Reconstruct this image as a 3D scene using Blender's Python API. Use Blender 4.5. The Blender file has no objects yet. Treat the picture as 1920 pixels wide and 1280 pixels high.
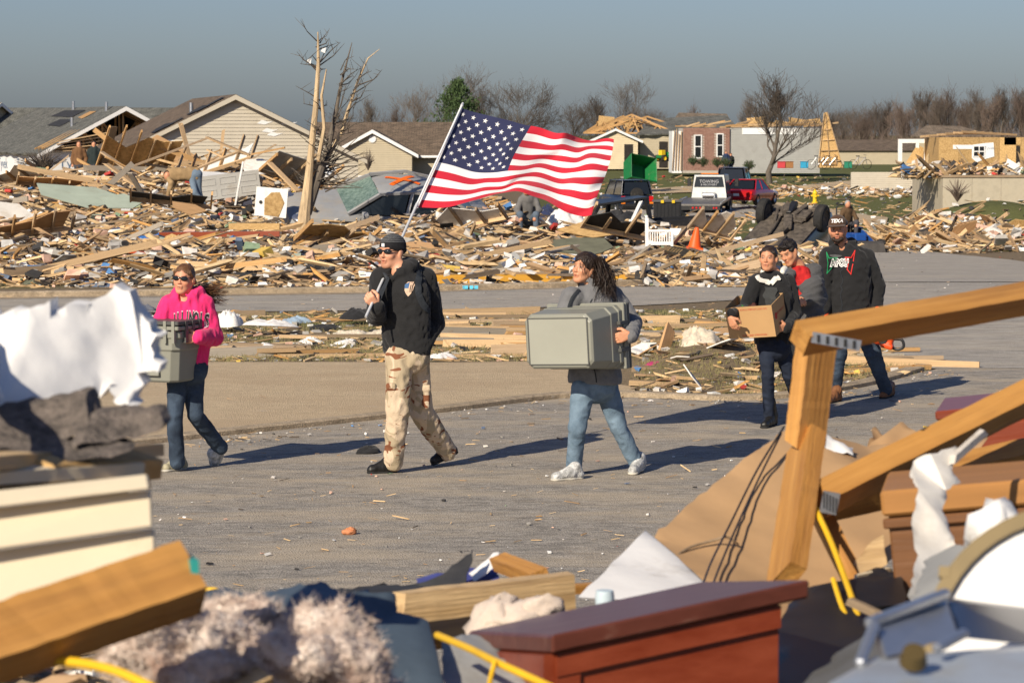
import bpy, bmesh, math, random
import numpy as np
from mathutils import Vector, Matrix, Euler
from mathutils.bvhtree import BVHTree
from mathutils import noise as mnoise

random.seed(7); np.random.seed(7)
S = bpy.context.scene
COL = S.collection
# ------------------------------------------------------------------ camera
FPX = 1920 * 100 / 36.0
CAMH = 2.55
PITCH = math.atan2(640 - 250, FPX)
cd = bpy.data.cameras.new('camera'); cam = bpy.data.objects.new('camera', cd); COL.objects.link(cam)
cd.lens = 100; cd.sensor_width = 36; cd.clip_start = 0.2; cd.clip_end = 5000
cam.location = (0, 0, CAMH); cam.rotation_euler = (math.pi / 2 - PITCH, 0, 0)
cd.dof.use_dof = True; cd.dof.focus_distance = 22.5; cd.dof.aperture_fstop = 13.0
S.camera = cam
# ------------------------------------------------------------------ sky and sun
SUN_EL = math.radians(30); SUN_DIR = Vector((-0.52, -0.854, 0)).normalized()
w = bpy.data.worlds.new('World'); S.world = w; w.use_nodes = True
nt = w.node_tree; nt.nodes.clear()
sky = nt.nodes.new('ShaderNodeTexSky'); sky.sky_type = 'NISHITA'; sky.sun_disc = False
sky.sun_elevation = SUN_EL; sky.sun_rotation = math.atan2(SUN_DIR.x, SUN_DIR.y)
sky.air_density = 1.0; sky.dust_density = 1.0; sky.ozone_density = 2.0
hsv = nt.nodes.new('ShaderNodeHueSaturation'); hsv.inputs['Saturation'].default_value = 1.0
bg = nt.nodes.new('ShaderNodeBackground'); bg.inputs[1].default_value = 0.063
wo = nt.nodes.new('ShaderNodeOutputWorld')
tint = nt.nodes.new('ShaderNodeMix'); tint.data_type = 'RGBA'; tint.blend_type = 'MULTIPLY'; tint.inputs[0].default_value = 1.0; tint.inputs[7].default_value = (.74, .83, 1.12, 1)
nt.links.new(sky.outputs[0], hsv.inputs['Color']); nt.links.new(hsv.outputs[0], tint.inputs[6]); nt.links.new(tint.outputs[2], bg.inputs[0]); nt.links.new(bg.outputs[0], wo.inputs[0])
sl = bpy.data.lights.new('sun', 'SUN'); sl.energy = 5.0; sl.angle = math.radians(0.5); sl.color = (1.0, 0.885, 0.71)
so = bpy.data.objects.new('sun', sl); COL.objects.link(so)
so.rotation_euler = (-Vector((SUN_DIR.x * math.cos(SUN_EL), SUN_DIR.y * math.cos(SUN_EL), math.sin(SUN_EL)))).to_track_quat('-Z', 'Y').to_euler()
so.location = (-10, -15, 12)
S.view_settings.view_transform = 'Standard'; S.view_settings.look = 'None'
S.view_settings.exposure = 0.27; S.view_settings.gamma = 1.0
S.cycles.max_bounces = 6; S.cycles.transparent_max_bounces = 12; S.cycles.use_denoising = True

# ------------------------------------------------------------------ pixel / world helpers
CP, SP = math.cos(PITCH), math.sin(PITCH)
def P(px, py, d):
    a = (px - 960) / FPX; b = (640 - py) / FPX
    s = d / (b * SP + CP)
    return Vector((a * s, d, CAMH + s * (b * CP - SP)))
def lerp(a, b, t): return a + (b - a) * t
def sstep(a, b, x):
    t = min(1, max(0, (x - a) / (b - a))); return t * t * (3 - 2 * t)
def interp(x, xs, ys): return float(np.interp(x, xs, ys))
RX = [0, 48, 65, 90, 140, 165, 205, 260, 600, 3000]; RZ = [0, 0, -.5, -1.1, -1.5, -1.4, -.55, -.4, -.4, -.4]
LX = [0, 48, 64, 95, 115, 130, 200, 600, 3000]; LZ = [0, 0, .3, .5, .1, -.6, -.6, -.4, -.4]
def gh(x, y):
    if y <= 48: return 0.0
    u = x / y
    t = sstep(-0.03, 0.035, u)
    return lerp(interp(y, LX, LZ), interp(y, RX, RZ), t)
MOUNDS = []   # x, y, rx, ry, height
def mh(x, y):
    s = 0
    for (mx, my, rx, ry, hh) in MOUNDS:
        q = ((x - mx) / rx) ** 2 + ((y - my) / ry) ** 2
        if q < 6: s += hh * math.exp(-q * 1.2)
    return s
def sh(x, y): return gh(x, y) + mh(x, y)
def XC(px, d, z=0.0):
    return (px - 960) / FPX * (d * CP + (CAMH - z) * SP)
def G(px, d):
    z = gh(XC(px, d), d); x = XC(px, d, z)
    return Vector((x, d, sh(x, d)))
def GF(px, py):           # pixel on the flat part of the ground
    a = (px - 960) / FPX; b = (640 - py) / FPX
    dy = b * SP + CP; dz = b * CP - SP
    s = -CAMH / dz
    return Vector((a * s, dy * s, 0))
for (px, d, rxx, ryy, hh) in [(120, 84, 4, 8, .6), (330, 80, 3.6, 8, .75), (470, 78, 2.6, 6, .5), (620, 66, 3, 5, .15), (60, 62, 3, 5, .25),
                           (880, 64, 3, 4, .25), (1040, 66, 3, 5, .5), (1180, 64, 2, 4, .3), (1310, 66, 2, 4, .35), (1430, 72, 2.2, 3, .1),
                           (1790, 93, 2.0, 4, .62), (1900, 90, 1.6, 3, .25), (1700, 94, 1.4, 3, .22), (1870, 112, 3.6, 4.5, 1.25), (800, 54, 3, 2, .12), (250, 53, 4, 2.5, .2)]:
    MOUNDS.append((XC(px, d), d, rxx, ryy, hh))
for (px, py, rxx, ryy, hh) in [(1310, 700, .8, 1.6, .28), (1420, 700, .9, 1.2, .12), (1250, 680, .8, 1.5, .1)]:
    p = GF(px, py); MOUNDS.append((p.x, p.y, rxx, ryy, hh))

# ------------------------------------------------------------------ scene graph helpers
def tag(o, label=None, cat=None, group=None, kind=None):
    if label: o['label'] = label
    if cat: o['category'] = cat
    if group: o['group'] = group
    if kind: o['kind'] = kind
    return o
def empty(name, loc=(0, 0, 0), rot=(0, 0, 0)):
    o = bpy.data.objects.new(name, None); COL.objects.link(o)
    o.location = loc; o.rotation_euler = rot; o.empty_display_size = 0.1
    return o
def link(name, me, mat=None, parent=None, loc=None, rot=None, scale=None):
    o = bpy.data.objects.new(name, me); COL.objects.link(o)
    if mat is not None:
        if not me.materials: me.materials.append(mat)
    if loc is not None: o.location = loc
    if rot is not None: o.rotation_euler = rot
    if scale is not None: o.scale = scale
    if parent is not None: o.parent = parent
    return o
def mesh(name, verts, faces, smooth=False):
    me = bpy.data.meshes.new(name)
    me.from_pydata([tuple(v) for v in verts], [], faces); me.update()
    if smooth: me.polygons.foreach_set('use_smooth', [True] * len(me.polygons))
    return me
def copy_tree(o, parent=None):
    c = o.copy(); COL.objects.link(c); c.parent = parent
    for ch in list(o.children): copy_tree(ch, c)
    return c

class MB:
    """collects boxes, tubes, prisms into one mesh"""
    def __init__(s): s.v = []; s.f = []; s.m = []; s.cm = 0; s.sm = []
    def add(s, vs, fs, smooth=False):
        o = len(s.v); s.v += [Vector(v) for v in vs]
        for f in fs: s.f.append(tuple(i + o for i in f)); s.m.append(s.cm); s.sm.append(smooth)
        return s
    def box(s, c, d, R=None):
        c = Vector(c); hx, hy, hz = d[0] / 2, d[1] / 2, d[2] / 2
        vs = [Vector((x, y, z)) for x in (-hx, hx) for y in (-hy, hy) for z in (-hz, hz)]
        if R is not None: vs = [R @ v for v in vs]
        return s.add([c + v for v in vs], [(0, 1, 3, 2), (4, 6, 7, 5), (0, 4, 5, 1), (2, 3, 7, 6), (0, 2, 6, 4), (1, 5, 7, 3)])
    def bx(s, x0, x1, y0, y1, z0, z1): return s.box(((x0 + x1) / 2, (y0 + y1) / 2, (z0 + z1) / 2), (x1 - x0, y1 - y0, z1 - z0))
    def beam(s, a, b, wd, th, up=Vector((0, 0, 1))):
        a = Vector(a); b = Vector(b); x = (b - a); L = x.length; x.normalize()
        y = up.cross(x)
        if y.length < 1e-4: y = Vector((1, 0, 0)).cross(x)
        y.normalize(); z = x.cross(y)
        R = Matrix((x, y, z)).transposed()
        return s.box((a + b) / 2, (L, wd, th), R)
    def tube(s, pts, rs, n=8, cap=True, smooth=True):
        pts = [Vector(p) for p in pts]
        if not hasattr(rs, '__len__'): rs = [rs] * len(pts)
        rings = []; up = None
        for i, p in enumerate(pts):
            t = (pts[min(i + 1, len(pts) - 1)] - pts[max(i - 1, 0)]).normalized()
            if up is None: up = Vector((0, 0, 1)) if abs(t.z) < .9 else Vector((1, 0, 0))
            a = t.cross(up)
            if a.length < 1e-5: a = t.cross(Vector((1, 0.3, 0)))
            a.normalize(); b = a.cross(t).normalized(); up = b
            rings.append([p + (a * math.cos(k * 2 * math.pi / n) + b * math.sin(k * 2 * math.pi / n)) * rs[i] for k in range(n)])
        vs = [v for r in rings for v in r]; fs = []
        for i in range(len(pts) - 1):
            for k in range(n):
                k2 = (k + 1) % n
                fs.append((i * n + k, i * n + k2, (i + 1) * n + k2, (i + 1) * n + k))
        s.add(vs, fs, smooth)
        if cap:
            s.add(rings[0], [tuple(range(n))[::-1]]); s.add(rings[-1], [tuple(range(n))])
        return s
    def cyl(s, a, b, r, n=16, r2=None, smooth=True): return s.tube([a, b], [r, r if r2 is None else r2], n, True, smooth)
    def lathe(s, c, prof, n=20, axis=None, smooth=True):
        c = Vector(c); R = Matrix.Identity(3) if axis is None else Vector(axis).normalized().to_track_quat('Z', 'Y').to_matrix()
        vs = [c + R @ Vector((r * math.cos(k * 2 * math.pi / n), r * math.sin(k * 2 * math.pi / n), z)) for (r, z) in prof for k in range(n)]
        fs = []
        for i in range(len(prof) - 1):
            for k in range(n):
                k2 = (k + 1) % n; fs.append((i * n + k, i * n + k2, (i + 1) * n + k2, (i + 1) * n + k))
        return s.add(vs, fs, smooth)
    def prism(s, poly, axis_from, axis_to):
        """poly: list of 3D points (planar); extruded by vector axis_to-axis_from"""
        e = Vector(axis_to) - Vector(axis_from); n = len(poly)
        vs = [Vector(p) for p in poly] + [Vector(p) + e for p in poly]
        fs = [tuple(range(n))[::-1], tuple(range(n, 2 * n))] + [(i, (i + 1) % n, n + (i + 1) % n, n + i) for i in range(n)]
        return s.add(vs, fs)
    def quadgrid(s, grid, smooth=True):
        nr = len(grid); nc = len(grid[0])
        vs = [v for r in grid for v in r]
        fs = [(i * nc + j, i * nc + j + 1, (i + 1) * nc + j + 1, (i + 1) * nc + j) for i in range(nr - 1) for j in range(nc - 1)]
        return s.add(vs, fs, smooth)
    def build(s, name, mat=None, parent=None, bevel=0, loc=None, rot=None, scale=None):
        me = bpy.data.meshes.new(name); me.from_pydata([tuple(v) for v in s.v], [], s.f); me.update()
        mats = mat if isinstance(mat, (list, tuple)) else [mat]
        for m_ in mats:
            if m_ is not None: me.materials.append(m_)
        me.polygons.foreach_set('material_index', s.m); me.polygons.foreach_set('use_smooth', s.sm)
        bm = bmesh.new(); bm.from_mesh(me); bmesh.ops.recalc_face_normals(bm, faces=bm.faces)
        if bevel > 0:
            es = [e for e in bm.edges if len(e.link_faces) == 2 and e.calc_face_angle(0) > 0.6]
            bmesh.ops.bevel(bm, geom=es, offset=bevel, segments=1, affect='EDGES', clamp_overlap=True)
        bm.to_mesh(me); bm.free()
        if any(s.sm): me.set_sharp_from_angle(angle=math.radians(38))
        return link(name, me, None, parent, loc, rot, scale)

# ------------------------------------------------------------------ materials
MATS = {}
def nd(nt, t, **kw):
    n = nt.nodes.new(t)
    for k, v in kw.items(): setattr(n, k, v)
    return n
def M(name, col, rough=.75, var=.18, scale=8.0, bump=0.0, metal=0.0, spec=.35, col2=None, stretch=(1, 1, 1), attr=False, rnd=0.0,
      bscale=None, coat=0, sss=0, dirt=None, dirt_amt=0.0, dirt_scale=3.0, alpha=1.0, trans=0, coord='Object', sheen=0):
    """procedural principled material: two-tone noise, optional bump, per-object random value shift, dirt patches"""
    if name in MATS: return MATS[name]
    m = bpy.data.materials.new(name); m.use_nodes = True; MATS[name] = m
    nt = m.node_tree; N = nt.nodes; L = nt.links; b = N['Principled BSDF']
    tc = nd(nt, 'ShaderNodeTexCoord'); mp = nd(nt, 'ShaderNodeMapping'); mp.inputs['Scale'].default_value = stretch
    L.new(tc.outputs[coord], mp.inputs[0])
    nz = nd(nt, 'ShaderNodeTexNoise'); nz.inputs['Scale'].default_value = scale; nz.inputs['Detail'].default_value = 5; nz.inputs['Roughness'].default_value = .62
    oi = nd(nt, 'ShaderNodeObjectInfo')
    ad = nd(nt, 'ShaderNodeVectorMath', operation='ADD')
    ml = nd(nt, 'ShaderNodeMath', operation='MULTIPLY'); ml.inputs[1].default_value = 37.0
    L.new(oi.outputs['Random'], ml.inputs[0]); L.new(mp.outputs[0], ad.inputs[0]); L.new(ml.outputs[0], ad.inputs[1]); L.new(ad.outputs[0], nz.inputs['Vector'])
    c = Vector(col[:3])
    ca = c * (1 - var); cb = Vector(col2[:3]) if col2 else c * (1 + var)
    mx = nd(nt, 'ShaderNodeMix', data_type='RGBA'); 
    mr = nd(nt, 'ShaderNodeMapRange'); mr.inputs[1].default_value = .3; mr.inputs[2].default_value = .7
    L.new(nz.outputs[0], mr.inputs[0]); L.new(mr.outputs[0], mx.inputs[0])
    mx.inputs[6].default_value = (*ca, 1); mx.inputs[7].default_value = (*cb, 1)
    out = mx.outputs[2]
    if attr:
        at = nd(nt, 'ShaderNodeVertexColor', layer_name='Col'); m2 = nd(nt, 'ShaderNodeMix', data_type='RGBA', blend_type='MULTIPLY'); m2.inputs[0].default_value = 1
        L.new(at.outputs[0], m2.inputs[6]); L.new(out, m2.inputs[7]); out = m2.outputs[2]
    if rnd:
        hs = nd(nt, 'ShaderNodeHueSaturation'); r2 = nd(nt, 'ShaderNodeMapRange'); r2.inputs[3].default_value = 1 - rnd; r2.inputs[4].default_value = 1 + rnd
        L.new(oi.outputs['Random'], r2.inputs[0]); L.new(r2.outputs[0], hs.inputs['Value']); L.new(out, hs.inputs['Color']); out = hs.outputs[0]
    if dirt_amt:
        nz2 = nd(nt, 'ShaderNodeTexNoise'); nz2.inputs['Scale'].default_value = dirt_scale; nz2.inputs['Detail'].default_value = 8; nz2.inputs['Roughness'].default_value = .7
        L.new(ad.outputs[0], nz2.inputs['Vector'])
        r3 = nd(nt, 'ShaderNodeMapRange'); r3.inputs[1].default_value = .62 - dirt_amt * .3; r3.inputs[2].default_value = .72; r3.inputs[4].default_value = min(1, .35 + dirt_amt)
        L.new(nz2.outputs[0], r3.inputs[0])
        m3 = nd(nt, 'ShaderNodeMix', data_type='RGBA'); L.new(r3.outputs[0], m3.inputs[0]); L.new(out, m3.inputs[6]); m3.inputs[7].default_value = (*(dirt or (.25, .2, .14)), 1); out = m3.outputs[2]
    L.new(out, b.inputs['Base Color'])
    b.inputs['Roughness'].default_value = rough; b.inputs['Metallic'].default_value = metal; b.inputs['Specular IOR Level'].default_value = spec
    if coat: b.inputs['Coat Weight'].default_value = coat; b.inputs['Coat Roughness'].default_value = .15
    if sss: b.inputs['Subsurface Weight'].default_value = sss; b.inputs['Subsurface Radius'].default_value = (.012, .004, .002)
    if sheen: b.inputs['Sheen Weight'].default_value = sheen
    if trans: b.inputs['Transmission Weight'].default_value = trans
    if bump:
        nb = nd(nt, 'ShaderNodeTexNoise'); nb.inputs['Scale'].default_value = bscale or scale * 3; nb.inputs['Detail'].default_value = 6
        L.new(ad.outputs[0], nb.inputs['Vector'])
        bp = nd(nt, 'ShaderNodeBump'); bp.inputs['Strength'].default_value = min(1, bump); bp.inputs['Distance'].default_value = .02
        L.new(nb.outputs[0], bp.inputs['Height']); L.new(bp.outputs[0], b.inputs['Normal'])
    return m

PINE = M('fresh pine', (.52, .34, .17), .7, .25, 3, .3, stretch=(.6, 9, 9), rnd=.35, col2=(.66, .46, .26), dirt_amt=.5, dirt=(.26, .18, .11), dirt_scale=2.5)
PINE2 = M('orange pine', (.48, .27, .1), .65, .25, 3, .25, stretch=(.6, 9, 9), rnd=.3, col2=(.6, .36, .15), dirt_amt=.4, dirt=(.22, .13, .07), dirt_scale=2.5)
PINE3 = M('weathered wood', (.33, .23, .14), .85, .25, 3, .3, stretch=(.6, 9, 9), rnd=.35, col2=(.42, .31, .2))
PINE4 = M('grey wood', (.3, .26, .21), .9, .2, 3, .3, stretch=(.6, 9, 9), rnd=.3)
OSB = M('strand board', (.5, .3, .11), .8, .35, 14, .4, col2=(.62, .41, .18), rnd=.2)
PLY = M('plywood', (.45, .27, .13), .75, .2, 3, .15, stretch=(1, 7, 7), rnd=.25)
WHITE = M('white paint', (.72, .71, .68), .55, .06, 4, .1, dirt_amt=.25, dirt=(.4, .35, .28), rnd=.1)
DRYW = M('drywall', (.62, .59, .54), .9, .1, 5, .15, dirt_amt=.4, dirt=(.36, .29, .21), rnd=.2)
SAGE = M('sage board', (.33, .38, .31), .85, .1, 4, .15, dirt_amt=.2, rnd=.1)
GREYB = M('grey board', (.3, .3, .29), .85, .15, 4, .2, dirt_amt=.35, dirt=(.2, .17, .13), rnd=.35)
TAR = M('black felt', (.03, .03, .032), .8, .3, 6, .3, rnd=.3)
REDW = M('red brown stain', (.26, .055, .02), .35, .2, 3, .1, stretch=(.6, 8, 8), spec=.5)
CARD = M('cardboard', (.42, .26, .13), .85, .1, 3, .12, rnd=.08)
PINKI = M('insulation', (.68, .47, .38), .95, .2, 7, .8, col2=(.8, .66, .54), bscale=30, rnd=.1)
SKIN = M('skin', (.56, .31, .2), .5, .07, 9, .05, attr=True, sss=.08, spec=.4)
METAL = M('bare metal', (.55, .56, .58), .3, .1, 6, .1, metal=.9, dirt_amt=.2)
BLACKP = M('black plastic', (.02, .02, .021), .45, .2, 8, .1)
GLASSD = M('dark glass', (.012, .015, .018), .08, .1, 3, spec=.6)
RUBBER = M('tyre rubber', (.022, .021, .02), .85, .3, 10, .4, dirt_amt=.3, dirt=(.12, .1, .08))
CHROME = M('chrome', (.75, .76, .78), .12, .05, 5, .06, metal=1.0)
# ------------------------------------------------------------------ ground, roads
def ground_mat():
    m = bpy.data.materials.new('ground soil and grass'); m.use_nodes = True; nt = m.node_tree; L = nt.links; b = nt.nodes['Principled BSDF']
    tc = nd(nt, 'ShaderNodeTexCoord')
    n1 = nd(nt, 'ShaderNodeTexNoise'); n1.inputs['Scale'].default_value = .35; n1.inputs['Detail'].default_value = 6
    n2 = nd(nt, 'ShaderNodeTexNoise'); n2.inputs['Scale'].default_value = 9; n2.inputs['Detail'].default_value = 8; n2.inputs['Roughness'].default_value = .7
    at = nd(nt, 'ShaderNodeVertexColor', layer_name='Col')
    L.new(tc.outputs['Object'], n1.inputs[0]); L.new(tc.outputs['Object'], n2.inputs[0])
    soil = nd(nt, 'ShaderNodeMix', data_type='RGBA'); soil.inputs[6].default_value = (.1, .075, .045, 1); soil.inputs[7].default_value = (.3, .23, .15, 1); L.new(n2.outputs[0], soil.inputs[0])
    gr = nd(nt, 'ShaderNodeMix', data_type='RGBA'); gr.inputs[6].default_value = (.062, .078, .026, 1); gr.inputs[7].default_value = (.17, .165, .066, 1); L.new(n2.outputs[0], gr.inputs[0])
    ad = nd(nt, 'ShaderNodeMath', operation='ADD'); L.new(at.outputs[0], ad.inputs[0]); L.new(n1.outputs[0], ad.inputs[1])
    mr = nd(nt, 'ShaderNodeMapRange'); mr.inputs[1].default_value = .85; mr.inputs[2].default_value = 1.05; L.new(ad.outputs[0], mr.inputs[0])
    mx = nd(nt, 'ShaderNodeMix', data_type='RGBA'); L.new(mr.outputs[0], mx.inputs[0]); L.new(soil.outputs[2], mx.inputs[6]); L.new(gr.outputs[2], mx.inputs[7])
    L.new(mx.outputs[2], b.inputs['Base Color']); b.inputs['Roughness'].default_value = .95; b.inputs['Specular IOR Level'].default_value = .1
    bp = nd(nt, 'ShaderNodeBump'); bp.inputs['Strength'].default_value = .8; bp.inputs['Distance'].default_value = .05; L.new(n2.outputs[0], bp.inputs['Height']); L.new(bp.outputs[0], b.inputs['Normal'])
    return m
def setcol(me, cols):
    ca = me.color_attributes.new('Col', 'FLOAT_COLOR', 'POINT')
    a = np.ones((len(me.vertices), 4), np.float32); a[:, :3] = np.asarray(cols, np.float32).reshape(len(me.vertices), -1)[:, :3] if np.ndim(cols) > 1 else np.repeat(np.asarray(cols, np.float32)[:, None], 3, 1)
    ca.data.foreach_set('color', a.ravel())
def make_ground():
    ys = list(np.arange(2, 16, 2)) + list(np.arange(16, 34, .4)) + list(np.arange(34, 110, .8)) + list(np.arange(110, 260, 3)) + [260, 300, 400, 600, 1000, 2000, 3500]
    vs = []; cols = []; us = []
    us = list(np.linspace(-.9, -.22, 12)) + list(np.linspace(-.2, .2, 101)) + list(np.linspace(.22, .9, 12))
    for y in ys:
        for u in us:
            x = u * max(y, 8); z = sh(x, y)
            vs.append((x, y, z))
            g = 0.0
            px = 960 + u * FPX
            if y > 100 and px > 1000: g = .75
            if 85 < y < 170 and px > 1580: g = .75
            if y > 170: g = .7
            if 30 < y < 41.5 and -3.5 < x < 5: g = .42
            if 46 < y < 56: g = .36
            cols.append(g)
    nc = len(us); fs = [(i * nc + j, i * nc + j + 1, (i + 1) * nc + j + 1, (i + 1) * nc + j) for i in range(len(ys) - 1) for j in range(nc - 1)]
    me = mesh('ground', vs, fs, True); setcol(me, cols)
    o = link('ground', me, ground_mat()); tag(o, kind='structure')
make_ground()

def road_mat(name, c0, c1, dust, streak=(.55, 1.35, 1), rot=0.0, amt=.5, mc=1.0):
    m = bpy.data.materials.new(name); m.use_nodes = True; nt = m.node_tree; L = nt.links; b = nt.nodes['Principled BSDF']
    tc = nd(nt, 'ShaderNodeTexCoord')
    mp = nd(nt, 'ShaderNodeMapping'); mp.inputs['Rotation'].default_value = (0, 0, rot); mp.inputs['Scale'].default_value = streak; L.new(tc.outputs['Object'], mp.inputs[0])
    fine = nd(nt, 'ShaderNodeTexNoise'); fine.inputs['Scale'].default_value = 38; fine.inputs['Detail'].default_value = 8; fine.inputs['Roughness'].default_value = .8; L.new(tc.outputs['Object'], fine.inputs[0])
    big = nd(nt, 'ShaderNodeTexNoise'); big.inputs['Scale'].default_value = 1.1; big.inputs['Detail'].default_value = 7; big.inputs['Roughness'].default_value = .65; L.new(mp.outputs[0], big.inputs[0])
    st = nd(nt, 'ShaderNodeTexNoise'); st.inputs['Scale'].default_value = 4.0; st.inputs['Detail'].default_value = 10; st.inputs['Roughness'].default_value = .75; L.new(mp.outputs[0], st.inputs[0])
    vo = nd(nt, 'ShaderNodeTexVoronoi'); vo.inputs['Scale'].default_value = 75; L.new(tc.outputs['Object'], vo.inputs[0])
    r0 = nd(nt, 'ShaderNodeMapRange'); r0.inputs[1].default_value = .3; r0.inputs[2].default_value = .7; L.new(fine.outputs[0], r0.inputs[0])
    a = nd(nt, 'ShaderNodeMix', data_type='RGBA'); a.inputs[6].default_value = (*c0, 1); a.inputs[7].default_value = (*c1, 1); L.new(r0.outputs[0], a.inputs[0])
    med = nd(nt, 'ShaderNodeTexNoise'); med.inputs['Scale'].default_value = 7; med.inputs['Detail'].default_value = 10; med.inputs['Roughness'].default_value = .78; L.new(mp.outputs[0], med.inputs[0])
    rm = nd(nt, 'ShaderNodeMapRange'); rm.inputs[1].default_value = .36; rm.inputs[2].default_value = .62; rm.inputs[3].default_value = 1 - .4 * mc; rm.inputs[4].default_value = 1 + .25 * mc; L.new(med.outputs[0], rm.inputs[0])
    am = nd(nt, 'ShaderNodeMix', data_type='RGBA', blend_type='MULTIPLY'); am.inputs[0].default_value = 1; L.new(a.outputs[2], am.inputs[6]); L.new(rm.outputs[0], am.inputs[7]); a = am
    vs_ = nd(nt, 'ShaderNodeMix', data_type='RGBA', blend_type='MULTIPLY'); vs_.inputs[0].default_value = .55; L.new(a.outputs[2], vs_.inputs[6]); 
    vr = nd(nt, 'ShaderNodeMapRange'); vr.inputs[3].default_value = .55; vr.inputs[4].default_value = 1.35; L.new(vo.outputs['Color'], vr.inputs[0])
    L.new(vr.outputs[0], vs_.inputs[7])
    r1 = nd(nt, 'ShaderNodeMapRange'); r1.inputs[1].default_value = .45; r1.inputs[2].default_value = .62; r1.inputs[4].default_value = amt; L.new(big.outputs[0], r1.inputs[0])
    d = nd(nt, 'ShaderNodeMix', data_type='RGBA'); d.inputs[7].default_value = (*dust, 1); L.new(r1.outputs[0], d.inputs[0]); L.new(vs_.outputs[2], d.inputs[6])
    r2 = nd(nt, 'ShaderNodeMapRange'); r2.inputs[1].default_value = .62; r2.inputs[2].default_value = .72; r2.inputs[4].default_value = .75; L.new(st.outputs[0], r2.inputs[0])
    e = nd(nt, 'ShaderNodeMix', data_type='RGBA'); e.inputs[7].default_value = (.5, .46, .4, 1); L.new(r2.outputs[0], e.inputs[0]); L.new(d.outputs[2], e.inputs[6])
    L.new(e.outputs[2], b.inputs['Base Color']); b.inputs['Roughness'].default_value = .9; b.inputs['Specular IOR Level'].default_value = .25
    bp = nd(nt, 'ShaderNodeBump'); bp.inputs['Strength'].default_value = .55; bp.inputs['Distance'].default_value = .012; L.new(vo.outputs[0], bp.inputs['Height']); L.new(bp.outputs[0], b.inputs['Normal'])
    return m
ASPH = road_mat('asphalt', (.19, .17, .143), (.42, .38, .325), (.47, .385, .275), rot=-.85, amt=.6)
ASPH2 = road_mat('far asphalt', (.29, .265, .23), (.42, .385, .335), (.47, .405, .315), (.3, 1.2, 1))
CONC = road_mat('concrete', (.47, .36, .225), (.54, .42, .27), (.41, .3, .185), (.5, 1, 1), amt=.55, mc=.3)
KERBM = road_mat('kerb concrete', (.36, .28, .19), (.45, .36, .25), (.3, .23, .15), (1, 1, 1), amt=.4)
def strip(name, A, B, mat, off, n=40, m=8, kind='structure', noise=0.0):
    """sheet between two polylines, draped on the ground"""
    A = [Vector(a).xy.to_3d() for a in A]; B = [Vector(b).xy.to_3d() for b in B]
    def at(Pl, t):
        L = [0]
        for i in range(1, len(Pl)): L.append(L[-1] + (Pl[i] - Pl[i - 1]).length)
        s = t * L[-1]
        for i in range(1, len(Pl)):
            if s <= L[i] + 1e-9: return Pl[i - 1].lerp(Pl[i], (s - L[i - 1]) / max(1e-9, L[i] - L[i - 1]))
        return Pl[-1]
    g = []
    for i in range(n + 1):
        a = at(A, i / n); b = at(B, i / n); r = []
        for j in range(m + 1):
            p = a.lerp(b, j / m)
            if noise and j in (0, m): p += Vector((mnoise.noise(Vector((i * .6, j, 3))), mnoise.noise(Vector((i * .6, j, 9))), 0)) * noise
            r.append(Vector((p.x, p.y, gh(p.x, p.y) + off)))
        g.append(r)
    o = MB().quadgrid(g).build(name, mat); tag(o, kind=kind); return o
def rib(name, A, w_, h_, mat):
    """kerb: raised bar following a polyline"""
    A = [Vector(a).xy.to_3d() for a in A]; mb = MB(); prof = [(0, 0), (0, h_ * .8), (w_ * .2, h_), (w_, h_), (w_, 0)]
    g = []
    for i, p in enumerate(A):
        t = (A[min(i + 1, len(A) - 1)] - A[max(0, i - 1)]).normalized(); n = Vector((-t.y, t.x, 0))
        g.append([Vector((p.x, p.y, gh(p.x, p.y) - .01)) + n * a + Vector((0, 0, b + .01)) for a, b in prof])
    o = mb.quadgrid(g, False).build(name, mat); tag(o, kind='structure'); return o
def smoothline(pts, n=6):
    pts = [Vector(p) for p in pts]; out = []
    for i in range(len(pts) - 1):
        p0 = pts[max(0, i - 1)]; p1 = pts[i]; p2 = pts[i + 1]; p3 = pts[min(len(pts) - 1, i + 2)]
        for k in range(n):
            t = k / n
            out.append(.5 * ((2 * p1) + (p2 - p0) * t + (2 * p0 - 5 * p1 + 4 * p2 - p3) * t * t + (3 * p1 - p0 - 3 * p2 + p3) * t ** 3))
    out.append(pts[-1]); return out
kerb_line = smoothline([Vector((-16, 8, 0)), Vector((-8, 17.5, 0)), GF(240, 838), GF(430, 817), GF(640, 795), GF(850, 772), GF(1050, 748), GF(1200, 746), GF(1350, 752), GF(1500, 745), GF(1640, 722), GF(1745, 692)])
strip('road', [Vector((-16, 2, 0))] * 2 + [Vector((30, 2, 0)), Vector((30, 27, 0))], kerb_line + [Vector((30, 31, 0))], ASPH, .006, 90, 24)
strip('road_junction', [GF(1745, 692), GF(1650, 655), GF(1560, 615), GF(1475, 558), GF(1420, 527)], [Vector((30, 30.9, 0)), Vector((30, 36, 0)), Vector((30, 40, 0)), Vector((30, 46, 0)), Vector((30, 50, 0))], ASPH2, .01, 20, 12)
strip('road_bend', [GF(1420, 527), G(1470, 60), G(1560, 80), G(1640, 97)], [Vector((30, 50, 0)), G(1990, 64), G(1900, 72), G(1700, 88)], ASPH2, .02, 30, 10, noise=.25)
strip('road_far', [GF(-400, 592), GF(0, 590), GF(700, 583), GF(1200, 574), GF(1475, 558)], [GF(-400, 566), GF(0, 562), GF(700, 552), GF(1200, 538), GF(1420, 527)], ASPH2, .012, 40, 6)
strip('verge_far', [GF(-400, 566), GF(0, 562), GF(700, 552), GF(1200, 538), GF(1420, 527)], [GF(-400, 553), GF(0, 550), GF(700, 540), GF(1200, 526), GF(1420, 516)], KERBM, .016, 40, 3, noise=.1)
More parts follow.
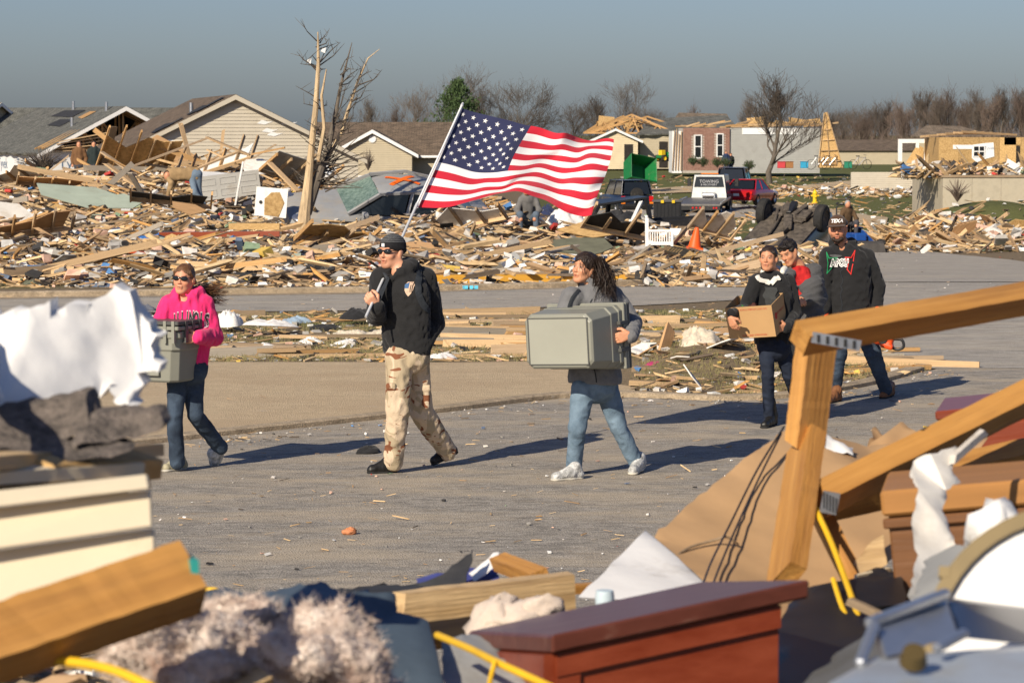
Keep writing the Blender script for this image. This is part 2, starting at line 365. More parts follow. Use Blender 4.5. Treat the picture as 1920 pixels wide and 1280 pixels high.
rib('kerb_far', [GF(px, py) for px, py in [(-400, 563), (0, 559), (350, 554), (700, 549), (1000, 542), (1200, 535), (1420, 524)]], .2, .1, KERBM)
strip('driveway', [GF(-500, 850), GF(60, 850), GF(240, 836), GF(430, 815), GF(640, 793), GF(850, 770), GF(1050, 746), GF(1190, 741)], [GF(-500, 684), GF(60, 683), GF(240, 682), GF(430, 682), GF(640, 682), GF(850, 683), GF(1050, 680), GF(1195, 683)], CONC, .022, 60, 10, noise=.04)
rib('kerb', kerb_line[6:], .16, .055, KERBM)
# ------------------------------------------------------------------ houses
def shingle_mat(name, c):
    m = M(name, c, .95, .3, 2.5, .5, col2=tuple(x * 1.45 for x in c), bscale=25)
    nt = m.node_tree; b = nt.nodes['Principled BSDF']; tc = nd(nt, 'ShaderNodeTexCoord')
    br = nd(nt, 'ShaderNodeTexBrick'); br.inputs['Scale'].default_value = 1; br.inputs['Brick Width'].default_value = .33; br.inputs['Row Height'].default_value = .14; br.inputs['Mortar Size'].default_value = .012
    br.inputs['Color1'].default_value = (.75, .75, .75, 1); br.inputs['Color2'].default_value = (1.15, 1.12, 1.1, 1); br.inputs['Mortar'].default_value = (.4, .4, .4, 1)
    nt.links.new(tc.outputs['UV'], br.inputs[0])
    src = b.inputs['Base Color'].links[0].from_socket
    mx = nd(nt, 'ShaderNodeMix', data_type='RGBA', blend_type='MULTIPLY'); mx.inputs[0].default_value = 1
    nt.links.new(src, mx.inputs[6]); nt.links.new(br.outputs[0], mx.inputs[7]); nt.links.new(mx.outputs[2], b.inputs['Base Color'])
    return m
SHB = shingle_mat('brown shingles', (.14, .105, .075)); SHG = shingle_mat('grey shingles', (.12, .122, .11)); SHT = shingle_mat('tan shingles', (.17, .135, .1))
SIDT = M('tan vinyl siding', (.5, .45, .36), .55, .05, 2, dirt_amt=.12, dirt=(.3, .25, .18))
SIDG = M('grey vinyl siding', (.32, .32, .3), .55, .06, 2, dirt_amt=.12, dirt=(.2, .18, .15))
SIDB = M('beige siding', (.42, .36, .25), .6, .05, 2, dirt_amt=.12, dirt=(.3, .25, .18))
WRAP = M('white house wrap', (.74, .74, .73), .6, .05, 3, .2, dirt_amt=.12, dirt=(.45, .4, .33))
BRICKC = M('brick wall', (.3, .15, .11), .9, .3, 9, .4, col2=(.36, .22, .17))
WINT = M('white window trim', (.75, .74, .72), .5, .04, 3)
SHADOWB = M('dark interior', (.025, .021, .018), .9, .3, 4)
INKB = M('printed blue ink', (.1, .16, .26), .7, .05, 3)

def uvplane(me, o, ux, uy):
    uv = me.uv_layers.new(name='UVMap'); o = Vector(o)
    for l in me.loops:
        p = me.vertices[l.vertex_index].co - o; uv.data[l.index].uv = (p.dot(ux), p.dot(uy))
def lap_siding(poly, course=.115, tilt=.028):
    """poly: convex outline in (x,z); clapboard courses in plane y=0 facing -y"""
    zs = [p[1] for p in poly]; z = min(zs); mb = MB(); n = len(poly)
    def ext(zz):
        xs = []
        for i in range(n):
            (x0, z0), (x1, z1) = poly[i], poly[(i + 1) % n]
            if (z0 - zz) * (z1 - zz) <= 0 and abs(z0 - z1) > 1e-6: xs.append(x0 + (x1 - x0) * (zz - z0) / (z1 - z0))
        return (min(xs), max(xs)) if len(xs) >= 2 else None
    while z < max(zs) - .02:
        z1 = min(z + course, max(zs)); a = ext(z + .001); b = ext(z1 - .001)
        if a and b:
            mb.add([(a[0], -tilt, z), (a[1], -tilt, z), (b[1], 0, z1), (b[0], 0, z1), (a[0], 0, z), (a[1], 0, z)], [(0, 1, 2, 3), (4, 5, 1, 0)])
        z += course
    return mb
def roof_slab(name, a, b, c, d, th, mat, parent, rag=0.0, seed=0):
    """a-b eave, d-c ridge; four points; ragged eave edge when rag>0"""
    a, b, c, d = map(Vector, (a, b, c, d)); rnd = random.Random(seed); n = 26 if rag else 2
    nrm = (b - a).cross(d - a).normalized() * th
    if nrm.z < 0: nrm = -nrm
    g = []
    for i in range(n + 1):
        t = i / n; e = a.lerp(b, t); r = d.lerp(c, t)
        if rag: e = e.lerp(r, rnd.random() * rag)
        g.append([e, e.lerp(r, .5), r])
    vs = [v for r in g for v in r]; k = len(vs); vs += [v - nrm for v in vs]
    fs = [(i * 3 + j, i * 3 + j + 1, i * 3 + j + 4, i * 3 + j + 3) for i in range(n) for j in range(2)]
    fs += [tuple(q + k for q in f[::-1]) for f in fs]
    fs += [(i * 3, i * 3 + 3, k + i * 3 + 3, k + i * 3) for i in range(n)] + [(i * 3 + 2, k + i * 3 + 2, k + i * 3 + 5, i * 3 + 5) for i in range(n)]
    fs += [(0, k, k + 1, 1), (1, k + 1, k + 2, 2), (n * 3, n * 3 + 1, k + n * 3 + 1, k + n * 3), (n * 3 + 1, n * 3 + 2, k + n * 3 + 2, k + n * 3 + 1)]
    me = mesh(name, vs, fs); uvplane(me, a, (b - a).normalized(), (d - a).normalized())
    return link(name, me, mat, parent)
def text_mesh(body, size, ext=.0, offset=0.0, shear=0.0, spacing=1.0):
    cu = bpy.data.curves.new('text', 'FONT'); cu.body = body; cu.size = size; cu.extrude = ext; cu.align_x = 'CENTER'; cu.align_y = 'CENTER'; cu.offset = offset; cu.shear = shear; cu.space_character = spacing
    cu.resolution_u = 2
    o = bpy.data.objects.new('text', cu); COL.objects.link(o)
    dg = bpy.context.evaluated_depsgraph_get(); me = bpy.data.meshes.new_from_object(o.evaluated_get(dg))
    bpy.data.objects.remove(o); bpy.data.curves.remove(cu); return me
def put_text(body, size, parent, loc, rot, mat, name='printed_lettering', **kw):
    me = text_mesh(body, size, **kw); me.materials.clear(); return link(name, me, mat, parent, loc, rot)

def gable_house(name, label, loc, yaw, W, L, eave, ridge, wallm, roofm, over=.35, rag=0, front='siding', trimm=WINT, course=.16, open_gable=False, grp=None):
    h = empty(name, loc, (0, 0, math.radians(yaw))); tag(h, label, 'house', grp)
    hw = W / 2; sl = (ridge - eave) / hw
    # side and back walls, gable wall
    for sx in (-1, 1):
        MB().bx(min(sx * hw, sx * (hw - .12)), max(sx * hw, sx * (hw - .12)), .12, L, -1.2, eave).build('side_wall', wallm, h)
    MB().prism([(-hw, L, -1.2), (hw, L, -1.2), (hw, L, eave), (0, L, ridge - .1), (-hw, L, eave)], (0, 0, 0), (0, .1, 0)).build('back_wall', wallm, h)
    if not open_gable:
        MB().prism([(-hw, .02, -1.2), (hw, .02, -1.2), (hw, .02, eave), (0, .02, ridge - .08), (-hw, .02, eave)], (0, 0, 0), (0, .1, 0)).build('gable_wall', wallm, h)
        lap_siding([(-hw, -1.2), (hw, -1.2), (hw, eave), (0, ridge - .08), (-hw, eave)], course).build('gable_siding', wallm, h)
    oe = over * sl
    for sx in (-1, 1):
        roof_slab('roof_slope', (sx * (hw + over), -over, eave - oe), (sx * (hw + over), L + over, eave - oe), (0, L + over, ridge), (0, -over, ridge), .12, roofm, h, rag, 3)
        mb = MB(); n_ = Vector((0, 0, -.13))
        mb.prism([Vector((sx * (hw + over), -over - .03, eave - oe - .02)), Vector((0, -over - .03, ridge - .02)), Vector((0, -over - .03, ridge - .24)), Vector((sx * (hw + over), -over - .03, eave - oe - .2))], (0, 0, 0), (0, .05, 0))
        mb.build('rake_board', trimm, h)
    return h

# tan house with the large gable
gp = P(440, 177, 128); sc = 128 / FPX
hA = gable_house('gable_house', 'tan sided house whose big front gable faces the debris field', (gp.x, 128, 0), 13, 11.2, 16, gp.z - 2.75, gp.z, SIDT, SHB, rag=.06, trimm=SIDT)
hA.location.z = 0
rz = gp.z
r_ = random.Random(5)
for i in range(7):   # torn house-wrap strips where siding blew off
    x = r_.uniform(-3.4, 4.0); z = r_.uniform(rz - 3.0, rz - 1.2)
    if abs(x) > (rz - z) * 2.0 - .6: x *= .4
    o = MB().prism([(x, -.032, z), (x + .35, -.032, z - .05), (x + .75, -.032, z + .1), (x + .5, -.032, z + .08), (x + .22, -.032, z + .16)], (0, 0, 0), (0, .01, 0)).build('torn_wrap', WRAP, hA)
wb = rz - 3.75
MB().bx(-2.3, 4.6, -.034, -.018, wb, wb + .55).build('house_wrap_band', WRAP, hA)
MB().bx(-5.2, -2.6, -.034, -.018, wb - .4, wb - .2).build('house_wrap_band', WRAP, hA)
for i, x in enumerate([-1.2, .6, 2.4, 4.0]): put_text('Tyvek', .55, hA, (x, -.038, wb + .27), (math.pi / 2, 0, 0), INKB)
for q in range(9):   # blown-off shingle patches on the visible left slope
    t = r_.uniform(.05, .7); s0 = r_.uniform(0, 1.0)
    a = Vector((-.05 - t * 5.4, s0, rz - t * 2.65 + .02)); e1 = Vector((-.6, 0, -.295)); e2 = Vector((0, r_.uniform(.8, 2), 0))
    MB().add([a, a + e1, a + e1 + e2, a + e2 * 1.2], [(0, 1, 2, 3)]).build('bare_felt_patch', TAR, hA, loc=(0, 0, .012))
for q, yy in enumerate((3.0,)): MB().cyl((-1.6, yy, rz - .9), (-1.6, yy, rz - .35), .1, 10).build('roof_vent', METAL, hA)

# grey-roofed house with its gable torn open
gp = P(233, 199, 146)
hB = gable_house('torn_gable_house', 'grey roofed house with torn open gable showing roof trusses', (gp.x, 146, 0), 24, 8.6, 17, gp.z - 2.25, gp.z, WRAP, SHG, open_gable=True, rag=.03)
rz = gp.z; ez = rz - 2.25
for k in range(3):
    mb = MB(); y = .25 + k * .7
    for sx in (-1, 1): mb.beam((sx * 4.25, y, ez + .02), (0, y, rz - .16), .05, .14)
    mb.beam((-4.25, y, ez + .06), (4.25, y, ez + .06), .05, .14)
    for xa, xb in ((-2.1, -1.1), (-1.1, 0), (0, 1.1), (1.1, 2.1)):
        za = ez + (1 - abs(xa) / 4.3) * 2.2 - .2; zb = ez + (1 - abs(xb) / 4.3) * 2.2 - .2
        mb.beam((xa, y, za if abs(xa) > abs(xb) else ez), (xb, y, ez if abs(xa) > abs(xb) else zb), .045, .1); mb.beam((xa, y, ez), (xa, y, za), .045, .1)
    mb.build('roof_truss', PINE2, hB)
MB().bx(-4.2, 4.2, .1, .2, -1.2, ez).build('gable_wall', WRAP, hB)
MB().prism([(-4.2, 3.2, ez), (4.2, 3.2, ez), (0, 3.2, rz - .2)], (0, 0, 0), (0, .08, 0)).build('attic_shade_sheet', SHADOWB, hB)  # near-black sheet stands in for the shade inside the torn gable
for k in range(5):
    a = Vector((-3.9 + r_.uniform(0, .7), -.1 - .1 * k, ez - .05 + .12 * k)); MB().beam(a, a + Vector((3.2 + r_.uniform(-1, .6), r_.uniform(-.3, .2), .1 + .1 * k)), .09, .045).build('loose_rafter', PINE, hB)
put_text('Tyvek', .8, hB, (-4.31, 4.2, ez - .75), (math.pi / 2, 0, -math.pi / 2), INKB); put_text('Tyvek', .8, hB, (-4.31, 8.2, ez - .75), (math.pi / 2, 0, -math.pi / 2), INKB)
put_text('Tyvek', .7, hB, (-2.6, .09, ez - .7), (math.pi / 2, 0, 0), INKB)
for (t, s0, e, mt) in [(.08, 6.0, 5.0, TAR), (.3, 5.0, 3.2, TAR), (.12, 3.4, 1.4, PINE2)]:
    a = Vector((-t * 4.3, s0, rz - t * 2.25 + .03)); MB().add([a, a + Vector((-.75, .1, -.39)), a + Vector((-.6, e, -.314)), a + Vector((0, e * .9, 0))], [(0, 1, 2, 3)]).build('bare_roof_patch', mt, hB)
for (t, s0) in [(.45, 3.0), (.1, 1.8), (.05, 9)]: MB().cyl((-t * 4.3, s0, rz - t * 2.25 - .1), (-t * 4.3, s0, rz - t * 2.25 + .45), .09, 8).build('roof_vent', METAL, hB)
# brown hip roof at the frame edge, dark grey roof between
gp = P(-5, 192, 185)
gable_house('brown_roof_house', 'plain brown shingled roof rising beyond the grey roofed house', (gp.x, 185, 0), 62, 11, 14, gp.z - 3.0, gp.z, SIDB, SHT)
gp = P(330, 203, 190)
gable_house('grey_roof_house', 'low dark grey roof seen between the two gabled houses', (gp.x + 3, 186, 0), 88, 9, 14, gp.z - 2.4, gp.z, SIDB, SHG)

# tan garage house behind the flag
gp = P(760, 229, 178); d_ = 178 / FPX
hC = empty('garage_house', (gp.x, 178, 0)); tag(hC, 'beige house with white trimmed garage gable and brown roof beyond wrecked sedan', 'house')
rz = gp.z; ez = rz - 2.1
roof_slab('roof_slope', (-5.5, -4.8, ez), (5.6, -4.8, ez), (4.6, 0, rz), (-5.5, 0, rz), .12, SHB, hC)
roof_slab('roof_slope', (-5.5, 4.8, ez), (5.6, 4.8, ez), (4.6, 0, rz), (-5.5, 0, rz), .12, SHB, hC)
MB().bx(-5.2, 5.2, -4.4, 4.4, -1.2, ez - .02).build('wall', SIDB, hC)
lap_siding([(-5.2, -1.2), (5.2, -1.2), (5.2, ez - .03), (-5.2, ez - .03)], .13).build('front_siding', SIDB, hC, loc=(0, -4.42, 0))
gz = rz - .5; gx = -1.7
lap_siding([(gx - 2.35, -1.2), (gx + 2.35, -1.2), (gx + 2.35, gz - 1.3), (gx, gz - .1), (gx - 2.35, gz - 1.3)], .13).build('garage_siding', SIDB, hC, loc=(0, -7.1, 0))
MB().bx(gx - 2.35, gx + 2.35, -7.08, -4.45, -1.2, gz - 1.3).build('garage_wall', SIDB, hC)
for sx in (-1, 1):
    roof_slab('garage_roof', (gx + sx * 2.75, -7.4, gz - 1.5), (gx + sx * 2.75, -2, gz - 1.5), (gx, -2, gz), (gx, -7.4, gz), .1, SHB, hC)
    MB().prism([(gx + sx * 2.75, -7.43, gz - 1.48), (gx, -7.43, gz + .02), (gx, -7.43, gz - .2), (gx + sx * 2.75, -7.43, gz - 1.68)], (0, 0, 0), (0, .05, 0)).build('rake_board', WINT, hC)
mb = MB(); mb.bx(gx - 1.6, gx + 1.6, -7.2, -7.12, -.1, .02); mb.bx(gx - 1.6, gx - 1.48, -7.2, -7.12, -1.2, -.1); mb.bx(gx + 1.48, gx + 1.6, -7.2, -7.12, -1.2, -.1); mb.build('garage_door_frame', WINT, hC)
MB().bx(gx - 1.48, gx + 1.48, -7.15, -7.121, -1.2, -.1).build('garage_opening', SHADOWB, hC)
MB().lathe((gx, -7.13, gz - .55), [(0, .06), (.2, .06), (.25, .0)], 20, (0, -1, 0)).build('gable_vent', WINT, hC)
MB().bx(2.2, 3.4, -4.47, -4.43, -1.0, .2).build('window', GLASSD, hC)
MB().bx(-5.45, 5.45, -4.95, -4.85, ez - .08, ez + .06).build('gutter', WINT, hC)

# house with roof trusses laid bare
d = 232; g0 = P(1245, 305, d); bz = g0.z
hD = empty('bare_truss_house', (g0.x, d, bz)); tag(hD, 'tan house with bare orange roof trusses and small front porch gable', 'house')
MB().bx(-2.0, 6.2, 0, 8, -.5, 2.35).build('wall', SIDB, hD)
lap_siding([(-2.0, -.5), (6.2, -.5), (6.2, 2.33), (-2.0, 2.33)], .14).build('front_siding', SIDB, hD, loc=(0, -.02, 0))
roof_slab('roof_slope', (-2.3, -.5, 2.3), (6.5, -.5, 2.3), (5.4, 5, 3.9), (-.6, 5, 3.6), .12, SHG, hD, .05, 4)
roof_slab('roof_slope', (.2, 3, 2.6), (6.5, 5, 2.3), (5.6, 7, 4.0), (1.6, 7, 4.1), .12, SHT, hD)
MB().bx(1.2, 2.2, -.08, -.041, .9, 2.0).build('window', GLASSD, hD); mb = MB(); mb.bx(1.1, 2.3, -.1, -.045, 2.0, 2.1); mb.bx(1.1, 2.3, -.1, -.045, .8, .9); mb.bx(1.1, 1.2, -.1, -.045, .9, 2.0); mb.bx(2.2, 2.3, -.1, -.045, .9, 2.0); mb.build('window_frame', WINT, hD)
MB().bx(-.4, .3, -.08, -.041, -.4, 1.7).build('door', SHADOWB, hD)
lap_siding([(-5.8, -.5), (-2.2, -.5), (-2.2, 1.9), (-4.0, 2.65), (-5.8, 1.9)], .14).build('porch_gable', M('cream siding', (.6, .5, .33), .6, .05, 2), hD, loc=(0, -1.5, 0))
MB().bx(-5.8, -2.2, -1.48, 3, -.5, 1.9).build('porch_wall', MATS['cream siding'], hD)
for sx in (-1, 1): roof_slab('porch_roof', (-4 + sx * 2.2, -1.8, 1.75), (-4 + sx * 2.2, 3, 1.75), (-4, 3, 2.75), (-4, -1.8, 2.75), .1, SHG, hD)
for sx in (-1, 1): MB().prism([(-4 + sx * 2.2, -1.84, 1.77), (-4, -1.84, 2.77), (-4, -1.84, 2.58), (-4 + sx * 2.2, -1.84, 1.58)], (0, 0, 0), (0, .05, 0)).build('rake_board', WINT, hD)
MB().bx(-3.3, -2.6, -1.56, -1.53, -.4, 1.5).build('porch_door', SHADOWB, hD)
r_ = random.Random(11)
for k in range(9):   # trusses stripped of their sheathing, leaning on one another
    x0 = -6.4 + r_.uniform(-.2, .8); x1 = x0 + r_.uniform(5.5, 8.6); y = 1.2 + k * .55; zp = 3.75 + r_.uniform(-.35, .2); xm = (x0 + x1) / 2 + r_.uniform(-.8, .8); mb = MB(); n = 7
    top = lambda x: 2.4 + (zp - 2.4) * (1 - abs(x - xm) / max(xm - x0, x1 - xm))
    mb.beam((x0, y, 2.4), (xm, y + .5, zp), .06, .13); mb.beam((xm, y + .5, zp), (x1, y, 2.4), .06, .13); mb.beam((x0, y, 2.4), (x1, y, 2.38), .06, .12)
    for i in range(1, n): xa = lerp(x0, x1, i / n); xb = lerp(x0, x1, (i + (.5 if i % 2 else -.5)) / n); mb.beam((xa, y, 2.42), (xb, y + .25, top(xb)), .05, .09)
    mb.build('roof_truss', PINE2, hD)
for k in range(2):
    x = -4.6 + k * 2.2; MB().box((x, 3.4 + .2 * k, 2.95 + r_.uniform(-.1, .35)), (1.3, 1.2, .03), Euler((r_.uniform(.5, .9), r_.uniform(-.15, .15), 0)).to_matrix()).build('roof_sheathing_panel', OSB, hD)

# brick and grey sided house without roof
d = 205; g0 = P(1368, 309, d); bz = g0.z
hE = empty('roofless_brick_house', (g0.x, d, bz)); tag(hE, 'roofless house with red brick front and grey sided wall', 'house')
wh = 2.62
def brick_panel(x0, x1, z0, z1, y, holes, parent):
    rng = random.Random(3); bh, bw = .095, .235; vs = MB()
    row = 0; z = z0
    while z < z1 - .02:
        x = x0 - (bw / 2 if row % 2 else 0)
        while x < x1:
            a, b = max(x, x0), min(x + bw - .014, x1)
            if b - a > .03 and not any(a < hx1 and b > hx0 and z < hz1 and z + bh > hz0 for hx0, hx1, hz0, hz1 in holes):
                vs.bx(a, b, y - rng.uniform(.012, .03), y + .02, z, z + bh - .014)
            x += bw
        z += bh; row += 1
    o = vs.build('brick_courses', BRICKC, parent); o['kind'] = 'stuff'
wins = [(-2.55, -2.0, .45, 2.15), (-.95, -.45, .55, 2.25)]
MB().bx(-3.35, -.03, .03, 6, -.6, wh).build('brick_wall_backing', M('mortar', (.4, .36, .31), .95, .1, 8), hE)
brick_panel(-3.35, 0, -.4, wh, .02, wins, hE)
for (x0, x1, z0, z1) in wins:
    wn = MB().bx(x0, x1, -.01, .026, z0, z1).build('window', GLASSD, hE); mb = MB()
    mb.bx(x0, x1, -.05, .0, z1 - .07, z1); mb.bx(x0, x1, -.05, .0, z0, z0 + .07); mb.bx(x0, x0 + .07, -.05, .0, z0 + .07, z1 - .07); mb.bx(x1 - .07, x1, -.05, .0, z0 + .07, z1 - .07); mb.bx(x0 + .07, x1 - .07, -.04, -.012, (z0 + z1) / 2 - .03, (z0 + z1) / 2 + .03); mb.build('window_frame', WINT, wn)
MB().bx(0, 6.5, .2, 6, -.6, wh).build('side_wall', SIDG, hE)
lap_siding([(0, -.6), (6.5, -.6), (6.5, wh), (0, wh - .02)], .12).build('grey_siding', SIDG, hE, loc=(0, .17, 0))
MB().bx(.9, 4.9, .1, .14, wh - .45, wh + .02).build('house_wrap_strip', WRAP, hE)
MB().bx(-4.1, -3.4, .5, 5, -.6, wh - .2).build('broken_corner_wall', WRAP, hE)
for i in range(4): MB().beam((-4.1 + .2 * i, .4, -.4), (-3.95 + .16 * i, .35, wh - r_.uniform(0, .5)), .05, .09, Vector((0, 1, 0))).build('wall_stud', PINE, hE)
for k in range(26):
    x = -3.9 + k * .4; a = Vector((x, .3 + r_.uniform(-.3, .3), wh + .05 + r_.uniform(0, .25))); b = a + Vector((r_.uniform(.8, 2.6), r_.uniform(-.4, .9), r_.uniform(-.05, .3)))
    MB().beam(a, b, .05, r_.uniform(.08, .14)).build('broken_rafter', PINE if k % 3 else PINE2, hE)
for k in range(5): MB().box((2 + k * 1.0, 1.2, wh + .3 + r_.uniform(0, .3)), (1.3, .8, .02), Euler((r_.uniform(.2, .9), r_.uniform(-.2, .2), 0)).to_matrix()).build('roof_sheathing_panel', OSB, hE)
# fallen gable leaning at the corner
gg = empty('fallen_gable_frame', (g0.x + 6.3, d - .6, bz)); tag(gg, 'tall triangular strand board gable frame leaning against grey sided wall', 'wall frame')
tri = [(0, 0, -.2), (1.75, 0, -.2), (.62, .25, 3.75), (.45, .25, 3.75)]
MB().prism(tri, (0, 0, 0), (0, .03, .0)).build('sheathing', OSB, gg)
for (a, b) in [((-.02, -.06, -.2), (.42, .19, 3.7)), ((1.77, -.06, -.2), (.64, .19, 3.8)), ((.85, -.06, -.1), (.56, .2, 3.4))] + [((.08 + .115 * k, -.06 + .06 * k, .25 + .75 * k), (1.64 - .25 * k, -.06 + .06 * k, .3 + .75 * k)) for k in range(4)]:
    MB().beam(a, b, .05, .1, Vector((0, 1, 0))).build('stud', PINE, gg)
mb = MB(); mb.bx(.35, 1.2, -.1, -.06, .0, .12); mb.bx(.3, .42, -.1, -.06, .0, .7); mb.bx(1.2, 1.32, -.1, -.06, .0, .7); mb.build('opening_frame', PINE2, gg)

# right-hand sheathed house
d = 172; g0 = P(1760, 303, d)
hF = empty('sheathed_house', (g0.x, d, g0.z)); tag(hF, 'strand board sheathed house with one white window and no siding', 'house')
MB().bx(0, 9, .05, 6, -.4, 1.45).build('wall', OSB, hF)
for k in range(6):
    x0 = k * 1.22; x1 = x0 + 1.2
    if k == 3: x1 = x0 + 1.0
    if k in (4,): continue
    MB().bx(x0, x1, -.0, .046, -.1, 1.45).build('sheathing_panel', OSB, hF)
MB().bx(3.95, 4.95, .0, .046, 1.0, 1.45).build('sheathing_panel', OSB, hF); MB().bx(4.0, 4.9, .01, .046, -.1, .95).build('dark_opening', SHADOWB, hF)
MB().bx(.85, 2.0, -.03, -.004, .75, 1.0).build('house_wrap_strip', WRAP, hF)
MB().prism([(2.0, -.012, .2), (2.3, -.012, -.05), (2.7, -.012, .12), (3.35, -.012, .3), (3.3, -.012, 1.15), (2.7, -.012, 1.1), (2.0, -.012, 1.0)], (0, 0, 0), (0, -.02, 0)).build('house_wrap_patch', WRAP, hF)
wn = MB().bx(2.12, 2.72, -.055, -.036, .3, .93).build('window', GLASSD, hF); mb = MB()
for zz in (.27, .58, .9): mb.bx(2.06, 2.78, -.075, -.05, zz, zz + .06)
for xx in (2.06, 2.4, 2.72): mb.bx(xx, xx + .05, -.08, -.045, .3, .93)
mb.build('window_frame', WINT, wn)
put_text('Tyvek', .24, hF, (3.05, -.036, .8), (math.pi / 2, 0, 0), INKB)
roof_slab('roof_remnant', (-1.2, 3.8, 1.5), (4.2, 4, 1.55), (2.2, 6, 2.15), (.1, 6, 2.2), .1, SHT, hF)
for k in range(6): a = Vector((-1 + k * .5, .8, 1.5 + .06 * k)); MB().beam(a, a + Vector((3.6, 1.5, .3 - .1 * k)), .06, .12).build('loose_rafter', PINE, hF)
hG = empty('broken_porch', (P(1690, 303, 178).x, 178, P(1690, 303, 178).z)); tag(hG, 'collapsed white doorway walls left of the strand board house', 'ruin')
mb = MB(); mb.bx(-.2, .05, 0, .2, 0, 1.15); mb.bx(.9, 1.1, 0, .2, 0, 1.15); mb.bx(-.2, 2.5, 0, .2, 1.15, 1.4); mb.build('door_frame', WRAP, hG)
MB().bx(1.1, 2.5, 1.5, 1.6, -.1, 1.15).build('back_wall', SIDB, hG)
MB().prism([(.6, -.4, -.1), (2.2, -.4, -.1), (1.5, .2, .55), (1.2, .2, .8)], (0, 0, 0), (0, .06, 0)).build('white_panel', WRAP, hG)
MB().prism([(.2, -.5, -.1), (1.3, -.5, -.1), (1.4, .1, .85), (1.0, .1, 1.05)], (0, 0, 0), (0, .05, 0)).build('strand_panel', OSB, hG)
# long low building beyond
g0 = P(1640, 300, 270)
hH = empty('long_low_house', (g0.x, 270, g0.z)); tag(hH, 'long low brown roof in front of the wood', 'house')
roof_slab('roof_slope', (-8, 0, .9), (12, 0, .9), (12, 5, 1.9), (-8, 5, 1.9), .1, SHB, hH); MB().bx(-7.8, 11.8, .2, 5, -.6, .9).build('wall', SIDB, hH)
# foundation wall at the right, with slab on top
a = P(1768, 333, 118); zt = a.z
hI = empty('foundation_wall', (a.x, 118, gh(a.x, 118))); tag(hI, 'pale concrete foundation wall left after its house blew away', 'wall')
zt -= hI.location.z
CONCW = M('foundation concrete', (.42, .37, .28), .9, .12, 3, .2, dirt_amt=.25, dirt=(.3, .25, .17))
MB().bx(0, 14, 0, .25, -.3, zt).build('wall_face', CONCW, hI); MB().bx(.0, 14, .26, 9, -.3, zt - .06).build('slab', CONCW, hI); MB().bx(-.05, 14, -.05, .3, zt + .001, zt + .1).build('sill_plate', PINE3, hI)
for k in range(1, 12): MB().bx(k * 1.2, k * 1.2 + .012, -.012, -.002, -.3, zt - .02).build('form_joint', PINE4, hI)
a = P(1560, 322, 178)
hJ = empty('low_sided_wall', (a.x, 178, gh(a.x, 178))); tag(hJ, 'low stretch of tan siding still standing below the strand board house', 'wall')
lap_siding([(1.2, 0), (6.8, 0), (6.8, 1.25), (1.2, 1.25)], .13).build('siding', SIDT, hJ); MB().bx(1.2, 6.8, .02, .3, -.3, 1.24).build('wall_core', SIDT, hJ)

# joined clapboards are too fine to pick apart
for o in list(COL.objects):
    if o.type == 'MESH' and o.parent and ('siding' in o.name or o.name.startswith('porch_gable')): o['kind'] = 'stuff'
# ------------------------------------------------------------------ trees
BARK = M('bark', (.12, .1, .08), .95, .3, 12, .5, stretch=(1, 1, .3), rnd=.25)
TWIG = M('twigs', (.13, .105, .085), .95, .3, 6, rnd=.3)
TWIGR = M('reddish twigs', (.15, .11, .088), .95, .25, 6, rnd=.25)
BARED = M('stripped wood', (.5, .37, .22), .75, .3, 8, .4, stretch=(2, 2, .3), dirt_amt=.35, dirt=(.17, .12, .08), dirt_scale=5)
def tree_segments(rng, H, spread, n1, n2, n3, n4, upright=.6, trunk_frac=.3, gnarl=.18):
    trunk = []; twigs = []
    def branch(p, dr, L, r, lvl):
        pts = [p]; rs = [r]; n = 5 if lvl < 2 else (4 if lvl == 2 else 3); d = Vector(dr)
        for i in range(n):
            d = (d + Vector((rng.gauss(0, gnarl), rng.gauss(0, gnarl), rng.gauss(.06, gnarl * .6)))).normalized()
            pts.append(pts[-1] + d * L / n); rs.append(r * (1 - (i + 1) / n * (.6 if lvl == 0 else .8)))
        (trunk if lvl < 2 else twigs).append((pts, rs, lvl))
        if lvl >= 4: return
        cnt = [n1, n2, n3, n4][lvl]
        for k in range(cnt):
            t = (trunk_frac + (1 - trunk_frac) * (k + rng.random() * .8) / cnt) if lvl == 0 else rng.uniform(.2, 1)
            i = min(n - 1, int(t * n)); q = pts[i].lerp(pts[i + 1], t * n - i)
            ang = rng.uniform(0, 6.283); ax = (pts[i + 1] - pts[i]).normalized()
            side = ax.orthogonal().normalized(); side.rotate(Matrix.Rotation(ang, 3, ax))
            el = rng.uniform(.35, .8) * spread
            nd_ = (ax * (1 - el * .5) + side * el + Vector((0, 0, upright * .4))).normalized()
            branch(q, nd_, L * (rng.uniform(.5, .75) if lvl else rng.uniform(.45, .7) * (1.15 - .5 * t)), rs[i] * rng.uniform(.45, .65), lvl + 1)
    branch(Vector((0, 0, -.2)), Vector((rng.gauss(0, .05), rng.gauss(0, .05), 1)), H * .78, H * .022, 0)
    return trunk, twigs
def seg_mesh(name, segs, sides, minr):
    mb = MB()
    for pts, rs, lvl in segs: mb.tube(pts, [max(r, minr) for r in rs], max(3, sides - lvl), False)
    me = bpy.data.meshes.new(name); me.from_pydata([tuple(v) for v in mb.v], [], mb.f); me.update(); me.polygons.foreach_set('use_smooth', [True] * len(me.polygons)); return me
TV = []
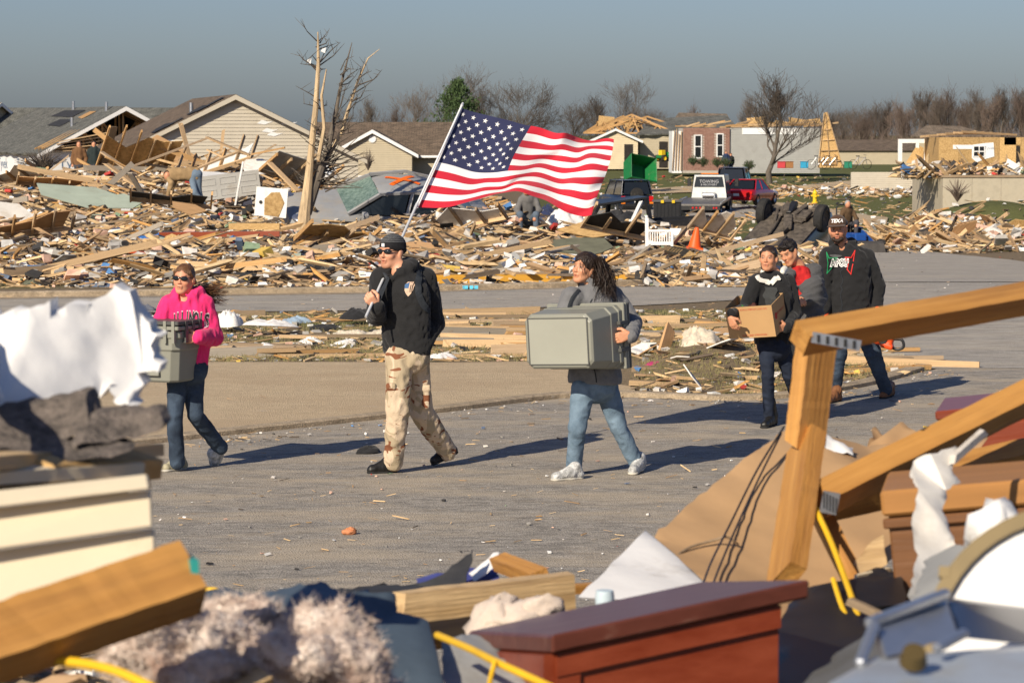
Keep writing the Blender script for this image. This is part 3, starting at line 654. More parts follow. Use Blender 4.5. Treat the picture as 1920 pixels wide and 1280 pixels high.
for i, (sp, n1, n2, n3, n4, up, tf) in enumerate([(.9, 8, 6, 6, 4, .6, .25), (.65, 9, 6, 6, 4, .9, .2), (1.0, 9, 6, 5, 4, .5, .3), (.5, 10, 6, 5, 3, 1.1, .15)]):
    rng = random.Random(20 + i); a, b = tree_segments(rng, 10, sp, n1, n2, n3, n4, up, tf)
    TV.append((seg_mesh('trunk', a, 7, .02), seg_mesh('crown', b, 5, .011)))
    for m_ in TV[-1]: m_.materials.append(BARK if m_.name.startswith('trunk') else (TWIGR if i == 3 else TWIG))
TVH = [max(v.co.z for m_ in t for v in m_.vertices) for t in TV]
def bare_tree(name, label, px, d, top_py, v, rz=0, group=None, wide=1.0, zb=None):
    z0 = gh(XC(px, d), d) if zb is None else zb; top = P(px, top_py, d).z; s = (top - z0) / TVH[v]
    t = empty(name, (XC(px, d), d, z0), (0, 0, rz)); t.scale = (s * wide, s * wide, s); tag(t, label, 'tree', group)
    link('trunk', TV[v][0], None, t); link('crown', TV[v][1], None, t)
    return t
bare_tree('bare_tree', 'bare spreading tree standing behind the evergreen', 820, 300, 112, 0, .4)
bare_tree('bare_tree', 'wide bare tree crown over the flag, right of evergreen', 960, 290, 135, 2, 1.4, None, 1.15)
bare_tree('bare_tree', 'bare rounded tree above the bare roof trusses', 1195, 300, 128, 2, 2.2)
bare_tree('bare_tree', 'bare young tree with upright limbs before grey sided wall', 1443, 192, 116, 1, .3, None, 1.75)
g_ = 'bare trees along the skyline'
for (px, d, top, v, rz, wd) in [(690, 310, 170, 1, 0, 1), (735, 300, 178, 3, 1, 1), (775, 320, 150, 0, 2, 1), (900, 310, 150, 1, 3, 1.2), (1010, 305, 140, 2, 4, 1.2), (1060, 320, 175, 0, 1.3, 1.3),
                        (1120, 310, 165, 1, 5, 1.2), (1290, 330, 178, 3, .6, 1), (1400, 320, 165, 1, 1.1, 1.1), (1480, 310, 180, 2, 2.6, 1.1), (1530, 320, 195, 0, .7, 1.3), (1335, 330, 205, 2, 3, 1.3), (1245, 325, 190, 0, 4.4, 1.2), (645, 320, 190, 2, 2.2, 1)]:
    bare_tree('bare_tree', 'thin bare winter tree on the skyline behind the houses', px, d, top, v, rz, g_, wd)
g_ = 'trees of the wood at right'
rng = random.Random(4)
for k in range(26):
    px = 1560 + k * 15.5 + rng.uniform(-8, 8); d = rng.uniform(300, 350)
    top = interp(px, [1560, 1600, 1640, 1690, 1740, 1790, 1840, 1890, 1960], [200, 195, 175, 180, 150, 155, 165, 150, 155]) + rng.uniform(-14, 22)
    bare_tree('woodland_tree', 'brown bare tree packed in the wood behind the right hand houses', px, d, top, rng.choice([0, 1, 3, 3]), rng.uniform(0, 6), g_, 1.25)
def twig_mass(name, label, x0, x1, d0, d1, h0, h1, n, mat, seed, cat='undergrowth'):
    rng = random.Random(seed); vs = []; fs = []
    for i in range(n):
        px = rng.uniform(x0, x1); d = rng.uniform(d0, d1); x = XC(px, d); z0 = gh(x, d) - .1; hgt = rng.uniform(h0, h1)
        p = Vector((x, d, z0 + rng.random() ** 2 * hgt * .5)); q = p + Vector((rng.gauss(0, .25) * hgt, rng.gauss(0, .2) * hgt, hgt * rng.uniform(.3, .6))); r = rng.uniform(.012, .03)
        k = len(vs); vs += [p + Vector((-r, 0, 0)), p + Vector((r, 0, 0)), p + Vector((0, r, 0)), q]; fs += [(k, k + 1, k + 3), (k + 1, k + 2, k + 3), (k + 2, k, k + 3)]
    o = link(name, mesh(name, vs, fs), mat); tag(o, label, cat, kind='stuff'); return o
twig_mass('woodland_undergrowth', 'tangle of brown twigs filling the foot of the wood', 1500, 2100, 300, 355, 2, 6.5, 8000, TWIGR, 1)
twig_mass('hedgerow_undergrowth', 'low grey brown scrub along the skyline', 560, 1560, 315, 345, 2, 5, 6000, TWIG, 2)
def shrub(px, py, d, wd, hgt, mat, name, label, n=300, seed=0, leafy=False, group=None):
    rng = random.Random(seed); c = P(px, py, d); t = empty(name, c); tag(t, label, 'shrub', group); tw = MB(); lf = MB()
    for i in range(n):
        a = rng.uniform(0, 6.28); e = rng.uniform(.15, 1.0); L = rng.uniform(.5, 1); q = Vector((math.cos(a) * wd / 2 * e, math.sin(a) * wd / 2 * e, hgt * L * (1.1 - e * .5)))
        tw.tube([(0, 0, -.05), q * .5 + Vector((0, 0, hgt * .1)), q], [.02, .012, .006], 3, False)
        if leafy:
            for j in range(7):
                o = q * rng.uniform(.4, 1) + Vector((rng.gauss(0, .06), rng.gauss(0, .06), rng.gauss(0, .06))); R = Euler((rng.uniform(0, 6), rng.uniform(0, 6), 0)).to_matrix(); s = .05
                lf.add([o + R @ Vector(v) for v in ((-s, 0, 0), (0, -s * .5, 0), (s, 0, 0), (0, s * .5, .01))], [(0, 1, 2, 3)])
    tw.build('stem', mat, t)
    if leafy: lf.build('foliage', LEAF, t)
LEAF = M('evergreen leaves', (.045, .075, .025), .8, .35, 6, rnd=.2)
shrub(80, 325, 112, 2.3, 1.15, TWIG, 'bare_shrub', 'bare brown shrub in front of white wrapped wall', 170, 1)
shrub(690, 318, 165, 1.0, 1.3, TWIG, 'bare_shrub', 'thin bare shrub beside the garage gable', 90, 2)
for k, (px, py) in enumerate([(1318, 312), (1345, 313), (1362, 312), (1405, 318), (1300, 310)]): shrub(px, py, 196, 1.0, .75, BARK, 'leafy_shrub', 'small dark leafy shrub before the red brick front', 60, 30 + k, True, 'shrubs along the brick house')
shrub(1795, 376, 112, 1.3, 1.0, TWIGR, 'bare_shrub', 'reddish bare shrub against concrete foundation wall', 55, 41)
# evergreen
def evergreen(px, d, top, wd):
    z0 = gh(XC(px, d), d); H = P(px, top, d).z - z0; t = empty('evergreen_tree', (XC(px, d), d, z0)); tag(t, 'dark green conifer rising behind the flag pole', 'tree')
    MB().tube([(0, 0, -.2), (0.1, 0, H * .5), (0, 0, H * .97)], [.22, .13, .02], 8).build('trunk', BARK, t); rng = random.Random(9); lf = MB()
    for i in range(520):
        f = rng.random() ** .8; z = H * (.12 + .88 * f); R0 = wd / 2 * (1 - f) ** .7 * rng.uniform(.3, 1.25) + .08; a = rng.uniform(0, 6.283); tip = Vector((math.cos(a) * R0, math.sin(a) * R0, z + rng.uniform(-.1, .3)))
        for j in range(9):
            o = tip * rng.uniform(.75, 1.02) + Vector((rng.gauss(0, .16), rng.gauss(0, .16), rng.gauss(0, .12))); o.z = z + rng.gauss(0, .18); R = Euler((rng.uniform(0, 6), rng.uniform(0, 6), rng.uniform(0, 6))).to_matrix(); s = rng.uniform(.12, .24)
            lf.add([o + R @ Vector(v) for v in ((-s, 0, 0), (0, -s * .3, 0), (s, 0, .03), (0, s * .3, 0))], [(0, 1, 2, 3)])
    lf.build('crown', LEAF, t)
evergreen(858, 262, 152, 8.2)
# stripped tree in the debris field
def stripped_tree():
    d = 60; base = G(570, d); t = empty('stripped_tree', base); tag(t, 'splintered debarked tree with snapped limbs beside the wrecked sedan', 'tree')
    def L(px, py, dd=0): return P(px, py, d + dd) - base
    mb = MB(); mb.tube([L(567, 445), L(571, 400), L(577, 350), L(583, 290), L(592, 200), L(597, 120), L(596, 60)], [.16, .13, .1, .075, .06, .04, .012], 9); mb.build('trunk', BARED, t)
    mb = MB(); mb.tube([L(573, 400, .1), L(590, 350, .12), L(612, 290, .2), L(626, 230, .2), L(637, 170, .2), L(644, 140, .2), L(660, 80, .2)], [.13, .11, .07, .05, .035, .025, .008], 8); mb.build('trunk', BARK, t)
    mb = MB(); mb.tube([L(600, 320, .15), L(640, 250, .3), L(655, 200, .3), L(672, 150, .4), L(690, 110, .4), L(712, 92, .4)], [.06, .045, .035, .025, .016, .005], 7); mb.build('limb', BARED, t)
    mb = MB(); mb.tube([L(597, 300, -.1), L(608, 240, -.2), L(603, 180, -.2), L(612, 130, -.2)], [.05, .04, .03, .012], 7); mb.build('limb', BARED, t)
    rng = random.Random(8); tw = MB()
    starts = [(596, 90), (595, 130), (592, 200), (585, 270), (580, 320), (637, 170), (650, 215), (626, 230), (660, 180), (672, 150), (612, 290), (640, 250), (605, 200), (577, 350), (640, 130), (600, 320), (610, 260)]
    for k in range(74):
        px, py = rng.choice(starts); a = L(px + rng.uniform(-4, 4), py + rng.uniform(-12, 12), .1); side = rng.choice((-1, 1)) if px < 620 else 1
        ln = rng.uniform(.2, .75); b = a + Vector((side * ln * rng.uniform(.25, .9), rng.gauss(0, .25), ln * rng.uniform(.1, .9))); m = a.lerp(b, .5) + Vector((rng.gauss(0, .06), rng.gauss(0, .06), rng.gauss(.02, .05)))
        tw.tube([a, m, b], [.016, .011, .004], 4, False)
        for j in range(2): c = m.lerp(b, rng.random()); tw.tube([c, c + Vector((rng.gauss(0, .12), rng.gauss(0, .12), rng.uniform(.02, .25)))], [.007, .003], 3, False)
    for k in range(30):   # low dark brush fanned to the right
        a = L(600 + rng.uniform(-15, 20), 330 + rng.uniform(-30, 30), .2); b = a + Vector((rng.uniform(.2, 1.1), rng.gauss(0, .3), rng.uniform(-.25, .7))); tw.tube([a, a.lerp(b, .5) + Vector((0, 0, rng.gauss(0, .08))), b], [.018, .012, .004], 4, False)
    tw.build('branches', BARK, t)
    for (px, py) in [(577, 112), (604, 92), (588, 245)]:
        c = L(px, py); MB().add([c, c + Vector((.08, .02, .03)), c + Vector((.06, 0, -.09)), c + Vector((-.03, .02, -.05))], [(0, 1, 2, 3)]).build('caught_scrap', WRAP, t)
stripped_tree()
# ------------------------------------------------------------------ far lawn details
def GP(px, py):
    a = (px - 960) / FPX; b = (640 - py) / FPX; dy = b * SP + CP; dz = b * CP - SP; d = 8.0
    while d < 400:
        s = d / dy
        if CAMH + s * dz <= sh(a * s, d): break
        d += .25
    s = d / dy; return Vector((a * s, d, sh(a * s, d)))
strip('far_street', [GP(1120, 412), GP(1240, 408), GP(1360, 408), GP(1430, 414)], [GP(1120, 396), GP(1240, 388), GP(1360, 383), GP(1440, 388)], ASPH2, .05, 24, 4)
strip('far_driveway', [GP(1200, 366), GP(1300, 362), GP(1440, 372), GP(1530, 358), GP(1660, 346)], [GP(1200, 357), GP(1300, 350), GP(1440, 358), GP(1530, 346), GP(1660, 334)], CONC, .06, 30, 4)
strip('far_sidewalk', [GP(1430, 386), GP(1540, 400), GP(1660, 422)], [GP(1430, 378), GP(1545, 391), GP(1665, 410)], CONC, .06, 24, 3)
strip('dirt_bank', [GP(1620, 352), GP(1680, 356), GP(1770, 356)], [GP(1625, 332), GP(1680, 326), GP(1770, 330)], KERBM, .1, 20, 5, noise=.5)

# ------------------------------------------------------------------ shared debris shapes
def plank_variant(seed):
    rng = random.Random(seed); n = 6; mb = MB(); L = .5
    bend = rng.uniform(-.5, .5); tw = rng.uniform(-.1, .1); rings = []
    e0, e1 = [rng.choice((0, .0, .03, .06)) for _ in range(2)]
    for i in range(n + 1):
        t = i / n; x = -L + t; r = []
        for k, (y, z) in enumerate(((-.5, -.5), (.5, -.5), (.5, .5), (-.5, .5))):
            dx = 0
            if i == 0: dx = rng.uniform(0, e0)
            if i == n: dx = -rng.uniform(0, e1)
            a = tw * (t - .5); c, s_ = math.cos(a), math.sin(a)
            r.append(Vector((x + dx, y * c - z * s_, y * s_ + z * c + bend * (t - .5) ** 2)))
        rings.append(r)
    vs = [v for r in rings for v in r]; fs = [(i * 4 + k, i * 4 + (k + 1) % 4, (i + 1) * 4 + (k + 1) % 4, (i + 1) * 4 + k) for i in range(n) for k in range(4)]
    fs += [(3, 2, 1, 0), (n * 4, n * 4 + 1, n * 4 + 2, n * 4 + 3)]
    return mesh('board', vs, fs)
PLV = [plank_variant(s) for s in range(8)]
def panel_variant(seed):
    rng = random.Random(seed); n = rng.choice((4, 5, 6, 7, 8)); pts = []
    for k in range(n):
        a = k * 6.283 / n + rng.uniform(-.25, .25); r = .5 * rng.uniform(.65, 1.1); pts.append((math.cos(a) * r, math.sin(a) * r))
    cv = rng.uniform(-.5, .5)
    # two rings for a slight bend
    top = [Vector((x, y, cv * x * x)) for x, y in pts]; c = Vector((0, 0, .0)); vs = top + [c]; m = len(vs)
    vs += [v - Vector((0, 0, .5)) for v in vs]; fs = []
    for k in range(n):
        k2 = (k + 1) % n; fs += [(k, k2, n), (m + k2, m + k, m + n), (k, m + k, m + k2, k2)]
    return mesh('panel', vs, fs)
PNV = [panel_variant(s) for s in range(10)]
def cloth_variant(seed):
    vs = [Vector((0, 0, .5))]; fs = []; nr, na = 12, 40; N = mnoise.noise
    for i in range(1, nr + 1):
        for k in range(na):
            a = k * 6.283 / na; t = i / nr; R = t * (1 + .4 * N(Vector((math.cos(a) * 1.5, math.sin(a) * 1.5, seed * 3.3)))); x, y = R * math.cos(a), R * math.sin(a)
            q = Vector((x * 1.6, y * 1.6, seed * 7.1)); h = (1 - t * t) * (.5 + .35 * N(q)) + (.34 * (1 - abs(N(q * 2.1)) * 2.2) + .2 * (1 - abs(N(q * 4.6)) * 2.2)) * (1 - t) ** .5 * .8
            vs.append(Vector((x, y, max(.02, h) if t < 1 else -.08)))
    vs[0].z = sum(v.z for v in vs[1:na + 1]) / na
    fs += [(0, 1 + k, 1 + (k + 1) % na) for k in range(na)]
    for i in range(nr - 1):
        for k in range(na): fs.append((1 + i * na + k, 1 + (i + 1) * na + k, 1 + (i + 1) * na + (k + 1) % na, 1 + i * na + (k + 1) % na))
    return mesh('cloth', vs, fs, True)
CLV = [cloth_variant(s) for s in range(7)]
def blob_variant(seed, rough=.34, freq=2.2):
    bm = bmesh.new(); bmesh.ops.create_icosphere(bm, subdivisions=3, radius=1)
    for v in bm.verts:
        q = v.co * freq + Vector((seed * 5.3, 0, 0)); v.co *= 1 + rough * mnoise.noise(q) + rough * .5 * mnoise.noise(q * 2.4) + rough * .5 * mnoise.noise(q * 6)
    me = bpy.data.meshes.new('clump'); bm.to_mesh(me); bm.free(); me.polygons.foreach_set('use_smooth', [True] * len(me.polygons)); return me
BLV = [blob_variant(s) for s in range(5)]
MCACHE = {}
def shared(me, mat):
    k = (me.name, mat.name)
    if k not in MCACHE:
        c = me.copy(); c.materials.clear(); c.materials.append(mat); MCACHE[k] = c
    return MCACHE[k]
def cloth_mat(name, c, var=.2): return M('cloth ' + name, c, .9, var, 6, .3, sheen=.1)
BOARDM = [PINE, PINE, PINE2, PINE3, PINE3, PINE4]
BNAME = {PINE.name: 'pale pine board', PINE2.name: 'orange toned pine board', PINE3.name: 'weathered brown board', PINE4.name: 'grey weathered board'}
def board(a, b, wd, th, mat, label, group=None, roll=0.0, name='board', cat='board', rng=random):
    a, b = Vector(a), Vector(b); x = b - a; L = x.length
    q = x.to_track_quat('X', 'Z').to_matrix().to_4x4() @ Matrix.Rotation(roll, 4, 'X')
    o = link(name, shared(rng.choice(PLV), mat)); o.matrix_world = Matrix.Translation((a + b) / 2) @ q @ Matrix.Diagonal((L, wd, th, 1)); tag(o, label, cat, group); return o
def panel(c, sx, sy, th, rot, mat, label, group=None, name='panel', cat='panel', v=None, rng=random):
    o = link(name, shared(PNV[v] if v is not None else rng.choice(PNV), mat), None, None, c, rot, (sx, sy, th * 2)); tag(o, label, cat, group); return o
def cloth(c, sx, sy, sz, rz, mat, label, group=None, name='cloth_heap', cat='cloth', v=None, rng=random):
    o = link(name, shared(CLV[v] if v is not None else rng.choice(CLV), mat), None, None, c, (rng.uniform(-.1, .1), rng.uniform(-.1, .1), rz), (sx, sy, sz)); tag(o, label, cat, group); return o
def clump(c, s, mat, label, group=None, name='insulation_clump', cat='insulation', v=None, rng=random):
    o = link(name, shared(BLV[v] if v is not None else rng.choice(BLV), mat), None, None, c, (rng.uniform(0, 6), rng.uniform(0, 6), rng.uniform(0, 6)), s); tag(o, label, cat, group); return o

# ------------------------------------------------------------------ litter too small and too dense to count
PAL = [((.46, .31, .16), 28), ((.56, .40, .22), 24), ((.34, .22, .12), 18), ((.22, .16, .1), 12), ((.5, .27, .09), 6), ((.6, .56, .51), 18), ((.75, .74, .71), 9), ((.33, .31, .28), 11), ((.035, .033, .032), 9),
       ((.6, .38, .28), 5), ((.12, .16, .24), 1.4), ((.45, .05, .04), .7), ((.08, .2, .42), .6), ((.2, .27, .17), 1.2), ((.65, .45, .1), .5), ((.1, .075, .055), 13)]
LITTER = M('mixed splinters', (1, 1, 1), .85, .2, 9, attr=True)
def litter(name, label, pts, smin, smax, seed, flat=.25, elong=1.0):
    rg = np.random.RandomState(seed); n = len(pts); pts = np.asarray(pts, np.float64)
    wts = np.array([p[1] for p in PAL]); wts = wts / wts.sum(); ci = rg.choice(len(PAL), n, p=wts); cols = np.array([p[0] for p in PAL])[ci] * rg.uniform(.7, 1.25, (n, 1))
    s = smin * (smax / smin) ** rg.rand(n) ** 1.0
    isw = (ci < 5) | (ci == 15)
    L = s * np.where(isw, rg.uniform(1.2, 3.2, n) * elong, rg.uniform(.5, 1.1, n)); Wd = s * np.where(isw, rg.uniform(.15, .4, n), rg.uniform(.4, 1, n)); T = s * np.where(isw, rg.uniform(.08, .25, n), rg.uniform(.03, .5, n))
    c8 = np.array([(x, y, z) for x in (-.5, .5) for y in (-.5, .5) for z in (-.5, .5)]); V = np.repeat(c8[None], n, 0) + rg.uniform(-.16, .16, (n, 8, 3))
    V *= np.stack([L, Wd, T], 1)[:, None, :]
    az = rg.normal(0, .5, n) + rg.choice([0, 0, 0, 0, 1.57], n); el = rg.normal(0, flat, n); ro = rg.normal(0, flat * 1.6, n)
    def rot(V, a, i, j):
        c, s_ = np.cos(a)[:, None], np.sin(a)[:, None]; x, y = V[:, :, i].copy(), V[:, :, j].copy(); V[:, :, i] = x * c - y * s_; V[:, :, j] = x * s_ + y * c
    rot(V, ro, 1, 2); rot(V, el, 0, 2); rot(V, az, 0, 1)
    zlow = V[:, :, 2].min(1); V[:, :, 2] -= (zlow * rg.uniform(.45, 1.0, n))[:, None]
    V += pts[:, None, :]
    f = np.array([(0, 1, 3, 2), (4, 6, 7, 5), (0, 4, 5, 1), (2, 3, 7, 6), (0, 2, 6, 4), (1, 5, 7, 3)]); F = (f[None] + (np.arange(n) * 8)[:, None, None]).reshape(-1, 4)
    me = bpy.data.meshes.new(name); me.from_pydata(V.reshape(-1, 3), [], F); me.update(); setcol(me, np.repeat(cols, 8, 0))
    o = link(name, me, LITTER); tag(o, label, 'debris', kind='stuff'); return o
def field_pts(n, seed, xr, dr, dens=None, lift=0.0):
    rg = random.Random(seed); out = []
    while len(out) < n:
        px = rg.uniform(*xr); d = dr[0] * (dr[1] / dr[0]) ** rg.random()
        if dens and rg.random() > dens(px, d): continue
        p = G(px, d); p.z += lift * rg.random() ** 2; out.append(tuple(p))
    return out
def fdens(px, d):
    lim = interp(px, [-100, 1050, 1180, 1300, 1420, 1560, 1640], [130, 130, 90, 84, 82, 78, 70])
    if d > lim: return 0
    if px > 1380 and d < 55: return .15
    if d < 50.5: return .35
    return 1
litter('field_debris', 'dense mat of splintered wood and household scraps beyond the far road', field_pts(36000, 1, (-120, 1600), (47.6, 118), fdens, .24), .045, .3, 1, .22)
litter('field_fine_debris', 'fine splinters and scraps along the far kerb', field_pts(7000, 2, (-120, 1500), (47.0, 60), None), .04, .16, 2, .2)
def island_pts(n, seed):
    rg = random.Random(seed); out = []
    while len(out) < n:
        px = rg.uniform(-150, 1740); py = rg.uniform(584, 752)
        top = interp(px, [-150, 700, 1200, 1475, 1560, 1650, 1740], [592, 585, 576, 560, 617, 657, 690]); bot = interp(px, [-150, 1040, 1190, 1200, 1350, 1500, 1640, 1745], [680, 678, 682, 742, 748, 742, 720, 694])
        if py < top or py > bot: continue
        p = GF(px, py); p.z = sh(p.x, p.y); out.append(tuple(p))
    return out
litter('verge_debris', 'splinters and scraps scattered over the grass island', island_pts(4200, 3), .025, .13, 3, .15)
def heap_pts(n, seed):
    rg = random.Random(seed); out = []
    while len(out) < n:
        px = rg.gauss(1790, 85); d = rg.gauss(92, 3.2)
        p = G(px, d); p.z += .15 * rg.random() ** 2; out.append(tuple(p))
    return out
litter('heap_debris', 'splintered scraps making up the heap beside the bend of the road', heap_pts(7500, 5), .07, .4, 5, .24)
def scatter_road(n, seed):
    rg = random.Random(seed); out = []
    while len(out) < n:
        r = rg.random()
        if r < .45: px = rg.uniform(200, 1900); p = GF(px, rg.uniform(690, 1130))
        elif r < .7: i = rg.randrange(8, len(kerb_line) - 1); p = kerb_line[i].lerp(kerb_line[i + 1], rg.random()) + Vector((rg.gauss(.1, .25), rg.gauss(-.25, .25), 0))
        elif r < .85: px = rg.uniform(1450, 1920); p = G(px, rg.uniform(40, 88))
        else: px = rg.uniform(0, 1480); p = GF(px, rg.uniform(530, 600))
        out.append((p.x, p.y, gh(p.x, p.y) + .012))
    return out
litter('road_crumbs', 'small splinters and crumbs strewn on the road', scatter_road(1700, 6), .008, .035, 6, .15)
FOL = [(1640 + i, 300 + j) for i in range(2) for j in range(2)]
def lawn_pts(n, seed):
    rg = random.Random(seed); out = []
    while len(out) < n:
        px = rg.uniform(1080, 1930); d = rg.uniform(108, 205); p = G(px, d); out.append((p.x, p.y, p.z))
    return out
litter('lawn_debris', 'scraps blown across the far lawns', lawn_pts(1800, 7), .08, .3, 7, .2)
def yard_pts(n, seed):
    rg = random.Random(seed); out = []
    while len(out) < n:
        px = rg.uniform(1450, 1930); d = rg.gauss(176, 3.0); p = G(px, d); p.z += rg.random() ** 2 * .25; out.append(tuple(p))
    return out
litter('yard_debris', 'belongings and broken wood before the strand board house', yard_pts(1500, 8), .1, .4, 8, .2)
def slab_pts(n, seed):
    rg = random.Random(seed); out = []
    while len(out) < n:
        px = rg.uniform(1690, 1950); d = rg.uniform(118.5, 124); a = P(px, 330, 118); out.append((XC(px, d), d, hI.location.z + zt - .05 + rg.random() ** 2 * .35))
    return out
litter('slab_debris', 'broken wood and plaster lying on the foundation slab', slab_pts(900, 9), .12, .5, 9, .4)

# ------------------------------------------------------------------ single boards, panels, cloths
rng = random.Random(12)
for k in range(185):
    px = rng.uniform(-60, 1380); d = rng.uniform(48.5, 96) if k % 3 else rng.uniform(48.5, 60)
    if fdens(px, d) < .2 and rng.random() < .8: continue
    c = G(px, d); L = rng.uniform(.6, 2.6); az = rng.gauss(0, .35) if rng.random() < .75 else rng.uniform(-1.5, 1.5); v = Vector((math.cos(az), math.sin(az), 0)) * L / 2; a, b = c - v, c + v
    a.z = sh(a.x, a.y) + rng.uniform(.03, .2); b.z = sh(b.x, b.y) + rng.uniform(.03, .2) + (rng.uniform(.2, .7) if k % 4 == 0 else 0)
    m_ = rng.choice(BOARDM); board(a, b, rng.choice((.06, .09, .09, .14)), .04, m_, BNAME[m_.name] + ' lying in the debris field beyond the far road', 'boards in the debris field', rng.choice((0, 0, 1.57)), rng=rng)
for k in range(84):
    px = rng.uniform(-20, 560); d = rng.uniform(72, 90); c = G(px, d) + Vector((0, 0, rng.uniform(0, .35))); L = rng.uniform(1.2, 3.8); az = rng.gauss(0, .5); el = rng.gauss(.05, .38)
    v = Vector((math.cos(az) * math.cos(el), math.sin(az) * math.cos(el), math.sin(el))) * L / 2; m_ = rng.choice(BOARDM)
    board(c - v, c + v, rng.choice((.09, .14, .14)), .04, m_, BNAME[m_.name] + ' jutting from the tall heap below the tan gable', 'boards in the tall heap', rng.choice((0, 1.57)), rng=rng)
for k in range(58):
    px = rng.gauss(1790, 75); d = rng.gauss(91.5, 2.6); c = G(px, d) + Vector((0, 0, rng.uniform(-.05, .15))); L = rng.uniform(.8, 2.6); az = rng.uniform(-1.2, 1.2); el = rng.gauss(.08, .22)
    v = Vector((math.cos(az) * math.cos(el), math.sin(az) * math.cos(el), math.sin(el))) * L / 2; m_ = rng.choice(BOARDM)
    board(c - v, c + v, rng.choice((.09, .14, .19)), .04, m_, BNAME[m_.name] + ' sticking out of the heap by the road bend', 'boards in the roadside heap', rng.choice((0, 1.57)), rng=rng)
for k in range(30):
    px = rng.gauss(1790, 75); d = rng.gauss(91, 2.5); c = G(px, d) + Vector((0, 0, rng.uniform(.05, .25))); m_ = rng.choice([OSB, OSB, PLY, PLY, DRYW])
    panel(c, rng.uniform(.6, 1.7), rng.uniform(.5, 1.0), .015, (rng.gauss(.5, .5), rng.gauss(0, .4), rng.uniform(0, 6)), m_, m_.name + ' sheet broken in the heap by the road bend', 'sheets in the roadside heap', rng=rng)
PANM = [DRYW, DRYW, WHITE, WHITE, GREYB, OSB, PLY, SAGE, TAR, CARD]
for k in range(120):
    px = rng.uniform(-60, 1480); d = rng.uniform(49.5, 90) if k % 2 else rng.uniform(49.5, 64)
    if fdens(px, d) < .2: continue
    c = G(px, d) + Vector((0, 0, rng.uniform(.04, .2))); m_ = rng.choice(PANM); s = rng.uniform(.25, .8)
    panel(c, s * rng.uniform(.8, 1.8), s, .015, (rng.gauss(.25, .35), rng.gauss(0, .3), rng.uniform(0, 6)), m_, m_.name + ' fragment tilted in the debris field beyond the far road', 'broken sheets in the debris field', rng=rng)
CLC = {'white': (.72, .7, .67), 'cream': (.6, .52, .4), 'grey': (.3, .3, .3), 'navy': (.02, .03, .08), 'black': (.015, .015, .016), 'olive': (.14, .15, .09), 'brown': (.2, .13, .08), 'red': (.45, .02, .02), 'pale blue': (.3, .4, .5), 'tan': (.42, .3, .19)}
for k in range(85):
    px = rng.uniform(-60, 1480); d = rng.uniform(49, 84) if k % 2 else rng.uniform(49, 60)
    if fdens(px, d) < .2: continue
    nm = rng.choice(['white', 'white', 'white', 'cream', 'cream', 'grey', 'grey', 'black', 'brown', 'tan', 'tan', 'olive', 'navy', 'pale blue']); s = rng.uniform(.12, .4)
    cloth(G(px, d) + Vector((0, 0, .02)), s * 1.4, s, rng.uniform(.1, .3), rng.uniform(0, 6), cloth_mat(nm, CLC[nm]), 'crumpled ' + nm + ' fabric in the debris field beyond the far road', 'fabrics in the debris field', rng=rng)
for k in range(22):
    px = rng.uniform(300, 1250); d = rng.uniform(52, 70); s = rng.uniform(.07, .17)
    clump(G(px, d) + Vector((0, 0, s * .2)), (s * 1.7, s, s * .5), PINKI, 'pink tuft of insulation in the debris field beyond the far road', 'insulation tufts in the debris field', rng=rng)
def wall_section(c, rot, L, H, mat, lab, seed):
    r2 = random.Random(seed); o = empty('broken_stud_frame', c, rot); tag(o, lab, 'stud frame'); n = max(3, int(L / .4))
    for k in range(n + 1): x = -L / 2 + k * L / n; MB().bx(x - .02, x + .02, 0, .09, .04 - r2.random() * .2, H + r2.uniform(-.35, .25)).build('stud', r2.choice((PINE, PINE2, PINE3)), o)
    MB().bx(-L / 2, L / 2, -.002, .092, -.001, .039).build('bottom_plate', PINE, o)
    pts = [(-L / 2, .04), (L * .4, .04)] + [(lerp(L * .45, -L / 2, t), H * r2.uniform(.35, .95)) for t in (0, .25, .45, .7, 1)]; MB().prism([(x, .093, z) for x, z in pts], Vector(), (0, .014, 0)).build('sheathing', mat, o)
for i, (px, py, d, rx, ry, rz_, L, H, m_, lab) in enumerate([(255, 322, 79, .9, .15, .3, 2.2, 1.6, OSB, 'stud wall section collapsed under the plywood roof sheet'), (395, 318, 76, -1.0, -.3, -.3, 2.4, 1.3, WHITE, 'white faced stud wall section near the peak of the tall heap'), (95, 352, 76, 1.35, .1, .2, 1.8, 1.0, PLY, 'plywood faced stud wall section left of the tall heap'), (30, 340, 80, 1.2, -.2, -.2, 1.6, 1.0, DRYW, 'drywall faced stud wall section beside white wrapped wall'), (540, 340, 70, 1.1, .3, .5, 1.6, 1.2, GREYB, 'grey faced stud wall section behind the stripped tree'), (320, 385, 64, 1.25, .1, .1, 1.8, .9, TAR, 'felt covered stud wall section below the crouching person in tan'), (620, 455, 55, 1.2, .1, .4, 1.4, .8, OSB, 'stud wall section lying left of the man with flag'), (890, 425, 61, 1.0, -.2, -.3, 1.5, .9, DRYW, 'drywall faced stud wall section under the flag'), (1150, 440, 59, 1.1, .2, .2, 1.4, .9, TAR, 'felt covered stud wall section beside white slanting post'), (60, 440, 57, 1.15, -.1, .3, 1.6, .9, PLY, 'plywood faced stud wall section beside the plaster slab'), (1330, 440, 62, .9, .3, .3, 1.0, .8, DRYW, 'drywall faced stud section between the cone and overturned car')]): wall_section(P(px, py, d), (rx, ry, rz_), L, H, m_, lab, i)
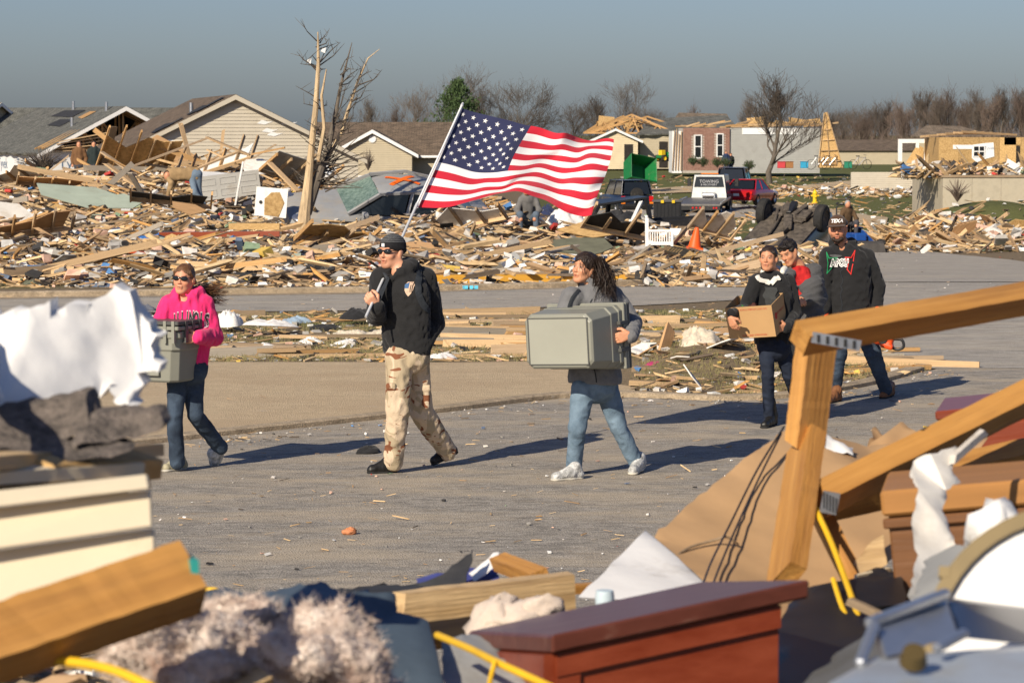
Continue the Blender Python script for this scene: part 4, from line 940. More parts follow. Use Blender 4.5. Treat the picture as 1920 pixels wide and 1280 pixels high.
# grass island between the roads
rng = random.Random(31)
for k in range(64):
    px = rng.uniform(380, 1700); py = rng.uniform(590, 700)
    bot = interp(px, [380, 1040, 1190, 1200, 1350, 1500, 1640, 1745], [672, 672, 676, 735, 740, 735, 712, 694]); top = interp(px, [380, 700, 1200, 1475, 1560, 1650, 1740], [590, 588, 580, 570, 625, 665, 692])
    if py > bot or py < top: py = lerp(top, bot, rng.random())
    c = GF(px, py); L = rng.uniform(.4, 1.8); az = rng.gauss(0, .22); v = Vector((math.cos(az), math.sin(az), 0)) * L / 2; a, b = c - v, c + v; a.z = sh(a.x, a.y) + rng.uniform(.02, .06); b.z = sh(b.x, b.y) + rng.uniform(.02, .06)
    m_ = rng.choice(BOARDM); board(a, b, rng.choice((.09, .09, .14)), .04, m_, BNAME[m_.name] + ' lying on the grass island between the roads', 'boards on the grass island', rng.choice((0, 0, 1.57)), rng=rng)
for k in range(26):
    px = rng.uniform(400, 1500); py = rng.uniform(592, 680); c = GF(px, py); nm = rng.choice(['white', 'white', 'grey', 'cream', 'black', 'pale blue', 'tan']); s = rng.uniform(.06, .2)
    cloth(Vector((c.x, c.y, sh(c.x, c.y))), s * 1.6, s, s * .7, rng.uniform(0, 6), cloth_mat(nm, CLC[nm]), 'crumpled ' + nm + ' fabric on the grass island between the roads', 'fabrics on the grass island', rng=rng)
for k in range(24):
    px = rng.uniform(1200, 1500); py = rng.uniform(620, 735); c = GF(px, py); m_ = rng.choice([DRYW, CARD, PLY, WHITE, DRYW]); s = rng.uniform(.15, .45)
    panel(Vector((c.x, c.y, sh(c.x, c.y) + .05)), s * 1.4, s, .012, (rng.gauss(.2, .3), rng.gauss(0, .3), rng.uniform(0, 6)), m_, m_.name + ' fragment in the low heap behind the cardboard box', 'fragments in the low heap', rng=rng)
def grass(name, label, pts, h0, h1, seed):
    rg = random.Random(seed); vs = []; fs = []; 
    for p in pts:
        p = Vector(p)
        for j in range(3):
            q = p + Vector((rg.gauss(0, .03), rg.gauss(0, .03), 0)); a = rg.uniform(0, 6.28); w_ = .004; hh = rg.uniform(h0, h1); k = len(vs)
            vs += [q + Vector((-w_, 0, -.01)), q + Vector((w_, 0, -.01)), q + Vector((math.cos(a) * hh * .6, math.sin(a) * hh * .6, hh))]; fs.append((k, k + 1, k + 2))
    o = link(name, mesh(name, vs, fs), M('dry grass', (.17, .165, .06), .9, .4, 1.5, col2=(.3, .25, .12))); tag(o, label, 'grass', kind='stuff')
grass('island_grass', 'short yellowing grass on the island between the roads', [p for p in island_pts(14000, 77) if mnoise.noise(Vector(p) * .9) > -.25], .02, .07, 1)

# ------------------------------------------------------------------ named debris
def bp(p1, p2, wd, th, mat, label, roll=0.0, name='beam', cat='beam', group=None): return board(P(*p1), P(*p2), wd, th, mat, label, group, roll, name, cat, random.Random(str(p1)))
bp((188, 335, 79), (214, 236, 78), .2, .04, PINE3, 'broad brown plank standing upright in the tall heap')
bp((196, 305, 74), (288, 372, 73), .16, .045, PINE, 'pale pine plank leaning down the tall heap toward the green panels')
bp((222, 322, 76), (392, 258, 77), .16, .045, PINE3, 'long brown rafter rising across the tall heap to its peak')
bp((388, 258, 77), (470, 292, 76), .12, .045, PINE, 'pale rafter sloping down right from the peak of the tall heap')
bp((360, 320, 74), (450, 283, 75), .14, .045, PINE, 'pale rafter under the peak of the tall heap')
bp((470, 290, 72), (535, 277, 72), .09, .045, PINE2, 'short orange stick poking from heap over the house wrap lettering')
bp((505, 305, 68), (560, 360, 67), .14, .045, PINE, 'pale plank sliding off the tall heap near stripped tree')
bp((441, 385, 66), (456, 303, 66), .11, .04, WHITE, 'white painted post standing before the grey panelled door', name='post', cat='post')
bp((1175, 437, 60), (1203, 376, 61), .07, .05, WHITE, 'white painted post slanting before the crushed black pickup', name='post', cat='post')
bp((300, 440, 56), (525, 438, 56), .24, .1, REDW, 'long red brown beam lying flat behind the debris field boards')
bp((430, 424, 57), (525, 424, 57), .26, .12, OSB, 'strand board box beam lying along the red brown beam')
bp((335, 462, 53), (490, 440, 53), .12, .05, PINE, 'long pale plank angled up over orange striped cloth')
bp((815, 522, 48.3), (1195, 522, 48.6), .22, .14, M('ochre beam paint', (.58, .3, .035), .6, .15, 3), 'long ochre yellow beam along the far kerb')
bp((1195, 527, 48.2), (1330, 525, 48.6), .2, .1, PINE4, 'grey brown beam continuing the ochre beam along far kerb')
bp((-20, 528, 48.6), (180, 537, 48.2), .36, .08, PINE, 'wide split pale timber on far kerb at the end of the debris field')
bp((1190, 690, 29.5), (1300, 697, 29.2), .22, .06, PINE3, 'wide brown board beside the pink cloth in the low heap')
bp((1180, 716, 28.4), (1345, 726, 28.3), .12, .05, PINE, 'splintered pale board at the front of the low heap')
bp((1340, 706, 29.2), (1480, 695, 29.6), .12, .06, PINE2, 'orange pine board behind the legs of person with cardboard box')
bp((1560, 697, 30.0), (1745, 688, 30.6), .1, .05, PINE2, 'straight pine board on the road edge behind the bearded man')
bp((1184, 655, 30.5), (1262, 682, 29.6), .09, .03, WHITE, 'white painted trim board slanting into the low heap', name='trim_board', cat='board')
bp((1240, 672, 29.9), (1258, 612, 30.2), .16, .03, PLY, 'brown shutter propped upright in the low heap', 1.3, 'shutter', 'shutter')
for px, py, L in [(905, 668, 200), (640, 668, 240), (480, 658, 150)]: bp((px - L / 2, py, 32.4), (px + L / 2, py - 2, 32.5), .09, .05, PINE, 'long straight pine stud lying along the driveway edge', 0, 'stud', 'board', 'studs along the driveway edge')
for (px, py, d, sx, sy, rot, m_, lab, v) in [
    (285, 300, 80, 3.4, 2.0, (.75, -.12, .2), PLY, 'large brown plywood roof sheet collapsed on the tall heap', 2),
    (142, 362, 70, 2.6, 1.4, (.45, .12, .1), SAGE, 'large sage green board sloping on the debris', 1), (232, 378, 68, 1.4, .9, (.5, 0, .3), SAGE, 'smaller sage green board below the large one', 3),
    (20, 408, 62, 1.5, 1.2, (.9, .1, .2), DRYW, 'rounded tan plaster slab at the edge of the debris field', 4), (415, 330, 73, 1.7, .7, (.3, .1, .2), WHITE, 'white roof sheet heaped above the grey door', 5),
    (490, 312, 72, 1.3, .8, (.6, .15, 0), DRYW, 'cream sheet leaning on the heap near stripped tree', 6), (350, 388, 62, .9, .5, (.6, .2, 0), PLY, 'square plywood piece near the crouching person in tan', 1),
    (800, 470, 53, 1.6, .9, (.35, .1, .1), PLY, 'reddish plywood board behind the man with flag', 0), (1120, 428, 62, 2.4, .9, (.7, 0, .1), OSB, 'wide strand board sheet before crushed black pickup', 2),
    (1265, 400, 78, 1.2, .8, (.5, .2, 0), OSB, 'strand board scrap right of the black pickup bed', 3), (1275, 470, 58, .8, .5, (.6, .2, .3), OSB, 'ragged strand board scrap beside orange cone', 4), (1090, 462, 56, 1.6, .8, (.5, 0, .2), cloth_mat('olive canvas', (.12, .12, .08)), 'olive canvas panel right of the blue tarpaulin', 5),
    (1390, 640, 31.5, .9, .7, (.5, .2, .2), CARD, 'torn cardboard flap in the low heap', 6), (1345, 640, 31, 1.3, .9, (.25, .1, .2), DRYW, 'creased cream sheet draped over the low heap', 7)]:
    panel(P(px, py, d), sx, sy, .02, rot, m_, lab, v=v)
for (px, py, d, sx, sy, sz, nm, c, lab, v) in [
    (298, 418, 58, .52, .3, .22, 'blue tarp', (.02, .13, .4), 'bright blue tarpaulin crumpled on the debris near red brown beam', 0), (1092, 470, 55, .36, .28, .32, 'blue tarp', (.02, .07, .35), 'royal blue tarpaulin bundled above the long haired woman', 2),
    (240, 437, 57, .3, .25, .2, 'white', CLC['white'], 'white cushion beside the blue tarpaulin', 3), (250, 475, 52, .36, .2, .1, 'orange', (.7, .1, .02), 'orange and black cloth on the boards', 1), (328, 473, 52, .35, .2, .1, 'navy', CLC['navy'], 'dark navy cloth beside the orange cloth', 4),
    (150, 452, 54, .35, .2, .12, 'red', CLC['red'], 'red cloth scraps among boards', 2), (1218, 512, 50, .24, .18, .24, 'black', CLC['black'], 'black duffel bag with teal tag on the far verge', 5), (1063, 412, 64, .5, .4, .5, 'white', CLC['white'], 'white and black clothes heaped beside crouching person in grey', 6),
    (1025, 405, 65, .4, .3, .4, 'navy', CLC['navy'], 'navy clothes heaped beside crouching person in grey', 0), (960, 430, 58, .5, .4, .25, 'tan', CLC['tan'], 'tan rolled carpet in front of the black chest', 1), (1235, 468, 57, .4, .25, .2, 'white', CLC['white'], 'white sheet below the white slatted crib end', 3),
    (185, 540, 47.5, .42, .22, .12, 'denim', (.09, .13, .2), 'faded denim jeans on the far kerb', 2), (60, 535, 48.3, .4, .3, .12, 'olive', CLC['olive'], 'green cloth bundle on the far kerb', 4), (700, 470, 53.5, .35, .3, .3, 'brown', CLC['brown'], 'brown round cushion left of the man with flag', 0),
    (430, 608, 36.5, .2, .16, .26, 'white', (.66, .64, .59), 'stuffed white pillow on the grass island behind the pink sweatshirt', 3), (272, 580, 40, .2, .14, .09, 'dotted', (.1, .11, .14), 'dark dotted cloth by the far road behind pink sweatshirt', 1),
    (505, 606, 36, .38, .2, .1, 'white', CLC['white'], 'white garments crumpled on the grass island', 5), (668, 588, 38, .3, .2, .13, 'black', CLC['black'], 'black bag on the grass island beside the flag pole end', 6), (690, 846, 22.6, .13, .08, .07, 'black', CLC['black'], 'black glove lying on the road behind man with flag', 2),
    (1250, 684, 29.6, .22, .12, .07, 'magenta', (.4, .02, .12), 'magenta cloth in the low heap', 0), (1330, 688, 29.6, .3, .16, .12, 'red', CLC['red'], 'bright red cloth in the low heap', 4), (1312, 655, 30.2, .42, .3, .3, 'cream', CLC['cream'], 'cream blanket draped over the low heap', 6), (1400, 690, 29.8, .3, .2, .1, 'grey', CLC['grey'], 'pale grey rag beside red cloth', 3),
    (1160, 497, 51, .3, .25, .15, 'black', CLC['black'], 'black plastic sheeting left of the duffel bag', 5), (1700, 622, 36.4, .15, .1, .06, 'white', CLC['white'], 'white rag on the road behind the orange chainsaw', 1), (1035, 470, 53, .3, .2, .15, 'cream', CLC['cream'], 'cream towel lying left of the royal blue tarpaulin', 2)]:
    p = P(px, py, d); p.z = min(p.z, sh(p.x, p.y) + .12) if d < 100 else p.z - .5
    cloth(p, sx, sy, sz, random.Random(px).uniform(0, 3), cloth_mat(nm, c), lab, v=v, rng=random.Random(px))
# panelled door, white board with strand backing
o = empty('panel_door', P(428, 348, 70), (math.radians(8), math.radians(-7), .1)); tag(o, 'grey six panel door lying on its side in the heap', 'door')
MB().bx(-.78, .78, -.02, .02, -.3, .3).build('door_slab', M('grey door paint', (.42, .41, .38), .6, .08, 3, dirt_amt=.25), o)
for x in (-.5, 0, .5):
    for z in (-.14, .14):
        mb = MB(); mb.bx(x - .2, x + .2, -.03, -.021, z + .07, z + .085); mb.bx(x - .2, x + .2, -.03, -.021, z - .085, z - .07); mb.bx(x - .2, x - .185, -.03, -.021, z - .07, z + .07); mb.bx(x + .185, x + .2, -.03, -.021, z - .07, z + .07); mb.build('door_moulding', MATS['grey door paint'], o)
o = empty('torn_door', P(508, 378, 62), (0, math.radians(5), -.1)); tag(o, 'white door with torn skin exposing its strand core beside stripped tree', 'door')
MB().bx(-.34, .36, -.02, .02, -.33, .3).build('door_slab', WHITE, o)
MB().prism([(-.12, -.024, -.3), (.2, -.024, -.32), (.3, -.024, .0), (.18, -.024, .22), (.0, -.024, .2), (-.14, -.024, .05)], (0, 0, 0), (0, -.01, 0)).build('exposed_core', OSB, o)
MB().lathe((-.22, -.02, -.03), [(0, .02), (.035, .02), (.04, 0)], 12, (0, -1, 0)).build('lock_hole', BLACKP, o)
# white crib end
o = empty('crib_end', P(1236, 458, 57.5), (math.radians(-6), 0, .05)); tag(o, 'white slatted crib end panel standing in the debris', 'crib')
o.scale = (.86,) * 3
MB().bx(-.33, -.25, -.03, .03, -.05, .62).build('post', WINT, o); MB().bx(.27, .33, -.03, .03, -.05, .34).build('post', WINT, o); MB().bx(-.25, .27, -.025, .025, .29, .345).build('top_rail', WINT, o); MB().bx(-.25, .27, -.025, .025, -.02, .06).build('bottom_rail', WINT, o)
for k in range(9): MB().bx(-.225 + k * .056, -.2 + k * .056, -.012, .012, .06, .29).build('slat', WINT, o)
MB().lathe((-.29, 0, .62), [(.03, 0), (.04, .02), (.03, .05), (0, .07)], 10).build('finial', WINT, o)
# traffic cone
o = empty('traffic_cone', P(1302, 466, 60)); tag(o, 'orange traffic cone tilted in the debris', 'traffic cone'); o.rotation_euler = (0, .12, 0)
ORG = M('cone orange', (.85, .11, .015), .5, .08, 4, dirt_amt=.1)
MB().lathe((0, 0, 0), [(.14, .03), (.06, .38), (.035, .45), (0, .45)], 18).build('cone_body', ORG, o); MB().bx(-.17, .17, -.17, .17, -.01, .03).build('base_plate', ORG, o)
# yellow hydrant
hp = GP(1528, 381); o = empty('fire_hydrant', hp); tag(o, 'yellow fire hydrant on the far lawn', 'hydrant'); YEL = M('hydrant yellow', (.75, .5, .02), .5, .08, 4)
k_ = 1.0; MB().lathe((0, 0, 0), [(.19, 0), (.19, .06), (.12, .08), (.12, .5), (.16, .52), (.16, .56), (.13, .58), (.11, .68), (.04, .74), (.04, .79), (0, .79)], 16).build('barrel', YEL, o)
for sx in (-1, 1): MB().cyl((sx * .1, 0, .42), (sx * .23, 0, .42), .055, 10).build('outlet', YEL, o)
MB().cyl((0, -.1, .4), (0, -.22, .4), .08, 12).build('pumper_outlet', YEL, o)
# black chest
o = empty('black_chest', P(957, 425, 66)); tag(o, 'black open cabinet lying beside crouching person in grey', 'cabinet')
MB().bx(-.32, .32, -.2, .2, .0, .38).build('case', BLACKP, o, .01); mb = MB(); [mb.bx(-.3 + k * .14, -.2 + k * .14, -.215, -.201, .05, .33) for k in range(4)]; mb.build('bay', SHADOWB, o)
# black tote by pickup
o = empty('black_tote', P(1251, 409, 78)); tag(o, 'black lidded storage tote beside the crushed pickup', 'storage tote')
MB().bx(-.37, .37, -.25, .25, 0, .44).build('tub', BLACKP, o, .02); mb = MB(); mb.bx(-.4, .4, -.28, .28, .44, .5); mb.build('lid', M('grey lid plastic', (.09, .09, .09), .5, .1, 4), o, .01)
for k in range(7): MB().bx(-.33 + k * .1, -.29 + k * .1, -.265, -.251, .04, .4).build('rib', BLACKP, o)
for sx in (-.15, .15): MB().bx(sx - .04, sx + .04, -.3, -.281, .42, .5).build('latch', YEL, o)
# blue spray paint marks on the far kerb
SPB = M('blue marking paint', (.1, .5, .72), .8, .1, 6)
for k, px in enumerate((866, 874, 884, 893)): p = GF(px, 545); MB().bx(-.03, .03, -.004, 0, 0, .055).build('kerb_paint_mark', SPB, None, loc=(p.x, p.y - .01, .03))
for o in list(COL.objects):
    if o.name.startswith('kerb_paint_mark'): tag(o, 'sky blue paint stroke on the far kerb', 'paint mark', 'blue paint strokes on the far kerb')
# small orange scrap on the road
o = empty('orange_scrap', GF(655, 1003)); tag(o, 'small crumpled orange clay pot shard on the road', 'shard'); TC = M('terracotta', (.55, .22, .1), .7, .15, 10, .2)
clay = link('shard', shared(BLV[2], TC), None, o, (0, 0, .022), (0, 0, .3), (.045, .035, .026)); link('rim', shared(BLV[1], TC), None, o, (.02, -.005, .038), (.2, .4, 1), (.026, .024, .014))
# ------------------------------------------------------------------ smooth-union modelling for bodies, clothes and soft things
class SDF:
    def __init__(s, h): s.h = h; s.pr = []; s.disp = None
    def cone(s, a, b, ra, rb, k=.02, op='add', flat=None, fl=1.0):
        """tapered capsule; flat: axis along which the section is scaled by fl"""
        s.pr.append(('c', Vector(a), Vector(b), ra, rb, k, op, None if flat is None else Vector(flat).normalized(), fl)); return s
    def ell(s, c, r, R=None, k=.02, op='add'):
        s.pr.append(('e', Vector(c), Vector(r), np.array(R if R is not None else Matrix.Identity(3)), None, k, op, None, 1)); return s
    def box(s, c, hs, R=None, rd=.01, k=.02, op='add'):
        s.pr.append(('b', Vector(c), Vector(hs), np.array(R if R is not None else Matrix.Identity(3)), rd, k, op, None, 1)); return s
    def chain(s, pts, rs, k=.02, **kw):
        for i in range(len(pts) - 1): s.cone(pts[i], pts[i + 1], rs[i], rs[i + 1], k, **kw)
        return s
    def mesh(s, name='body', smooth_iter=1):
        h = s.h; lo = np.array([1e9] * 3); hi = -lo; bbs = []
        for p in s.pr:
            if p[0] == 'c': m = max(p[3], p[4]) * max(1, p[8]) ; a = np.minimum(p[1], p[2]) - m; b = np.maximum(p[1], p[2]) + m
            else: m = max(p[2]) * (1.75 if p[0] == 'b' else 1); a = np.array(p[1]) - m; b = np.array(p[1]) + m
            bbs.append((a, b))
            if p[6] == 'add': lo = np.minimum(lo, a); hi = np.maximum(hi, b)
        lo -= 4 * h; hi += 4 * h; n = np.ceil((hi - lo) / h).astype(int) + 1
        D = np.full(n, .5, np.float32); ax = [(lo[i] + h * np.arange(n[i])).astype(np.float32) for i in range(3)]
        for p, (a, b) in zip(s.pr, bbs):
            k = p[5]; i0 = np.maximum(0, np.floor((a - k - 3 * h - lo) / h).astype(int)); i1 = np.minimum(n, np.ceil((b + k + 3 * h - lo) / h).astype(int) + 1)
            if (i1 <= i0).any(): continue
            sl = tuple(slice(i0[i], i1[i]) for i in range(3))
            X = ax[0][sl[0]][:, None, None]; Y = ax[1][sl[1]][None, :, None]; Z = ax[2][sl[2]][None, None, :]
            if p[0] == 'c':
                A, B = p[1], p[2]; fl, f = p[7], p[8]; px, py, pz = X - A.x, Y - A.y, Z - A.z; d = B - A
                if fl is not None:
                    q = (px * fl.x + py * fl.y + pz * fl.z) * (1 / f - 1); px = px + q * fl.x; py = py + q * fl.y; pz = pz + q * fl.z
                    d = d + fl * (d.dot(fl) * (1 / f - 1))
                dd = max(d.dot(d), 1e-9); t = np.clip((px * d.x + py * d.y + pz * d.z) / dd, 0, 1)
                d0 = np.sqrt((px - t * d.x) ** 2 + (py - t * d.y) ** 2 + (pz - t * d.z) ** 2) - (p[3] + (p[4] - p[3]) * t)
                if fl is not None and f < 1: d0 = d0 * max(f, .5)
            else:
                R = p[3]; C = p[1]; px, py, pz = X - C.x, Y - C.y, Z - C.z
                u = px * R[0, 0] + py * R[1, 0] + pz * R[2, 0]; v = px * R[0, 1] + py * R[1, 1] + pz * R[2, 1]; w_ = px * R[0, 2] + py * R[1, 2] + pz * R[2, 2]; r = p[2]
                if p[0] == 'e':
                    k0 = np.sqrt((u / r.x) ** 2 + (v / r.y) ** 2 + (w_ / r.z) ** 2); k1 = np.sqrt((u / r.x ** 2) ** 2 + (v / r.y ** 2) ** 2 + (w_ / r.z ** 2) ** 2) + 1e-6; d0 = k0 * (k0 - 1) / k1
                else:
                    rd = p[4]; qx, qy, qz = np.abs(u) - r.x + rd, np.abs(v) - r.y + rd, np.abs(w_) - r.z + rd
                    d0 = np.sqrt(np.maximum(qx, 0) ** 2 + np.maximum(qy, 0) ** 2 + np.maximum(qz, 0) ** 2) + np.minimum(np.maximum(qx, np.maximum(qy, qz)), 0) - rd
            sub = D[sl]
            if p[6] == 'add':
                hh = np.clip(.5 + .5 * (sub - d0) / k, 0, 1); D[sl] = sub + (d0 - sub) * hh - k * hh * (1 - hh)
            else:
                hh = np.clip(.5 - .5 * (sub + d0) / k, 0, 1); D[sl] = sub + (-d0 - sub) * hh + k * hh * (1 - hh)
        if s.disp is not None:
            idx = np.nonzero(np.abs(D) < 3 * h + .03); pts = np.stack([ax[i][idx[i]] for i in range(3)], 1); D[idx] += s.disp(pts).astype(np.float32)
        return surface_nets(D, lo, h, name, smooth_iter)
def surface_nets(D, lo, h, name, smooth_iter=1):
    S_ = D < 0; n = D.shape; c = np.zeros(tuple(k - 1 for k in n), np.uint8)
    for dx in (0, 1):
        for dy in (0, 1):
            for dz in (0, 1): c += S_[dx:n[0] - 1 + dx, dy:n[1] - 1 + dy, dz:n[2] - 1 + dz]
    cells = np.argwhere((c > 0) & (c < 8)); ids = np.full(c.shape, -1, np.int64); ids[tuple(cells.T)] = np.arange(len(cells))
    acc = np.zeros((len(cells), 3)); cnt = np.zeros(len(cells))
    corners = [(dx, dy, dz) for dx in (0, 1) for dy in (0, 1) for dz in (0, 1)]
    vals = {q: D[cells[:, 0] + q[0], cells[:, 1] + q[1], cells[:, 2] + q[2]] for q in corners}
    for a in corners:
        for i in range(3):
            if a[i] == 0:
                b = list(a); b[i] = 1; b = tuple(b); va, vb = vals[a], vals[b]; m = (va < 0) != (vb < 0); t = np.where(m, va / np.where(m, va - vb, 1), 0)
                pt = np.array(a, float)[None].repeat(len(cells), 0); pt[:, i] += t; acc += pt * m[:, None]; cnt += m
    V = (cells + acc / np.maximum(cnt, 1)[:, None]) * h + lo; F = []
    for i in range(3):
        j, k = (i + 1) % 3, (i + 2) % 3; sl0 = [slice(None)] * 3; sl1 = [slice(None)] * 3; sl0[i] = slice(0, n[i] - 1); sl1[i] = slice(1, n[i]); A = S_[tuple(sl0)]; B = S_[tuple(sl1)]
        e = np.argwhere(A != B); e = e[(e[:, j] > 0) & (e[:, k] > 0) & (e[:, j] < n[j] - 1) & (e[:, k] < n[k] - 1)]
        sgn = A[tuple(e.T)]; q = []
        for oj, ok in ((0, 0), (1, 0), (1, 1), (0, 1)):
            f = e.copy(); f[:, j] -= oj; f[:, k] -= ok; q.append(ids[tuple(f.T)])
        q = np.stack(q, 1); q[~sgn] = q[~sgn][:, ::-1]; F.append(q)
    F = np.concatenate(F); F = F[:, ::-1] if False else F
    for _ in range(smooth_iter):
        acc = np.zeros_like(V); cn = np.zeros(len(V))
        for a, b in ((0, 1), (1, 2), (2, 3), (3, 0)):
            np.add.at(acc, F[:, a], V[F[:, b]]); np.add.at(cn, F[:, a], 1); np.add.at(acc, F[:, b], V[F[:, a]]); np.add.at(cn, F[:, b], 1)
        V = V * .5 + .5 * acc / np.maximum(cn, 1)[:, None]
    me = bpy.data.meshes.new(name); me.from_pydata(V, [], F); me.update(); me.polygons.foreach_set('use_smooth', [True] * len(me.polygons)); return me
def wnoise(seed, freq, n=7, aniso=(1, 1, 1)):
    rg = np.random.RandomState(seed); K = rg.normal(0, 1, (n, 3)) * freq * np.array(aniso); ph = rg.uniform(0, 6.28, n); K2 = rg.normal(0, 1, (n, 3)) * freq * .45
    def f(p):
        w_ = np.zeros(len(p))
        for i in range(n): w_ += np.sin(p @ K[i] + ph[i] + 1.3 * np.sin(p @ K2[i] + ph[-i]))
        return w_ / n ** .5
    return f
# ------------------------------------------------------------------ vehicles
def loft(secs, close=True):
    """secs: list of rings with equal counts"""
    mb = MB(); n = len(secs[0]); vs = [v for s_ in secs for v in s_]; fs = [(i * n + k, i * n + (k + 1) % n, (i + 1) * n + (k + 1) % n, (i + 1) * n + k) for i in range(len(secs) - 1) for k in range(n)]
    if close: fs += [tuple(range(n))[::-1], tuple(range(n * (len(secs) - 1), n * len(secs)))]
    return mb.add(vs, fs, True)
def wheel(parent, c, r, w_, axis=(0, 1, 0), rimm=METAL, name='wheel'):
    e = MB(); e.lathe(c, [(r * .62, -w_ / 2), (r * .9, -w_ / 2), (r, -w_ * .36), (r, w_ * .36), (r * .9, w_ / 2), (r * .62, w_ / 2), (r * .62, -w_ / 2)], 24, axis); t = e.build(name, RUBBER, parent)
    e = MB(); e.lathe(c, [(0, w_ * .28), (r * .12, w_ * .3), (r * .2, w_ * .2), (r * .55, w_ * .3), (r * .63, w_ * .45), (r * .63, -w_ * .45), (0, -w_ * .3)], 18, axis); e.build('rim', rimm, t); return t
def car_body(prof, W, roofs, th=None):
    """prof: list of (x, zlow, zhigh, halfwidth factor) -> rounded lower body"""
    secs = []
    for (x, z0, z1, k) in prof:
        hw = W / 2 * k; r = []
        for (y, z) in ((-hw * .92, z0), (-hw, z0 + (z1 - z0) * .35), (-hw * .985, z0 + (z1 - z0) * .75), (-hw * .9, z1 - .02), (-hw * .6, z1), (hw * .6, z1), (hw * .9, z1 - .02), (hw * .985, z0 + (z1 - z0) * .75), (hw, z0 + (z1 - z0) * .35), (hw * .92, z0)): r.append(Vector((x, y, z)))
        secs.append(r)
    return loft(secs)
def cabin(parent, pts_low, pts_high, W0, W1, mat, glass, pill=.06, name='greenhouse'):
    """pts_low/high: x of base front, base rear, roof front, roof rear with heights"""
    (xf, zf), (xr, zr) = pts_low; (xa, za), (xb, zb) = pts_high; h0, h1 = W0 / 2, W1 / 2
    A = {'fl': Vector((xf, -h0, zf)), 'fr': Vector((xf, h0, zf)), 'rl': Vector((xr, -h0, zr)), 'rr': Vector((xr, h0, zr)), 'tfl': Vector((xa, -h1, za)), 'tfr': Vector((xa, h1, za)), 'trl': Vector((xb, -h1, zb)), 'trr': Vector((xb, h1, zb))}
    def pane(a, b, c, d, nm_, m_, s_=.9, out=.004):
        q = [A[k] for k in (a, b, c, d)]; ce = sum(q, Vector()) / 4; n = (q[1] - q[0]).cross(q[3] - q[0]).normalized()
        if n.dot(ce - Vector(((xf + xr) / 2, 0, zf))) < 0: n = -n
        MB().prism([ce + (p - ce) * s_ + n * out for p in q], Vector(), n * .006).build(nm_, m_, parent)
    # pillars and roof as one shell
    mb = MB(); mb.prism([A['tfl'], A['tfr'], A['trr'], A['trl']], (0, 0, 0), (0, 0, .05))
    for a, b in (('fl', 'tfl'), ('fr', 'tfr'), ('rl', 'trl'), ('rr', 'trr')): mb.beam(A[a], A[b] + Vector((0, 0, .02)), pill, pill)
    for s_ in ('l', 'r'): m0 = A['f' + s_].lerp(A['r' + s_], .52); m1 = A['tf' + s_].lerp(A['tr' + s_], .52); mb.beam(m0, m1, pill, pill)
    mb.build('roof', mat, parent, .02)
    inner = MB(); inner.prism([A['fl'] * .97, A['fr'] * .97, A['rr'] * .97, A['rl'] * .97], (0, 0, 0), (0, 0, .05)); 
    pane('fl', 'fr', 'tfr', 'tfl', 'windscreen', glass, .9); pane('rl', 'rr', 'trr', 'trl', 'rear_window', glass, .86)
    for s_ in ('l', 'r'):
        for t0, t1, nm_ in ((.02, .5, 'side_window'), (.54, .98, 'side_window')):
            q = [A['f' + s_].lerp(A['r' + s_], t0), A['f' + s_].lerp(A['r' + s_], t1), A['tf' + s_].lerp(A['tr' + s_], t1), A['tf' + s_].lerp(A['tr' + s_], t0)]; ce = sum(q, Vector()) / 4; n = Vector((0, -1 if s_ == 'l' else 1, 0)); MB().prism([ce + (p - ce) * .9 for p in q], Vector(), n * .006).build(nm_, glass, parent)
def lamp(parent, c, d, mat, name, lab=None): return MB().box(c, d).build(name, mat, parent, .01)
REDL = M('tail lamp red', (.55, .01, .01), .25, .1, 9, coat=.4); AMB = M('amber lens', (.8, .22, .02), .3, .1, 9)
NAVY = M('dark blue car paint', (.008, .013, .028), .3, .1, 5, coat=.7, dirt_amt=.15, dirt=(.12, .1, .08)); BLKC = M('black car paint', (.012, .012, .013), .5, .1, 5, coat=.2, dirt_amt=.3, dirt=(.1, .085, .07)); REDC = M('red car paint', (.42, .008, .012), .3, .1, 5, coat=.7)
SILC = M('dusty silver paint', (.27, .275, .28), .55, .12, 3, coat=.1, dirt_amt=.5, dirt=(.33, .28, .21), dirt_scale=1.4); WHC = M('white truck panel', (.62, .62, .6), .4, .08, 4, dirt_amt=.2, dirt=(.35, .3, .24))
# wrecked sedan, x forward = left in picture
c0 = G(770, 63.5); o = empty('wrecked_sedan', P(722, 452, 63.5), (math.radians(-21), math.radians(-4), math.radians(180 + 16))); tag(o, 'crushed silver grey sedan with orange cross sprayed on its roof', 'car')
W_ = 1.78
car_body([(2.35, .35, .6, .75), (2.2, .25, .72, .9), (1.5, .2, .82, .99), (.9, .2, .9, 1), (0, .2, .93, 1), (-1.0, .2, .95, 1), (-1.7, .22, .97, .98), (-2.2, .3, .92, .9), (-2.35, .4, .8, .8)], W_, None).build('body', SILC, o)
roof = []
for (x, z, hw) in [(.42, 1.33, .56), (.1, 1.42, .6), (-.35, 1.46, .61), (-.8, 1.43, .6), (-1.2, 1.33, .57)]: roof.append([Vector((x, y * hw, z - .06 * y * y + .02 * mnoise.noise(Vector((x * 2, y * 2, 4))))) for y in np.linspace(-1, 1, 9)])
MB().quadgrid(roof).build('roof', SILC, o)
SHAT = M('shattered glass', (.1, .17, .14), .25, .35, 12, .5, col2=(.2, .27, .23), spec=.6, bscale=40)
ws = [[Vector((lerp(1.1, .42, t), y * lerp(.72, .57, t), lerp(.9, 1.33, t) - .02 - .09 * math.sin(3.1 * t) * (1 - y * y))) for y in np.linspace(-1, 1, 9)] for t in np.linspace(0, 1, 7)]; MB().quadgrid(ws).build('windscreen', SHAT, o)
